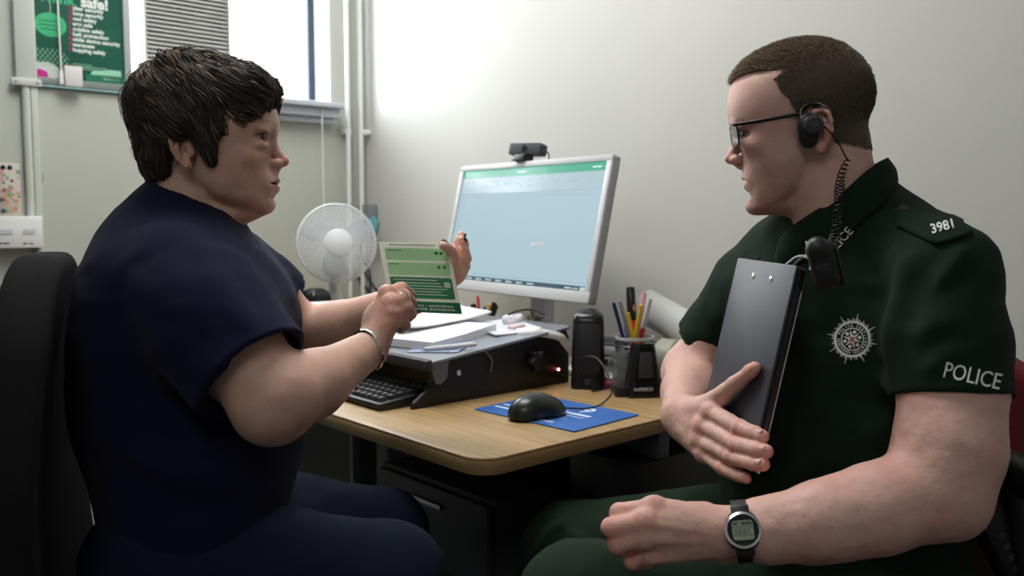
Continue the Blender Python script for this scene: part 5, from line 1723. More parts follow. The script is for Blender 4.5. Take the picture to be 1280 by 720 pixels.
# ------------------------------------------------------------------ fan
M_fan = mat('fan_white', (0.74, 0.76, 0.78), 0.4)
M_blade = mat('fan_blade', (0.36, 0.42, 0.46), 0.3)
fc = P(421, 304, 2.50)
fan = empty('desk_fan', Vector((fc.x, fc.y, ZD)), 'white round desk fan with wire grille in the corner behind the leaflet', 'fan')
ff = (Vector((0, 0, CAMZ-0.05))-fc).normalized(); ff = (ff+Vector((0.15, 0, 0.05))).normalized()
fx = Vector((0, 0, 1)).cross(ff).normalized(); fy = ff.cross(fx)
Mf = frame(fx, fy, ff).to_4x4(); Mf.translation = fc
FR = 0.110
bm = bmesh.new()
def ring(R, z, r, n=56): add_tube(bm, [Mf @ Vector((R*math.cos(2*math.pi*i/n), R*math.sin(2*math.pi*i/n), z)) for i in range(n+1)], r, 5, cap=False)
ring(FR, 0, 0.0036); ring(FR, 0.006, 0.0028); ring(FR, -0.006, 0.0028)
for k in range(1, 10):
    R = 0.040+(FR-0.042)*k/10
    ring(R, 0.034*math.sqrt(max(0, 1-(R/FR)**2))+0.002, 0.0011)
for k in range(72):
    a = 2*math.pi*k/72
    pts = [Mf @ Vector((R*math.cos(a+0.28*(R/FR)), R*math.sin(a+0.28*(R/FR)), 0.034*math.sqrt(max(0, 1-(R/FR)**2))+0.002)) for R in (0.036, 0.055, 0.075, 0.095, FR)]
    add_tube(bm, pts, 0.0011, 4, cap=False)
bm_obj('front_grille', bm, M_fan, fan, smooth=True)
bm = bmesh.new()
for k in range(48):
    a = 2*math.pi*k/48
    pts = [Mf @ Vector((R*math.cos(a-0.2*(R/FR)), R*math.sin(a-0.2*(R/FR)), -0.045*math.sqrt(max(0, 1-(R/FR)**2))-0.002)) for R in (0.036, 0.07, 0.095, FR)]
    add_tube(bm, pts, 0.0009, 4, cap=False)
ring(0.06, -0.040, 0.0009); ring(0.085, -0.030, 0.0009)
bm_obj('rear_grille', bm, M_fan, fan, smooth=True)
lathe('hub_cover', [(0.040, 0.024), (0.040, 0.034), (0.034, 0.039), (0.0, 0.041)], M_fan, fan, Mf, 40)
for k in range(3):
    a0 = math.radians(12+120*k)
    bm = bmesh.new(); N = 10; K = 8; vs = []
    for i in range(N+1):
        R = 0.022+0.074*i/N
        half = math.radians(30)*(0.55+0.55*math.sin(math.pi*min(1, 0.25+0.72*i/N)))
        for j in range(K+1):
            w = (j/K-0.5)*2
            a = a0+half*w+0.35*(R/FR)
            vs.append(bm.verts.new(Mf @ Vector((R*math.cos(a), R*math.sin(a), 0.012*w))))
    for i in range(N):
        for j in range(K):
            q_ = i*(K+1)+j
            bm.faces.new((vs[q_], vs[q_+1], vs[q_+K+2], vs[q_+K+1]))
    o = bm_obj('blade', bm, M_blade, fan, smooth=True)
    s_ = o.modifiers.new('s', 'SOLIDIFY'); s_.thickness = 0.0016
lathe('motor', [(0.0, -0.085), (0.028, -0.082), (0.038, -0.065), (0.038, -0.03), (0.020, -0.02), (0.0, -0.02)], M_fan, fan, Mf, 32)
bk = fc-ff*0.06
tube('neck', [Vector((bk.x, bk.y, bk.z-0.02)), Vector((bk.x, bk.y, ZD+0.12))], 0.017, M_fan, fan, 20)
lathe('base', [(0.0, 0.0), (0.080, 0.0), (0.082, 0.008), (0.060, 0.020), (0.030, 0.032), (0.024, 0.12), (0.019, 0.14), (0, 0.14)], M_fan, fan, Matrix.Translation((bk.x, bk.y, ZD)), 40)

# dark box beside the far speaker, socket and cloth in the corner
bx = box('file_box', Vector((P(352, 380, 2.46).x, 2.46, ZD+0.095)), (0.045, 0.05, 0.095), mat('navy_card', (0.015, 0.02, 0.035), 0.6), None, RUV, 0.004)
tag(bx, 'dark navy file box behind the raised forearm', 'box')
tag(box('lid', Vector((P(352, 380, 2.46).x, 2.46, ZD+0.175)), (0.047, 0.052, 0.012), mat('navy_card', ()), bx, RUV, 0.003), None)
so = Pn(460, 272, U, WU-0.02)
sk = box('wall_socket', so, (0.018, 0.035, 0.045), M_grey, None, RUV, 0.004)
tag(sk, 'grey electrical box on the wall behind the fan', 'socket')
tube('lead', smooth_path([so-Vector((0, 0, 0.04))-U*0.02, so-Vector((0, 0, 0.12))-U*0.03, so-Vector((0, 0, 0.2))-U*0.02-V*0.04, so-Vector((0, 0, 0.32))-U*0.02-V*0.02]), 0.004, M_dark, sk)
f = Field(); f.ell((0, 0, 0), (0.022, 0.018, 0.035)); f.add(lambda p: 0.008*vnoise(p, 55), 0, 'd'); v, q = f.mesh(0.003)
co_ = Pn(467, 285, U, WU-0.05)
o = link('cloth', np_mesh('cloth', [(v+A3(co_), q, None)]), mat('teal_cloth', (0.12, 0.32, 0.36), 0.9)); tag(o, 'small teal cloth hanging by the grey electrical box', 'cloth')
for k, (dx, lab) in enumerate(((0, 'left of two dark cables behind the fan'), (11, 'right of two dark cables behind the fan'))):
    c_ = tube('wall_cable', smooth_path([Pn(437+dx, 320, U, WU-0.03), Pn(446+dx, 342, U, WU-0.03), Pn(456+dx, 358, U, WU-0.03), Pn(466+dx, 372, U, WU-0.03), Pn(470+dx, 400, U, WU-0.03)]), 0.0048, M_dark)
    tag(c_, lab, 'cable')
# papers lying on the far part of the desk
def desk_sheet(name, px, py, w, h, rz, z0, lab, th=0.004):
    c = Pz(px, py, ZD+z0)
    o = prism(name, [(-w, -h), (w, -h), (w, h), (-w, h)], 0, th, M_paper, None, Matrix.Translation((c.x, c.y, ZD+z0+0.0003)) @ Matrix.Rotation(rz, 4, 'Z'), 0.0008)
    return tag(o, lab, 'papers')
tc_ = P(432, 384, 2.20)
tray = box('document_box', Vector((tc_.x, tc_.y, ZD+0.066)), (0.10, 0.13, 0.066), M_dark, None, RUV, 0.003)
tag(tray, 'dark document box on the desk behind the raised forearm', 'box')
box('lid', Vector((tc_.x, tc_.y, ZD+0.128)), (0.102, 0.132, 0.006), M_dark, tray, RUV, 0.002)
for k_i, (rz_, lab_) in enumerate(((0.25, 'lower white sheet lying on the dark document box'), (-0.12, 'top white sheet lying askew on the dark document box'))):
    o = prism('paper_sheet', [(-0.105, -0.14), (0.105, -0.14), (0.105, 0.14), (-0.105, 0.14)], 0, 0.0025, M_paper, None, Matrix.Translation((tc_.x-0.01, tc_.y-0.01, ZD+0.1345+k_i*0.003)) @ Matrix.Rotation(UA+rz_, 4, 'Z'), 0.0006)
    tag(o, lab_, 'papers')
desk_sheet('paper_sheet', 395, 462, 0.10, 0.14, UA-0.3, 0.0, 'white sheet on the desk left of the keyboard')
# ------------------------------------------------------------------ things on and by the window wall
NV = -V
def wallM(px, py, v):
    o = Pn(px, py, V, v)
    M = frame(U, Vector((0, 0, 1)), -V).to_4x4(); M.translation = o
    return M
# pipes in the corner
for px, lab, r in ((435, 'left of two white vertical pipes in the room corner', 0.008), (451, 'right of two white vertical pipes in the room corner', 0.0085)):
    p = Pn(px, 150, V, VW-0.035) if px < 445 else Pn(px, 150, U, WU-0.035)
    pipe = empty('wall_pipe', Vector((p.x, p.y, 0)), lab, 'pipe')
    tube('pipe', [Vector((p.x, p.y, 0.14)), Vector((p.x, p.y, HT-0.001))], r, M_white, pipe, 16)
    back = V if px < 445 else U
    for z_ in (1.39, 0.6, 2.2):
        box('pipe_clip', Vector((p.x, p.y, z_))+back*0.016, (r+0.004, 0.020, 0.009) if px < 445 else (0.020, r+0.004, 0.009), M_white, pipe, RUV, 0.003)
# blind cord
p = Pn(400, 100, V, VW-0.06)
cd = tube('blind_cord', smooth_path([Vector((p.x, p.y, 2.36)), Vector((p.x+0.004, p.y, 1.6)), Vector((p.x+0.006, p.y, 0.95))]), 0.0022, M_white)
tag(cd, 'thin white blind cord hanging at the window edge', 'cord')
# tall trunking and pipe at the far left
tM = wallM(30, 100, VW)
tr_ = empty('cable_trunking', Vector((tM.translation.x, tM.translation.y, 0)), 'off-white vertical cable trunking on the wall left of the poster', 'trunking')
M_off = mat('offwhite_paint', (0.55, 0.58, 0.53), 0.5)
zc = tM.translation.z
bm = bmesh.new(); add_box(bm, tM.translation+Vector((0, 0, 0.55))-V*0.012, 0.024, 0.012, 0.55, RUV); bm_obj('upper_casing', bm, M_off, tr_, bevel=0.003)
bm = bmesh.new(); add_tube(bm, [tM.translation-V*0.012, tM.translation-V*0.012-Vector((0, 0, 0.42))], 0.0105, 14); bm_obj('pipe', bm, M_off, tr_, smooth=True)
bm = bmesh.new(); add_box(bm, tM.translation-V*0.010+U*0.019-Vector((0, 0, 0.2)), 0.009, 0.010, 0.62, RUV); bm_obj('side_strip', bm, M_off, tr_, bevel=0.003)
br = box('bracket', tM.translation-V*0.020-Vector((0, 0, 0.008)), (0.036, 0.007, 0.010), M_off, tr_, RUV, 0.003)
for s in (-1, 1):
    lathe_on('screw', [(0.004, 0), (0.004, 0.0015), (0, 0.002)], tM.translation-V*0.027+U*s*0.026-Vector((0, 0, 0.008)), -V, M_steel, br, 12)
sb = wallM(17, 290, VW)
sbx = empty('switch_box', sb.translation, 'white wall socket box low on the left wall under the floral case', 'socket')
box('casing', sb.translation-V*0.025, (0.060, 0.025, 0.042), M_white, sbx, RUV, 0.004)
Ms_ = sb.copy(); Ms_.translation = sb.translation-V*0.0502
quads('switches', [(-0.050, -0.004, -0.014, 0.008), (0.012, -0.004, 0.040, 0.008)], Ms_, M_lgrey, sbx, 0.002)
quads('small_marks', [(-0.046, -0.030, -0.040, -0.026), (-0.038, -0.030, -0.022, -0.027), (0.010, -0.032, 0.020, -0.028), (0.024, -0.032, 0.034, -0.029)], Ms_, M_dark, sbx)
cs = wallM(15, 244, VW-0.052)
pcs = empty('phone_case', cs.translation, 'floral patterned phone case standing on the white wall socket box', 'phone case')
csM = cs.copy(); zt_ = sb.translation.z+0.0425
csM.translation = Vector((cs.translation.x, cs.translation.y, zt_))+V*0.02
prism('case', rrect(-0.028, 0, 0.024, 0.138, 0.008), 0, 0.009, mat('case_cream', (0.55, 0.50, 0.44), 0.5), pcs, csM, 0.002)
rr = random.Random(11)
fl = [mat('flower_pink', (0.62, 0.30, 0.28), 0.5), mat('flower_green', (0.25, 0.42, 0.27), 0.5), mat('flower_dark', (0.07, 0.06, 0.10), 0.5), mat('flower_coral', (0.65, 0.35, 0.22), 0.5)]
for i, mm in enumerate(fl):
    bm = bmesh.new()
    for k in range(9):
        cx, cy = -0.024+0.044*rr.random(), 0.006+0.11*rr.random(); r = 0.002+0.005*rr.random(); n_ = 5
        add_prism(bm, [(cx+r*(1+0.35*math.cos(n_*t))*math.cos(t), cy+r*(1+0.35*math.cos(n_*t))*math.sin(t)) for t in [2*math.pi*j/20 for j in range(20)]], 0.009, 0.0096+0.0001*i, csM)
    bm_obj('flower_print', bm, mm, pcs)
for cx in (-0.016, 0.0):
    lathe('camera_ring', [(0.006, 0.009), (0.006, 0.0105), (0.0, 0.0106)], M_black, pcs, csM @ Matrix.Translation((cx, 0.126, 0)), 20)
lb = wallM(44, 221, VW)
o = box('wall_label', lb.translation-V*0.002, (0.020, 0.002, 0.011), mat('sage_label', (0.32, 0.38, 0.32), 0.5), None, RUV, 0.001)
tag(o, 'small grey-green tag stuck on the left wall beside the trunking', 'tag')
quads('mark', [(-0.009, -0.002, 0.013, 0.003)], wallM(44, 221, VW-0.0041), M_off, o, 0.0003)

# poster board on the window sill
pv_ = VW-0.01
bl = Pn(46, 107, V, pv_); brr = Pn(157, 107, V, pv_)
PW_ = (brr-bl).length; PH_ = 0.60
pM = frame(U, Vector((0, 0, 1)), -V).to_4x4(); pM.translation = Vector((bl.x, bl.y, zS+0.001))
post = empty('poster', pM.translation, 'dark green safety poster propped on the window sill', 'poster')
M_pg = mat('poster_green', (0.008, 0.085, 0.055), 0.35, noise=0.25, nscale=6)
prism('board', [(0, 0), (PW_, 0), (PW_, PH_), (0, PH_)], -0.006, 0, M_pg, post, pM)
prism('frame_rail', [(-0.004, -0.0), (PW_+0.004, -0.0), (PW_+0.004, 0.020), (-0.004, 0.020)], 0.0, 0.008, mat('rail_grey', (0.20, 0.24, 0.23), 0.4), post, pM, 0.002)
prism('frame_rail', [(PW_-0.004, 0.02), (PW_+0.016, 0.02), (PW_+0.016, PH_), (PW_-0.004, PH_)], -0.002, 0.008, mat('rail_silver', (0.42, 0.46, 0.46), 0.4), post, pM, 0.002)
def PXY(px, py):
    q_ = Pn(px, py, V, pv_)-pM.translation
    return q_.dot(U), q_.z
M_ptx = mat('poster_white_ink', (0.72, 0.78, 0.74), 0.6)
M_pmg = mat('poster_magenta_ink', (0.35, 0.02, 0.12), 0.5)
M_pgl = mat('poster_light_green_ink', (0.04, 0.42, 0.18), 0.5)
M_pgm = mat('poster_mint_ink', (0.30, 0.62, 0.42), 0.5)
Lp = pM @ Matrix.Translation((0, 0, 0.0003))
k_ = (PXY(130, 60)[0]-PXY(90, 60)[0])/40.0
lines = ['yber security', 'ome security', 'oad safety', 'arm safe', 'ocialise safely', 'heft prevention', 'obile device security', 'wareness', 'hopping safely']
first = 'CHRFSTMAS'
ys = [12, 18.5, 25, 31.5, 38, 44.5, 51, 57.5, 64]
it = []; it1 = []
for s, c, y_ in zip(lines, first, ys):
    X, Z = PXY(91, y_)
    it.append((s, X, Z, 0.0150)); it1.append((c, X-0.0105, Z, 0.0150))
x1, z1 = PXY(101, 8)
it.append(('safe!', x1, z1, 0.040))
texts('white_lettering', it, Lp, M_ptx, post, bold=0.035)
x2, z2 = PXY(76, 5)
texts('green_lettering', [('Think', x1-0.108, z1, 0.040)], Lp, M_pgl, post, bold=0.03)
texts('initials', it1, Lp, M_pmg, post, bold=0.03)
# light bulb shaped badge with lines
cx, cz = PXY(63, 31)
def disc(rx, rz, cx, cz, n=32): return [(cx+rx*math.cos(2*math.pi*i/n), cz+rz*math.sin(2*math.pi*i/n)) for i in range(n)]
prism('speech_oval', disc(0.040, 0.032, cx, cz), 0, 0.0006, M_pgl, post, Lp)
quads('oval_lines', [(cx-0.028, cz+0.008, cx+0.028, cz+0.011), (cx-0.028, cz-0.003, cx+0.028, cz), (cx-0.024, cz-0.014, cx+0.026, cz-0.011)], Lp @ Matrix.Translation((0, 0, 0.0007)), mat('poster_deep_green_ink', (0.01, 0.15, 0.06), 0.5), post)
quads('hanging_lines', [(cx+0.000, cz+0.032, cx+0.002, PH_)], Lp, M_pgm, post)
# mesh dome
bm = bmesh.new(); dx_, dz_ = PXY(60, 82)
for k in range(-5, 6):
    for s in (-1, 1):
        pts = []
        for i in range(9):
            xx_ = k*0.012+s*0.020*(i/8-0.5)*2; zz_ = 0.052*(i/8)
            if (xx_/0.058)**2+(zz_/0.052)**2 < 1: pts.append(Lp @ Vector((dx_+xx_, dz_+zz_, 0.0008)))
        if len(pts) > 1: add_tube(bm, pts, 0.0007, 4)
bm_obj('dome_pattern', bm, M_pgm, post)
quads('small_print', [(PXY(88, 0)[0], PXY(0, 70)[1], PXY(112, 0)[0], PXY(0, 69.2)[1]), (PXY(88, 0)[0], PXY(0, 73)[1], PXY(130, 0)[0], PXY(0, 72)[1]), (PXY(88, 0)[0], PXY(0, 76)[1], PXY(120, 0)[0], PXY(0, 75.2)[1])], Lp, M_pgm, post, 0.0004)
quads('mint_square', [(PXY(132, 0)[0], PXY(0, 88)[1]+0.006, PXY(148, 0)[0], PXY(0, 73)[1])], Lp, M_pgm, post, 0.0006)
prism('pale_hill', [(PXY(104, 0)[0], 0.02), (PW_-0.006, 0.02), (PW_-0.006, 0.040), (PXY(135, 0)[0], 0.058), (PXY(112, 0)[0], 0.050)], 0, 0.0004, M_pgm, post, Lp)
prism('pale_dome', [(0.002, 0.02), (PXY(72, 0)[0], 0.02), (PXY(70, 0)[0], 0.05), (PXY(58, 0)[0], 0.062), (0.002, 0.060)], 0, 0.0006, mat('poster_pale_ink', (0.55, 0.60, 0.57), 0.6), post, Lp)
prism('magenta_blob', [(0.002, 0.021), (0.030, 0.021), (0.026, 0.036), (0.010, 0.042), (0.002, 0.040)], 0, 0.0009, mat('poster_bright_magenta_ink', (0.55, 0.02, 0.25), 0.5), post, Lp)
prism('footer', [(PXY(104, 0)[0], 0.02), (PW_-0.006, 0.02), (PW_-0.006, 0.042), (PXY(104, 0)[0], 0.040)], 0.0006, 0.001, mat('poster_footer_green', (0.01, 0.16, 0.09), 0.5), post, Lp)
texts('footer_lettering', [('Police Service', PXY(126, 0)[0], 0.028, 0.0115)], Lp @ Matrix.Translation((0, 0, 0.0008)), M_ptx, post, bold=0.02)
# small white gift box and ornament on the sill
gx = Pn(91, 100, V, VW-0.03)
gift = box('gift_box', Vector((gx.x, gx.y, zS+0.0275)), (0.022, 0.012, 0.027), mat('white_card', (0.66, 0.63, 0.63), 0.7), None, RUV, 0.001)
tag(gift, 'tiny white gift box with a brown bow on the sill before the poster', 'gift box')
bm = bmesh.new()
for s in (-1, 1):
    add_lathe(bm, [(0.001, -0.003), (0.006, -0.001), (0.006, 0.001), (0.001, 0.003)], Matrix.Translation(Vector((gx.x, gx.y, zS+0.058))+U*s*0.007) @ Matrix.Rotation(s*0.5, 4, 'Y'), 12)
bm_obj('bow', bm, mat('brown_ribbon', (0.16, 0.10, 0.07), 0.6), gift, smooth=True)
cd2 = Pn(75, 50, V, VW-0.028)
c_ = tube('blind_cord', [Vector((cd2.x, cd2.y, zS+0.04)), Vector((cd2.x-0.01, cd2.y, zT-0.01))], 0.0022, M_white)
tag(c_, 'white blind cord with end weight in front of the poster', 'cord')
lathe('cord_weight', [(0.001, 0), (0.007, 0.003), (0.006, 0.03), (0.002, 0.045), (0.001, 0.045)], M_white, c_, Matrix.Translation((cd2.x, cd2.y, zS+0.001)), 16)
go = Pn(163, 104, V, VW-0.03)
f = Field(); f.ell((0, 0, 0.012), (0.013, 0.010, 0.012)); f.ell((0.008, 0, 0.030), (0.008, 0.007, 0.012), 0.006); f.cone((0.006, 0, 0.038), (0.003, 0, 0.052), 0.003, 0.001, 0.002); f.cone((0.012, 0, 0.038), (0.016, 0, 0.052), 0.003, 0.001, 0.002)
f.cut((0, 0, 0.001), (0, 0, -1)); v, q = f.mesh(0.0015)
o = link('ornament', np_mesh('ornament', [(v+A3(Vector((go.x, go.y, zS))), q, None)]), mat('brown_ceramic', (0.14, 0.10, 0.09), 0.4))
tag(o, 'tiny brown ornament with purple bead on the window sill', 'ornament')
bm = bmesh.new(); bmesh.ops.create_uvsphere(bm, u_segments=16, v_segments=12, radius=0.010, matrix=Matrix.Translation(Vector((go.x, go.y, zS+0.011))-V*0.010))
bm_obj('bead', bm, mat('purple_bead', (0.28, 0.06, 0.55), 0.2), o, smooth=True)
# louvred vent in the window
l0 = Pn(183, 78, V, VW+0.04); l1 = Pn(284, 78, V, VW+0.04)
lw = (l1-l0).length
lM = frame(U, Vector((0, 0, 1)), -V).to_4x4(); lM.translation = l0
vent = empty('louvre_vent', l0, 'beige slatted ventilation unit set in the window', 'vent')
M_vent = mat('vent_beige', (0.50, 0.51, 0.48), 0.5)
LH = zT-l0.z-0.06
prism('frame', [(-0.006, -0.012), (lw+0.004, -0.012), (lw+0.004, 0.0), (-0.006, 0.0)], -0.03, 0.012, M_vent, vent, lM, 0.002)
prism('frame', [(-0.008, 0), (0.0, 0), (0.0, LH), (-0.008, LH)], -0.03, 0.012, M_vent, vent, lM, 0.001)
prism('frame', [(lw, 0), (lw+0.006, 0), (lw+0.006, LH), (lw, LH)], -0.03, 0.012, M_vent, vent, lM, 0.001)
prism('back_plate', [(0, 0), (lw, 0), (lw, LH), (0, LH)], -0.032, -0.026, mat('vent_shadow', (0.10, 0.10, 0.095), 0.7), vent, lM)
bm = bmesh.new(); nsl = int(LH/0.0128)
for k in range(nsl):
    zz = 0.004+k*0.0128
    add_prism(bm, [(-0.004, zz+0.0098), (-0.002, zz+0.0105), (0.008, zz+0.0022), (0.006, zz)], 0, lw, lM @ Matrix(((0, 0, 1, 0), (0, 1, 0, 0), (1, 0, 0, 0), (0, 0, 0, 1))))
bm_obj('slats', bm, M_vent, vent)
box('support_ledge', l0+U*(lw/2-0.01)-Vector((0, 0, 0.024))-V*0.0, (lw/2+0.025, 0.03, 0.011), M_white, vent, RUV, 0.003)

# ------------------------------------------------------------------ chairs
def slab_chair(name, c, yaw, hw, hh, th, m, label, seat_z, wheel=True):
    o = empty(name, Vector((c[0], c[1], 0)), label, 'chair')
    R = Matrix.Rotation(yaw, 4, 'Z')
    T = Matrix.Translation(Vector(c))
    f = Field()
    def fn(p):
        y = p[:, 1]; z = p[:, 2]
        cx = -0.35*y*y-0.10*(z)**2+0.02*np.cos(z*6)         # curved shell
        x = p[:, 0]+cx*1.0
        wd = hw*(1-0.45*np.clip(z/hh, 0, 1)**2)
        q = np.maximum(np.abs(y)-wd+0.09, 0); r = np.maximum(np.abs(z)-hh+0.11, 0)
        e = np.sqrt((q/0.09)**2+(r/0.11)**2)-1
        return smax(np.abs(x)-th, e*0.08, 0.018)
    f.add(fn); f._b((Vector((0, 0, 0)), max(hw, hh)+0.05))
    v, q = f.mesh(0.006, (-0.16, -hw-0.03, -hh-0.03), (0.16, hw+0.03, hh+0.03))
    M = T @ R
    b = link('backrest', np_mesh('backrest', [(xf(M, v), q, None)]), m, o)
    # piping around the edge
    pts = []
    for i in range(60):
        a = 2*math.pi*i/60
        ca, sa = math.cos(a), math.sin(a)
        z = hh*0.985*math.copysign(abs(sa)**0.55, sa)
        wd = hw*(1-0.45*max(0, min(1, z/hh))**2)
        y = wd*0.985*math.copysign(abs(ca)**0.55, ca)
        cx = -0.35*y*y-0.10*z*z+0.02*math.cos(z*6)
        pts.append(M @ Vector((-cx-th*0.2, y, z)))
    tube('piping', pts+[pts[0]], 0.0035, mat('chair_piping', (0.05, 0.055, 0.05), 0.8), b, 6)
    g = Field(); g.box((0, 0, 0), (0.24, 0.235, 0.045), 0.04); g.add(lambda p: 0.15*(p[:, 0]**2)*0.2, 0, 'd')
    v, q = g.mesh(0.007)
    sc = Vector((c[0], c[1], 0))+R.to_3x3() @ Vector((0.27, 0, 0)); sc.z = seat_z-0.045
    Mst = Matrix.Translation(sc) @ R
    link('seat', np_mesh('seat', [(xf(Mst, v), q, None)]), m, o)
    tube('gas_lift', [Vector((sc.x, sc.y, seat_z-0.09)), Vector((sc.x, sc.y, 0.10))], 0.025, M_black, o, 20)
    tube('back_bar', smooth_path([Vector((sc.x, sc.y, seat_z-0.10)), Vector((c[0], c[1], seat_z-0.09))-R.to_3x3() @ Vector((0.05, 0, 0)), Vector((c[0], c[1], c[2]-hh*0.3))-R.to_3x3() @ Vector((0.05, 0, 0))]), 0.016, M_black, o, 12)
    for k in range(5):
        a = 2*math.pi*k/5+0.3
        d = Vector((math.cos(a), math.sin(a), 0))
        lg = tube('leg', [Vector((sc.x, sc.y, 0.10)), Vector((sc.x, sc.y, 0.065))+d*0.28], [0.026, 0.016], M_black, o, 12)
        w = Vector((sc.x, sc.y, 0.028))+d*0.28
        yy = Vector((-d.y, d.x, 0)); Mx = frame(d, Vector((0, 0, 1)), yy).to_4x4(); Mx.translation = w
        lathe('caster', [(0.0, -0.02), (0.024, -0.02), (0.027, -0.014), (0.027, 0.014), (0.024, 0.02), (0, 0.02)], M_black, lg, Mx, 20)
    return o, R, sc
M_chair = mat('black_chair_fabric', (0.010, 0.011, 0.011), 0.95, noise=0.3, nscale=500, bump=0.5, bscale=900, spec=0.15)
slab_chair('office_chair', (-0.612, 1.12, 0.745), math.radians(20), 0.245, 0.31, 0.030, M_chair, 'black fabric office chair under the person in navy', 0.50)
M_redc = mat('red_chair_fabric', (0.16, 0.010, 0.018), 0.9, noise=0.15, nscale=400, bump=0.4, bscale=800)
oc, Rc, scc = slab_chair('office_chair', (0.668, 1.33, 0.70), math.radians(213), 0.215, 0.215, 0.028, M_redc, 'dark red fabric office chair behind the officer', 0.53)
ar = P(1262, 590, 1.10)
tube('armrest_post', smooth_path([Vector((ar.x+0.02, ar.y+0.02, 0.50)), Vector((ar.x+0.03, ar.y, 0.62)), Vector((ar.x+0.005, ar.y, ar.z-0.02))]), 0.014, M_black, oc, 12)
f = Field(); f.cone(ar+Vector((0.01, 0.06, 0)), ar+Vector((0.0, -0.07, 0.0)), 0.026, 0.024); v, q = f.mesh(0.004)
link('armrest', np_mesh('armrest', [(v, q, None)]), M_black, oc)
# small wooden cabinet at the right edge
wcab = P(1290, 612, 1.20)
cb_ = empty('wooden_cabinet', Vector((wcab.x, wcab.y, 0)), 'low wooden cabinet at the right edge behind the red chair', 'cabinet')
box('top', Vector((wcab.x+0.06, wcab.y+0.04, wcab.z)), (0.11, 0.11, 0.012), M_oak, cb_, RUV, 0.002)
box('body', Vector((wcab.x+0.06, wcab.y+0.04, (wcab.z-0.012)/2+0.001)), (0.10, 0.10, (wcab.z-0.014)/2), M_oakedge, cb_, RUV, 0.002)
box('door', Vector((wcab.x+0.06, wcab.y+0.04, (wcab.z-0.012)/2+0.001))-U*0.104, (0.004, 0.095, (wcab.z-0.05)/2), M_oakedge, cb_, RUV, 0.002)
# ------------------------------------------------------------------ things worn and held
# leaflet
tl, tr2, bl2, br2 = P(473, 302, 1.325), P(560, 304, 1.300), P(489, 389, 1.298), P(578, 392, 1.274)
lx = (tr2-tl); ly = (tl-bl2)
LWd, LHt = lx.length, ly.length
lz = lx.cross(ly).normalized()
Lm = frame(lx.normalized(), lz.cross(lx.normalized()), lz).to_4x4(); Lm.translation = bl2
leaf = empty('leaflet', bl2, 'green and white printed leaflet held up between her two hands', 'leaflet')
shx = (tl-bl2).dot(lx.normalized())
def LS(x, y):                      # sheared unit square to plane
    return (x*LWd+y*shx, y*(tl-bl2).dot(Lm.to_3x3().col[1]))
def lpoly(x0, y0, x1, y1, r=0.0):
    if r == 0: return [LS(x0, y0), LS(x1, y0), LS(x1, y1), LS(x0, y1)]
    return [LS(a, b) for a, b in rrect(x0, y0, x1, y1, r, 4)]
M_lf = mat('leaflet_paper', (0.93, 0.96, 0.88), 0.55)
prism('sheet', lpoly(0, 0, 1, 1), -0.0008, 0.0, M_lf, leaf, Lm)
M_lg1 = mat('leaflet_light_green', (0.64, 0.93, 0.61), 0.5); M_lg2 = mat('leaflet_mid_green', (0.08, 0.42, 0.20), 0.5); M_lg3 = mat('leaflet_dark_green', (0.03, 0.30, 0.14), 0.5)
def translucent(m, f=0.45):
    nt = m.node_tree; b = nt.nodes['Principled BSDF']; out = [n for n in nt.nodes if n.type == 'OUTPUT_MATERIAL'][0]
    t = nt.nodes.new('ShaderNodeBsdfTranslucent'); t.inputs[0].default_value = b.inputs['Base Color'].default_value
    mx = nt.nodes.new('ShaderNodeMixShader'); mx.inputs[0].default_value = f
    nt.links.new(b.outputs[0], mx.inputs[1]); nt.links.new(t.outputs[0], mx.inputs[2]); nt.links.new(mx.outputs[0], out.inputs[0])
for m_ in (M_lf, M_lg1, M_lg2, M_lg3): translucent(m_)
Z1 = Lm @ Matrix.Translation((0, 0, 0.0001))
prism('panel', lpoly(0.07, 0.74, 0.95, 0.915, 0.03), 0, 0.0002, M_lg1, leaf, Z1)
prism('panel', lpoly(0.07, 0.53, 0.95, 0.71, 0.03), 0, 0.0002, M_lg1, leaf, Z1)
prism('panel', lpoly(0.07, 0.20, 0.95, 0.50, 0.03), 0, 0.0002, M_lg2, leaf, Z1)
prism('footer', lpoly(0.0, 0.0, 1.0, 0.155), 0, 0.0002, M_lg3, leaf, Z1)
Z2 = Lm @ Matrix.Translation((0, 0, 0.00035))
M_li = mat('leaflet_white_ink', (0.60, 0.72, 0.60), 0.6); M_ld = mat('leaflet_dark_ink', (0.03, 0.14, 0.07), 0.6)
bm = bmesh.new(); rr = random.Random(5)
for y in (0.455, 0.41, 0.37, 0.33, 0.29, 0.25):
    x1 = 0.50+0.38*rr.random()
    add_prism(bm, lpoly(0.12+0.03*(y < 0.44), y, min(x1, 0.9), y+0.012), 0, 0.0001, Z2)
add_prism(bm, lpoly(0.83, 0.36, 0.92, 0.44, 0.02), 0, 0.0001, Z2)
add_prism(bm, lpoly(0.52, 0.03, 0.525, 0.13), 0, 0.0001, Z2)
bm_obj('printed_lines', bm, M_li, leaf)
bm = bmesh.new()
for x0, y, x1 in ((0.11, 0.875, 0.34), (0.11, 0.675, 0.26), (0.15, 0.955, 0.85)):
    for k in range(int((x1-x0)/0.035)):
        add_prism(bm, lpoly(x0+k*0.035, y, x0+k*0.035+0.024, y+0.014), 0, 0.0001, Z2)
for x in (0.80, 0.87): add_prism(bm, lpoly(x-0.02, 0.83, x+0.03, 0.87, 0.01), 0, 0.0001, Z2)
for x in (0.80, 0.88): add_prism(bm, lpoly(x-0.015, 0.63, x+0.02, 0.67, 0.01), 0, 0.0001, Z2)
bm_obj('printed_marks', bm, M_ld, leaf)
bm = bmesh.new()
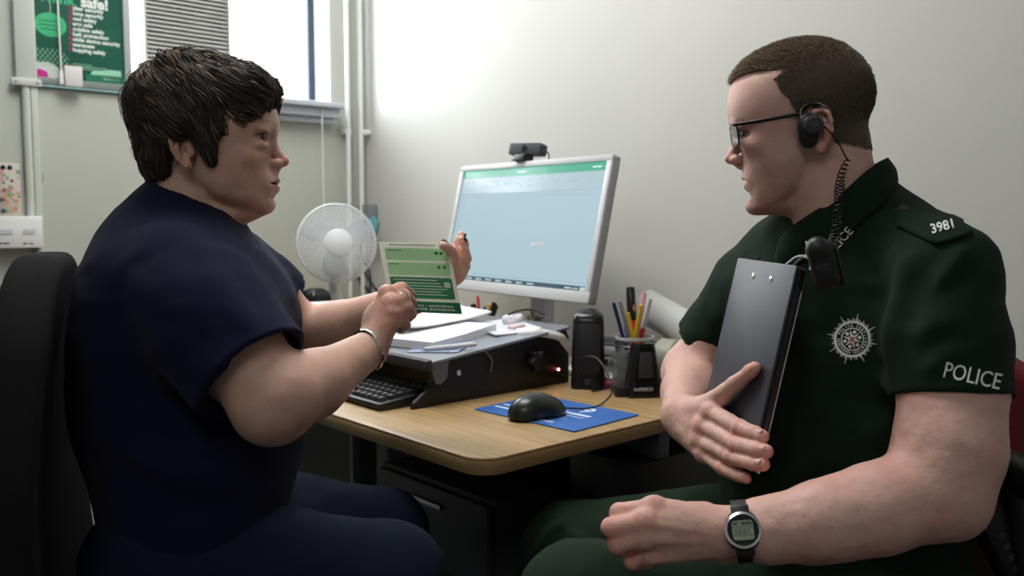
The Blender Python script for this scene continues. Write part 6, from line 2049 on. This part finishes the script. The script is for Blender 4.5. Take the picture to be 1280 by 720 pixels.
for x0, x1, y in ((0.22, 0.48, 0.085), (0.22, 0.50, 0.035), (0.56, 0.90, 0.085), (0.56, 0.88, 0.035)):
    x = x0
    while x < x1:
        w = 0.015+0.02*rr.random(); add_prism(bm, lpoly(x, y, x+w, y+0.022+0.01*rr.random()), 0, 0.0001, Z2); x += w+0.010
bm_obj('footer_print', bm, M_li, leaf)

# bracelet around the near wrist, ring, earring
nS, nE, nW, npip, nmc = na[3]
def band(name, c, axis, r1, r2, w, t, m, label, cat, up=None, links=0, tree=None):
    z = axis.normalized(); x = (up-z*up.dot(z)).normalized(); y = z.cross(x)
    M = frame(x, y, z).to_4x4(); M.translation = c
    bm = bmesh.new(); n = 48; vs = []
    for i in range(n):
        a = 2*math.pi*i/n
        tt = t*(1.0+(0.35*math.sin(a*links) if links else 0))
        if tree is not None:
            dv = (x*math.cos(a)+y*math.sin(a))
            hh = tree.ray_cast(c+dv*0.07, -dv)
            if hh[0] is not None: r1 = r2 = (hh[0]-c).length+0.0006
        vs.append([bm.verts.new(M @ Vector(((r1+o_)*math.cos(a), (r2+o_)*math.sin(a), z_))) for o_, z_ in ((0, -w), (tt, -w*0.7), (tt, w*0.7), (0, w))])
    for i in range(n):
        A_, B_ = vs[i], vs[(i+1) % n]
        for k in range(4): bm.faces.new((A_[k], A_[(k+1) % 4], B_[(k+1) % 4], B_[k]))
    o = bm_obj(name, bm, m, None, smooth=True)
    return tag(o, label, cat)
M_silver = mat('silver', (0.80, 0.78, 0.74), 0.22, metal=1.0)
wa = (P(459, 439, 1.185)-P(420, 462, 1.13)).normalized()
wa = (nW-P(392, 480, 1.09)).normalized(); wa = (wa+Vector((0.25, 0, 0.0))).normalized()
arm_tree = BVHTree.FromPolygons([tuple(x) for x in na[0]], [tuple(x) for x in na[1]])
band('bracelet', P(460, 437, 1.183), wa, 0.0285, 0.0285, 0.0026, 0.0018, M_silver, 'silver link bracelet on the wrist holding the leaflet', 'bracelet', Vector((0, 0, 1)), 16, arm_tree)
rc = (npip[1]+nmc[1])/2*0.35+npip[1]*0.65
rg = band('ring', rc+Vector((-0.001, 0, 0.0005)), (npip[1]-nmc[1]), 0.0108, 0.0108, 0.0016, 0.0013, M_silver, 'silver ring with pale stone on the hand gripping the leaflet', 'ring', Vector((0, 0, 1)))
bm = bmesh.new(); bmesh.ops.create_icosphere(bm, subdivisions=2, radius=0.0042, matrix=Matrix.Translation(rc+Vector((-0.001, -0.0118, 0.0048))))
bm_obj('stone', bm, mat('pale_stone', (0.8, 0.8, 0.85), 0.08, metal=0.4), rg)
fr_ = fa[3][3]; th_ = fa[3][4]
M_nail = mat('dark_nail_varnish', (0.055, 0.010, 0.018), 0.18)
wb = woman.children[0]
nail('nail', th_, (-0.1, -0.6, 0.75), 0.0076, M_nail, wb, 0.013, 0.0058)
nail('nail', fr_[0], (1.0, -0.2, 0.1), 0.0066, M_nail, wb, 0.011, 0.0048)
nail('nail', fr_[1], (0.9, -0.6, 0.6), 0.0066, M_nail, wb, 0.011, 0.0048)
band('ring', (fr_[0][0]*0.5+fr_[0][1]*0.5), fr_[0][1]-fr_[0][0], 0.0094, 0.0094, 0.0014, 0.0012, M_silver, 'thin silver ring on the raised far hand', 'ring', Vector((0, 1, 0)))
ew = W_HEAD @ Vector((-3, -77, -21))
bm = bmesh.new(); bmesh.ops.create_uvsphere(bm, u_segments=14, v_segments=10, radius=0.0024, matrix=Matrix.Translation(ew))
e_ = bm_obj('earring', bm, M_silver, woman, smooth=True)

# fingernails of the officer
M_nailm = mat('bare_nail', (0.56, 0.36, 0.31), 0.45)
mb = man.children[0]
ffr, fth = fm[3][3], fm[3][4]
for fg, r in zip(ffr, (0.0086, 0.0086, 0.0083, 0.0074)):
    nail('nail', fg, (0.1, -1, 0.35), r+0.0002, M_nailm, mb, 0.011, 0.0056)

# clipboard
CW_, CH_ = (T2-T1).length, 0.262
Mc = frame(ed, -dn, ed.cross(-dn)).to_4x4(); Mc.translation = T1+dn*CH_         # x across, y up, z = face normal
if Mc.to_3x3().col[2].dot(Vector((-1, -0.4, 0))) < 0: print('clipboard normal flipped')
clip = empty('clipboard', T1, 'black clipboard folder clutched upright against the uniform', 'clipboard')
M_clip = mat('clipboard_vinyl', (0.040, 0.042, 0.056), 0.42, bump=0.05, bscale=600)
prism('cover', rrect(0, 0, CW_, CH_, 0.004), -0.004, 0.0, M_clip, clip, Mc, 0.0012)
prism('spine', rrect(0.002, 0.002, CW_+0.002, CH_-0.002, 0.003), -0.013, -0.004, M_blackg, clip, Mc, 0.001)
prism('paper', [(0.006, -0.006), (CW_-0.004, -0.006), (CW_-0.004, CH_-0.03), (0.006, CH_-0.03)], -0.0175, -0.0135, M_paper, clip, Mc)
for cx_ in (CW_*0.36, CW_*0.66):
    lathe('rivet', [(0.0042, 0), (0.0038, 0.0012), (0.0, 0.0018)], M_chrome, clip, Mc @ Matrix.Translation((cx_, CH_-0.022, 0)), 20)
bm = bmesh.new()
add_tube(bm, smooth_path([Mc @ Vector((CW_*0.75, CH_-0.004, -0.006)), Mc @ Vector((CW_*0.85, CH_+0.012, -0.012)), Mc @ Vector((CW_*0.97, CH_+0.012, -0.018)), Mc @ Vector((CW_*1.02, CH_-0.002, -0.018))]), 0.0022, 8)
add_tube(bm, smooth_path([Mc @ Vector((CW_*0.78, CH_-0.004, -0.012)), Mc @ Vector((CW_*0.88, CH_+0.016, -0.02)), Mc @ Vector((CW_*1.0, CH_+0.014, -0.026)), Mc @ Vector((CW_*1.05, CH_-0.004, -0.02))]), 0.0018, 8)
bm_obj('clip_wire', bm, M_steel, clip, smooth=True)

# wristwatch
wS, wE, wW = nm[3]
wax = (P(905, 666, 1.0)-P(960, 662, 0.992)).normalized()
wc_ = P(927, 665, 0.996)
watch = empty('wristwatch', wc_, 'black digital wristwatch with silver case on the forearm resting on his knee', 'watch')
wn = (Vector((0, 0, CAMZ))-wc_).normalized(); wn = (wn+Vector((0, 0, 0.06))); wn = (wn-wax*wn.dot(wax)).normalized()
wy = wax.cross(wn).normalized()
if wy.z < 0: wy = -wy
wx_ = wy.cross(wn)
Mwt = frame(wx_, wy, wn).to_4x4(); Mwt.translation = wc_+wn*0.0310
Mwt = Mwt @ Matrix.Scale(1.12, 4)
prism('case', disc(0.0185, 0.0205, 0, 0, 40), -0.006, 0.003, M_black, watch, Mwt, 0.002)
lathe('case_ring', [(0.0165, 0.002), (0.0185, 0.003), (0.0180, 0.0062), (0.0155, 0.0068), (0.0150, 0.0045)], M_chrome, watch, Mwt, 48, cap=False)
prism('face', disc(0.0152, 0.0152, 0, 0, 40), 0.003, 0.0050, M_blackg, watch, Mwt)
M_lcd = mat('lcd_green', (0.27, 0.33, 0.24), 0.35)
prism('display', rrect(-0.0105, -0.0095, 0.0105, 0.0095, 0.003), 0.005, 0.0053, M_lcd, watch, Mwt)
quads('display_lines', [(-0.0105, 0.0030, 0.0105, 0.0036), (-0.0090, 0.0052, -0.0045, 0.0078), (-0.001, 0.0050, 0.0090, 0.0080), (-0.0105, -0.0052, 0.0105, -0.0047)], Mwt @ Matrix.Translation((0, 0, 0.0054)), mat('lcd_dark', (0.07, 0.09, 0.06), 0.4), watch, 0.0001)
texts('digits', [('12:01', -0.0088, -0.0035, 0.0072)], Mwt @ Matrix.Translation((0, 0, 0.0054)), mat('lcd_dark', ()), watch, bold=0.02, extrude=0.0001)
lathe_on('button', [(0.0022, 0), (0.0022, 0.003), (0.0015, 0.0036), (0, 0.0036)], Mwt @ Vector((0.0178, 0.0, 0.0)), wx_, M_chrome, watch, 14)
m_arm_tree = BVHTree.FromPolygons([tuple(x) for x in nm[0]], [tuple(x) for x in nm[1]])
bm = bmesh.new(); n = 48; vs = []
for i in range(n+1):
    a = math.radians(30)+math.radians(300)*i/n
    dv = wn*math.cos(a)+wy*math.sin(a)
    hh = m_arm_tree.ray_cast(wc_+dv*0.08, -dv)
    d_ = dv*((hh[0]-wc_).length+0.0008 if hh[0] is not None else 0.032)
    dd = d_.normalized()
    hw_ = 0.0095-0.0015*math.sin(math.pi*i/n)
    vs.append([bm.verts.new(wc_+wn*0.000+d_+wx_*s*hw_+dd*t_) for s, t_ in ((-1, 0), (1, 0), (1, 0.0022), (-1, 0.0022))])
for A_, B_ in zip(vs, vs[1:]):
    for k in range(4): bm.faces.new((A_[k], A_[(k+1) % 4], B_[(k+1) % 4], B_[k]))
bm.faces.new(vs[0][::-1]); bm.faces.new(vs[-1])
bm_obj('strap', bm, M_black, watch, smooth=True)
for s in (-1, 1):
    prism('lug', rrect(-0.009, -0.004, 0.009, 0.004, 0.002), -0.004, 0.002, M_black, watch, Mwt @ Matrix.Translation((0, s*0.0215, -0.002)) @ Matrix.Rotation(-s*0.45, 4, 'X'), 0.001)

# spectacles (local head millimetres)
gl = empty('spectacles', M_HEAD @ Vector((88, 0, 12)), 'dark rectangular half-rim glasses on the officer', 'glasses')
M_gm = mat('glasses_frame', (0.015, 0.012, 0.014), 0.25, metal=0.3)
EZ = MAN['ez']; 
for s in (-1, 1):
    bm = bmesh.new()
    base = M_HEAD @ Matrix.Translation((MAN['ex']+21, s*32, EZ+1)) @ Matrix.Rotation(s*math.radians(13), 4, 'Z') @ Matrix(((0, 0, 1, 0), (1, 0, 0, 0), (0, 1, 0, 0), (0, 0, 0, 1)))
    poly = rrect(-25, -15, 25, 14, 7, 6)
    add_tube(bm, [base @ Vector((x, y, 0.25*abs(x)*0)) for x, y in poly]+[base @ Vector((poly[0][0], poly[0][1], 0))], 0.0009, 8)
    add_tube(bm, [base @ Vector((-25, 13, 0)), base @ Vector((-10, 15, 0)), base @ Vector((10, 15, 0)), base @ Vector((25, 13, 0))], 0.0014, 8)
    bm_obj('rim', bm, M_gm, gl, smooth=True)
    bm = bmesh.new(); vv_ = [bm.verts.new(base @ Vector((x*0.98, y*0.98, 0))) for x, y in poly]; bm.faces.new(vv_)
    vv2 = [bm.verts.new(base @ Vector((x*0.98, y*0.98, 1.2))) for x, y in poly]; bm.faces.new(vv2)
    for i in range(len(vv_)): bm.faces.new((vv_[i], vv_[(i+1) % len(vv_)], vv2[(i+1) % len(vv_)], vv2[i]))
    bm_obj('lens', bm, mat('lens_glass', (0.97, 0.98, 1.0), 0.01, trans=1.0, ior=1.12), gl)
    h0 = M_HEAD @ Vector((MAN['ex']+15, s*59, EZ+12))
    pts = [base @ Vector((s*25, 12, 0)), h0, M_HEAD @ Vector((40, s*72, EZ+9)), M_HEAD @ Vector((8, s*75.5, EZ+8)), M_HEAD @ Vector((-10, s*77, EZ+3)), M_HEAD @ Vector((-22, s*76, EZ-12))]
    bm = bmesh.new(); add_tube(bm, smooth_path(pts, 6), 0.0022, 8, flat=0.55)
    bm_obj('temple_arm', bm, M_gm, gl, smooth=True)
tube('bridge', smooth_path([M_HEAD @ Vector((MAN['ex']+24, -8, EZ+6)), M_HEAD @ Vector((MAN['ex']+27, 0, EZ+8)), M_HEAD @ Vector((MAN['ex']+24, 8, EZ+6))]), 0.0013, M_gm, gl)

# ear-piece with coiled lead
ear = empty('radio_earpiece', M_HEAD @ Vector((8, 78, 0)), 'black over-ear radio earpiece with coiled lead down his neck', 'earpiece')
sx = 1                                     # near side is the person's left
f = Field()
Rz = np.array(Matrix.Rotation(math.radians(8), 3, 'Z'))
f.ell((-3, 80, -4), (14, 6, 19), rot=Rz)
f.ell((-1, 77, -16), (12, 6, 14), 5)
f.ell((-9, 86, -2), (12.5, 5, 12.5), 2)
v, q = f.mesh(1.0)
PAD = 0
link('pad', np_mesh('pad', [(xf(M_HEAD, v), q, None)]), M_black, ear)
Mh = M_HEAD @ Matrix.Translation((-10, 90, -2)) @ Matrix.Scale(1.2, 4) @ Matrix.Rotation(math.radians(-90), 4, 'X')
lathe('speaker_cap', [(0, 3.5), (4.2, 3.5), (4.8, 2.6), (6.4, 2.6), (7.0, 3.4), (9.6, 2.6), (10.4, -1.0), (10.0, -4)], M_dark, ear, Mh, 36, cap=False)
tube('ear_loop', smooth_path([M_HEAD @ Vector(p) for p in ((4, 79, 12), (2, 76, 22), (-8, 76, 27), (-22, 79, 24), (-34, 82, 10), (-34, 82, -6))]), 0.0016, M_blackg, ear)
w0 = M_HEAD @ Vector((-20, 90, -4))
lead = [w0, P(1042, 170, 1.145), P(1049, 180, 1.15), P(1055, 192, 1.155), P(1060, 201, 1.16)]
tube('lead', smooth_path(lead), 0.0011, M_black, ear)
# coil
cp = smooth_path([P(1060, 200, 1.162), P(1056, 207, 1.158), P(1051, 222, 1.150), P(1049, 245, 1.140), P(1047, 270, 1.125), P(1044, 295, 1.110), P(1040, 305, 1.103)], 8)
# resample and wind
dist = [0]
for a_, b_ in zip(cp, cp[1:]): dist.append(dist[-1]+(b_-a_).length)
def at(s):
    for i in range(len(cp)-1):
        if dist[i+1] >= s:
            t = (s-dist[i])/(dist[i+1]-dist[i]+1e-9); return cp[i].lerp(cp[i+1], t)
    return cp[-1]
Lc = dist[-1]; turns = 21; NP = turns*14
coil = []
for i in range(NP+1):
    s = i/NP
    sw = s+0.03*math.sin(s*9)
    p = at(min(Lc, Lc*sw)); p2 = at(min(Lc, Lc*sw+0.004)); t = (p2-p); t = t.normalized() if t.length > 1e-6 else Vector((0, 0, -1))
    x = t.cross(Vector((0, 1, 0))).normalized(); y = t.cross(x)
    r = 0.0030+0.0028*min(1, s*3)
    a = 2*math.pi*turns*s
    coil.append(p+(x*math.cos(a)+y*math.sin(a))*r)
tube('coiled_lead', coil, 0.0009, M_black, ear, 6)

# ------------------------------------------------------------------ badge, lettering and fittings sewn on the uniform
def sewn(name, px, py, Y, dirx, size_items, m, bold, parent, scale=1.0, kind='text', face=None):
    """flat work laid on the shirt: dirx = pixel step that the writing follows"""
    o = P(px, py, Y); x = (P(px+dirx[0], py+dirx[1], Y+dirx[2])-o).normalized()
    n = -ray(px, py) if face is None else Vector(face).normalized()
    y = n.cross(x).normalized(); z = x.cross(y)
    M = frame(x, y, z).to_4x4(); M.translation = o+z*0.0
    ob = texts(name, size_items, M, m, parent, bold, 0.0)
    return ob, z
def lay(ob, n, off=0.0014, tree=None, thick=0.0008, sub=2):
    me = ob.data
    bm = bmesh.new(); bm.from_mesh(me)
    bmesh.ops.triangulate(bm, faces=bm.faces)
    if sub: bmesh.ops.subdivide_edges(bm, edges=[e for e in bm.edges if e.calc_length() > 0.004], cuts=sub)
    for v in bm.verts:
        d_ = (v.co-Vector((0, 0, CAMZ))).normalized()
        hit = (tree or shirt_tree).ray_cast(Vector((0, 0, CAMZ)), d_)
        if hit[0] is not None: v.co = hit[0]+(hit[1] if hit[1].dot(d_) < 0 else -hit[1])*off
    bm.to_mesh(me); bm.free()
    s = ob.modifiers.new('s', 'SOLIDIFY'); s.thickness = thick; s.offset = 0
def hit_at(px, py, tree=None):
    h = (tree or shirt_tree).ray_cast(Vector((0, 0, CAMZ)), ray(px, py))
    return h
# sleeve POLICE
h = hit_at(1200, 462)
ob, n = sewn('sleeve_lettering', 1177, 471, h[0].y, (70, 16, 0.0), [('POLICE', 0, 0, 0.0260, 0.78)], M_thread, 0.0, shirt)
lay(ob, n)
# epaulette
ep = [(1116, 262), (1122, 252), (1140, 252), (1200, 275), (1216, 291), (1206, 296), (1170, 306), (1121, 283)]
bm = bmesh.new()
top = [bm.verts.new(P(x, y, 1.1)) for x, y in ep]; bm.faces.new(top)
me = bpy.data.meshes.new('epaulette'); bm.to_mesh(me); bm.free()
eo = link('epaulette', me, mat('epaulette_cloth', (0.010, 0.022, 0.014), 0.85, noise=0.1, nscale=700, bump=0.3, bscale=1300, spec=0.12), shirt)
bm = bmesh.new(); bm.from_mesh(me)
bmesh.ops.triangulate(bm, faces=bm.faces); bmesh.ops.subdivide_edges(bm, edges=bm.edges, cuts=6, use_grid_fill=True)
bmesh.ops.triangulate(bm, faces=bm.faces)
for v in bm.verts:
    d = (v.co-Vector((0, 0, CAMZ))).normalized()
    hh_ = shirt_tree.ray_cast(Vector((0, 0, CAMZ)), d)
    if hh_[0] is not None: v.co = hh_[0]-d*0.004
    else:
        nr = shirt_tree.find_nearest(v.co); v.co = nr[0]+nr[1]*0.004
bm.to_mesh(me); bm.free(); me.shade_smooth()
s_ = eo.modifiers.new('s', 'SOLIDIFY'); s_.thickness = 0.005; s_.offset = 0
bpy.context.view_layer.update()
_em = eo.evaluated_get(bpy.context.evaluated_depsgraph_get()).to_mesh()
ep_tree = BVHTree.FromPolygons([eo.matrix_world @ v.co for v in _em.vertices], [tuple(p.vertices) for p in _em.polygons])
h = hit_at(1185, 287)
ob, n = sewn('number_lettering', 1165, 293, h[0].y, (38, -10, 0.0), [('3981', 0, 0, 0.0158, 0.95)], M_thread, 0.02, shirt)
lay(ob, n, 0.0012, ep_tree)
h = hit_at(1130, 262)
lathe_on('button', [(0.006, 0), (0.006, 0.0025), (0.0045, 0.0035), (0.003, 0.0026), (0, 0.0026)], h[0]-ray(1130, 262)*0.006, -ray(1130, 262)+Vector((0, 0, 0.3)), M_dark, shirt, 20)
# collar lettering
col_o = [c for c in shirt.children if c.name.startswith('collar')][0]
bpy.context.view_layer.update()
dg = bpy.context.evaluated_depsgraph_get()
cm = col_o.evaluated_get(dg).to_mesh()
mwc = col_o.matrix_world
col_tree = BVHTree.FromPolygons([mwc @ v.co for v in cm.vertices], [tuple(p.vertices) for p in cm.polygons])
h = col_tree.ray_cast(Vector((0, 0, CAMZ)), ray(1058, 300))
yc = h[0].y if h[0] is not None else 1.12
ob, n = sewn('collar_lettering', 1047, 313, yc, (24, -27, 0.0), [('POLICE', -0.020, 0, 0.0165, 0.95)], M_thread, 0.0, shirt)
_nv = len(cm.vertices)
cs_tree = BVHTree.FromPolygons([mwc @ v.co for v in cm.vertices]+[tuple(x) for x in uv_], [tuple(p.vertices) for p in cm.polygons]+[tuple(int(i)+_nv for i in q_) for q_ in uq_])
lay(ob, n, 0.0012, cs_tree)
# far sleeve lettering sliver
# badge: rayed star with ring, inner star and red cross
h = hit_at(1066, 424)
bo = h[0]; bn = (-ray(1066, 424)*0.75+h[1]*0.25).normalized()
bx_ = (P(1076, 425.5, bo.y)-P(1066, 424, bo.y)).normalized(); by_ = bn.cross(bx_).normalized(); bz_ = bx_.cross(by_)
Mb = frame(bx_, by_, bz_).to_4x4(); Mb.translation = bo
S_ = bo.y/F                      # metres for one pixel at the badge
def flat(name, polys, m, parent):
    bm = bmesh.new()
    for p_ in polys: bm.faces.new([bm.verts.new(Mb @ Vector((x*S_, y*S_, 0))) for x, y in p_])
    me = bpy.data.meshes.new(name); bm.to_mesh(me); bm.free()
    return link(name, me, m, parent)
def annul(r0, r1, a0=0, a1=360, n=48):
    out = []
    for i in range(n):
        t0 = math.radians(a0+(a1-a0)*i/n); t1 = math.radians(a0+(a1-a0)*(i+1)/n)
        out.append([(r0*math.cos(t0), r0*math.sin(t0)), (r1*math.cos(t0), r1*math.sin(t0)), (r1*math.cos(t1), r1*math.sin(t1)), (r0*math.cos(t1), r0*math.sin(t1))])
    return out
M_bw = mat('badge_thread', (0.80, 0.82, 0.80), 0.6); M_br = mat('badge_red_thread', (0.45, 0.03, 0.05), 0.6)
rays = []
longr = {4: 29, -18+72*1: 0}
for k in range(72):
    a = math.radians(k*5+2)
    L = 25.5+1.6*math.sin(k*2.1)
    for la in (85, 36, -4, -55, -98, -142, 175, 128):
        if abs(((k*5+2-la+180) % 360)-180) < 2.6: L = 32
    w = math.radians(1.25)
    rays.append([(22.2*math.cos(a-w*1.2), 22.2*math.sin(a-w*1.2)), (L*math.cos(a-w*0.4), L*math.sin(a-w*0.4)), (L*math.cos(a+w*0.4), L*math.sin(a+w*0.4)), (22.2*math.cos(a+w*1.2), 22.2*math.sin(a+w*1.2))])
bad = flat('badge', rays+annul(20.3, 22.6)+annul(13.2, 14.4), M_bw, shirt)
lay(bad, bz_, 0.0012, sub=1, thick=0.0006)
inner = []
for k in range(6):
    a = math.radians(60*k+30+22); d = math.radians(22)
    inner.append([(3.5*math.cos(a-d*1.4), 3.5*math.sin(a-d*1.4)), (12.5*math.cos(a), 12.5*math.sin(a)), (3.5*math.cos(a+d*1.4), 3.5*math.sin(a+d*1.4))])
    a2 = a+math.radians(30)
    inner.append([(9.4*math.cos(a2)+2.3*math.cos(t), 9.4*math.sin(a2)+2.3*math.sin(t)) for t in [2*math.pi*j/10 for j in range(10)]])
inner.append([(5.2*math.cos(t), 5.2*math.sin(t)) for t in [2*math.pi*j/24 for j in range(24)]])
io_ = flat('inner_star', inner, M_bw, bad); lay(io_, bz_, 0.0016, sub=0, thick=0.0006)
cr = []
for a in (45, -45):
    t = math.radians(a); cx_, sx_ = math.cos(t), math.sin(t)
    cr.append([(4.4*cx_-0.8*sx_, 4.4*sx_+0.8*cx_), (-4.4*cx_-0.8*sx_, -4.4*sx_+0.8*cx_), (-4.4*cx_+0.8*sx_, -4.4*sx_-0.8*cx_), (4.4*cx_+0.8*sx_, 4.4*sx_-0.8*cx_)])
co2 = flat('red_cross', cr, M_br, bad); lay(co2, bz_, 0.0024, sub=0, thick=0.0006)
# ring lettering
bm = bmesh.new()
def arc_text(s, a0, step, flip=False):
    for i, ch in enumerate(s):
        if ch == ' ': continue
        me = text_mesh(ch, 5.2*S_, 0.0, align='CENTER', res=2)
        a = math.radians(a0-step*i if not flip else a0+step*i)
        r = 15.6*S_ if not flip else 18.9*S_
        T_ = Mb @ Matrix.Translation((r*math.cos(a), r*math.sin(a), 0)) @ Matrix.Rotation(a-math.pi/2+(math.pi if flip else 0), 4, 'Z')
        n0 = len(bm.verts); bm.from_mesh(me); bm.verts.ensure_lookup_table()
        for v in bm.verts[n0:]: v.co = T_ @ v.co
        bpy.data.meshes.remove(me)
arc_text('POLICE', 165, 13); arc_text('SERVICE', 78, 13)
arc_text('NORTHERN', 192, 10.5, True); arc_text('IRELAND', 284, 11, True)
me = bpy.data.meshes.new('badge_lettering'); bm.to_mesh(me); bm.free()
bl_ = link('badge_lettering', me, M_bw, bad); lay(bl_, bz_, 0.0016, sub=0, thick=0.0005)

# undershirt sliver, placket and the radio microphone
h = hit_at(1018, 300)
und = ribbon('undershirt', [[P(1007, 301, 1.150), P(1016, 306, 1.140), P(1028, 309, 1.125), P(1040, 307, 1.120)], [P(1010, 318, 1.146), P(1018, 324, 1.136), P(1028, 325, 1.124), P(1040, 318, 1.118)]], M_inner, man, 0.002)
mic = empty('lapel_radio_microphone', P(1030, 335, 1.09), 'black radio microphone clipped to the open collar above the clipboard', 'microphone')
mo_ = P(1032, 332, 1.078)
f = Field(); f.box((0, 0, 0), (0.018, 0.012, 0.028), 0.009); f.ball((-0.005, 0, 0.026), 0.012, 0.010)
v, q = f.mesh(0.002)
Mmic = Matrix.Translation(mo_) @ Matrix.Rotation(math.radians(-14), 4, 'Y') @ Matrix.Rotation(math.radians(-15), 4, 'Z')
link('body', np_mesh('body', [(xf(Mmic, v), q, None)]), M_black, mic)
box('clip_plate', Mmic @ Vector((0.0165, -0.011, 0.002)), (0.0010, 0.0018, 0.028), M_dark, mic, Mmic.to_3x3(), 0.0008)
box('talk_button', Mmic @ Vector((-0.003, -0.0122, -0.006)), (0.008, 0.0012, 0.010), M_black, mic, Mmic.to_3x3(), 0.001)
# equipment pouch on the belt at the right edge
eq_o = P(1258, 668, 1.12)
eqp = empty('belt_radio', eq_o, 'black handset with keypad hanging at the officer\'s hip', 'radio')
Meq = Matrix.Translation(eq_o) @ Matrix.Rotation(math.radians(-28), 4, 'Y') @ Matrix.Rotation(math.radians(10), 4, 'Z')
box('body', eq_o, (0.034, 0.018, 0.075), M_black, eqp, Meq.to_3x3(), 0.008)
for i in range(3):
    for j in range(5):
        box('key', Meq @ Vector((-0.017+i*0.017, -0.0185, -0.05+j*0.016)), (0.0058, 0.0018, 0.0048), M_dark, eqp, Meq.to_3x3(), 0.001)
tube('antenna', [Meq @ Vector((0.022, 0, 0.07)), Meq @ Vector((0.022, 0, 0.14))], 0.006, M_black, eqp, 14)
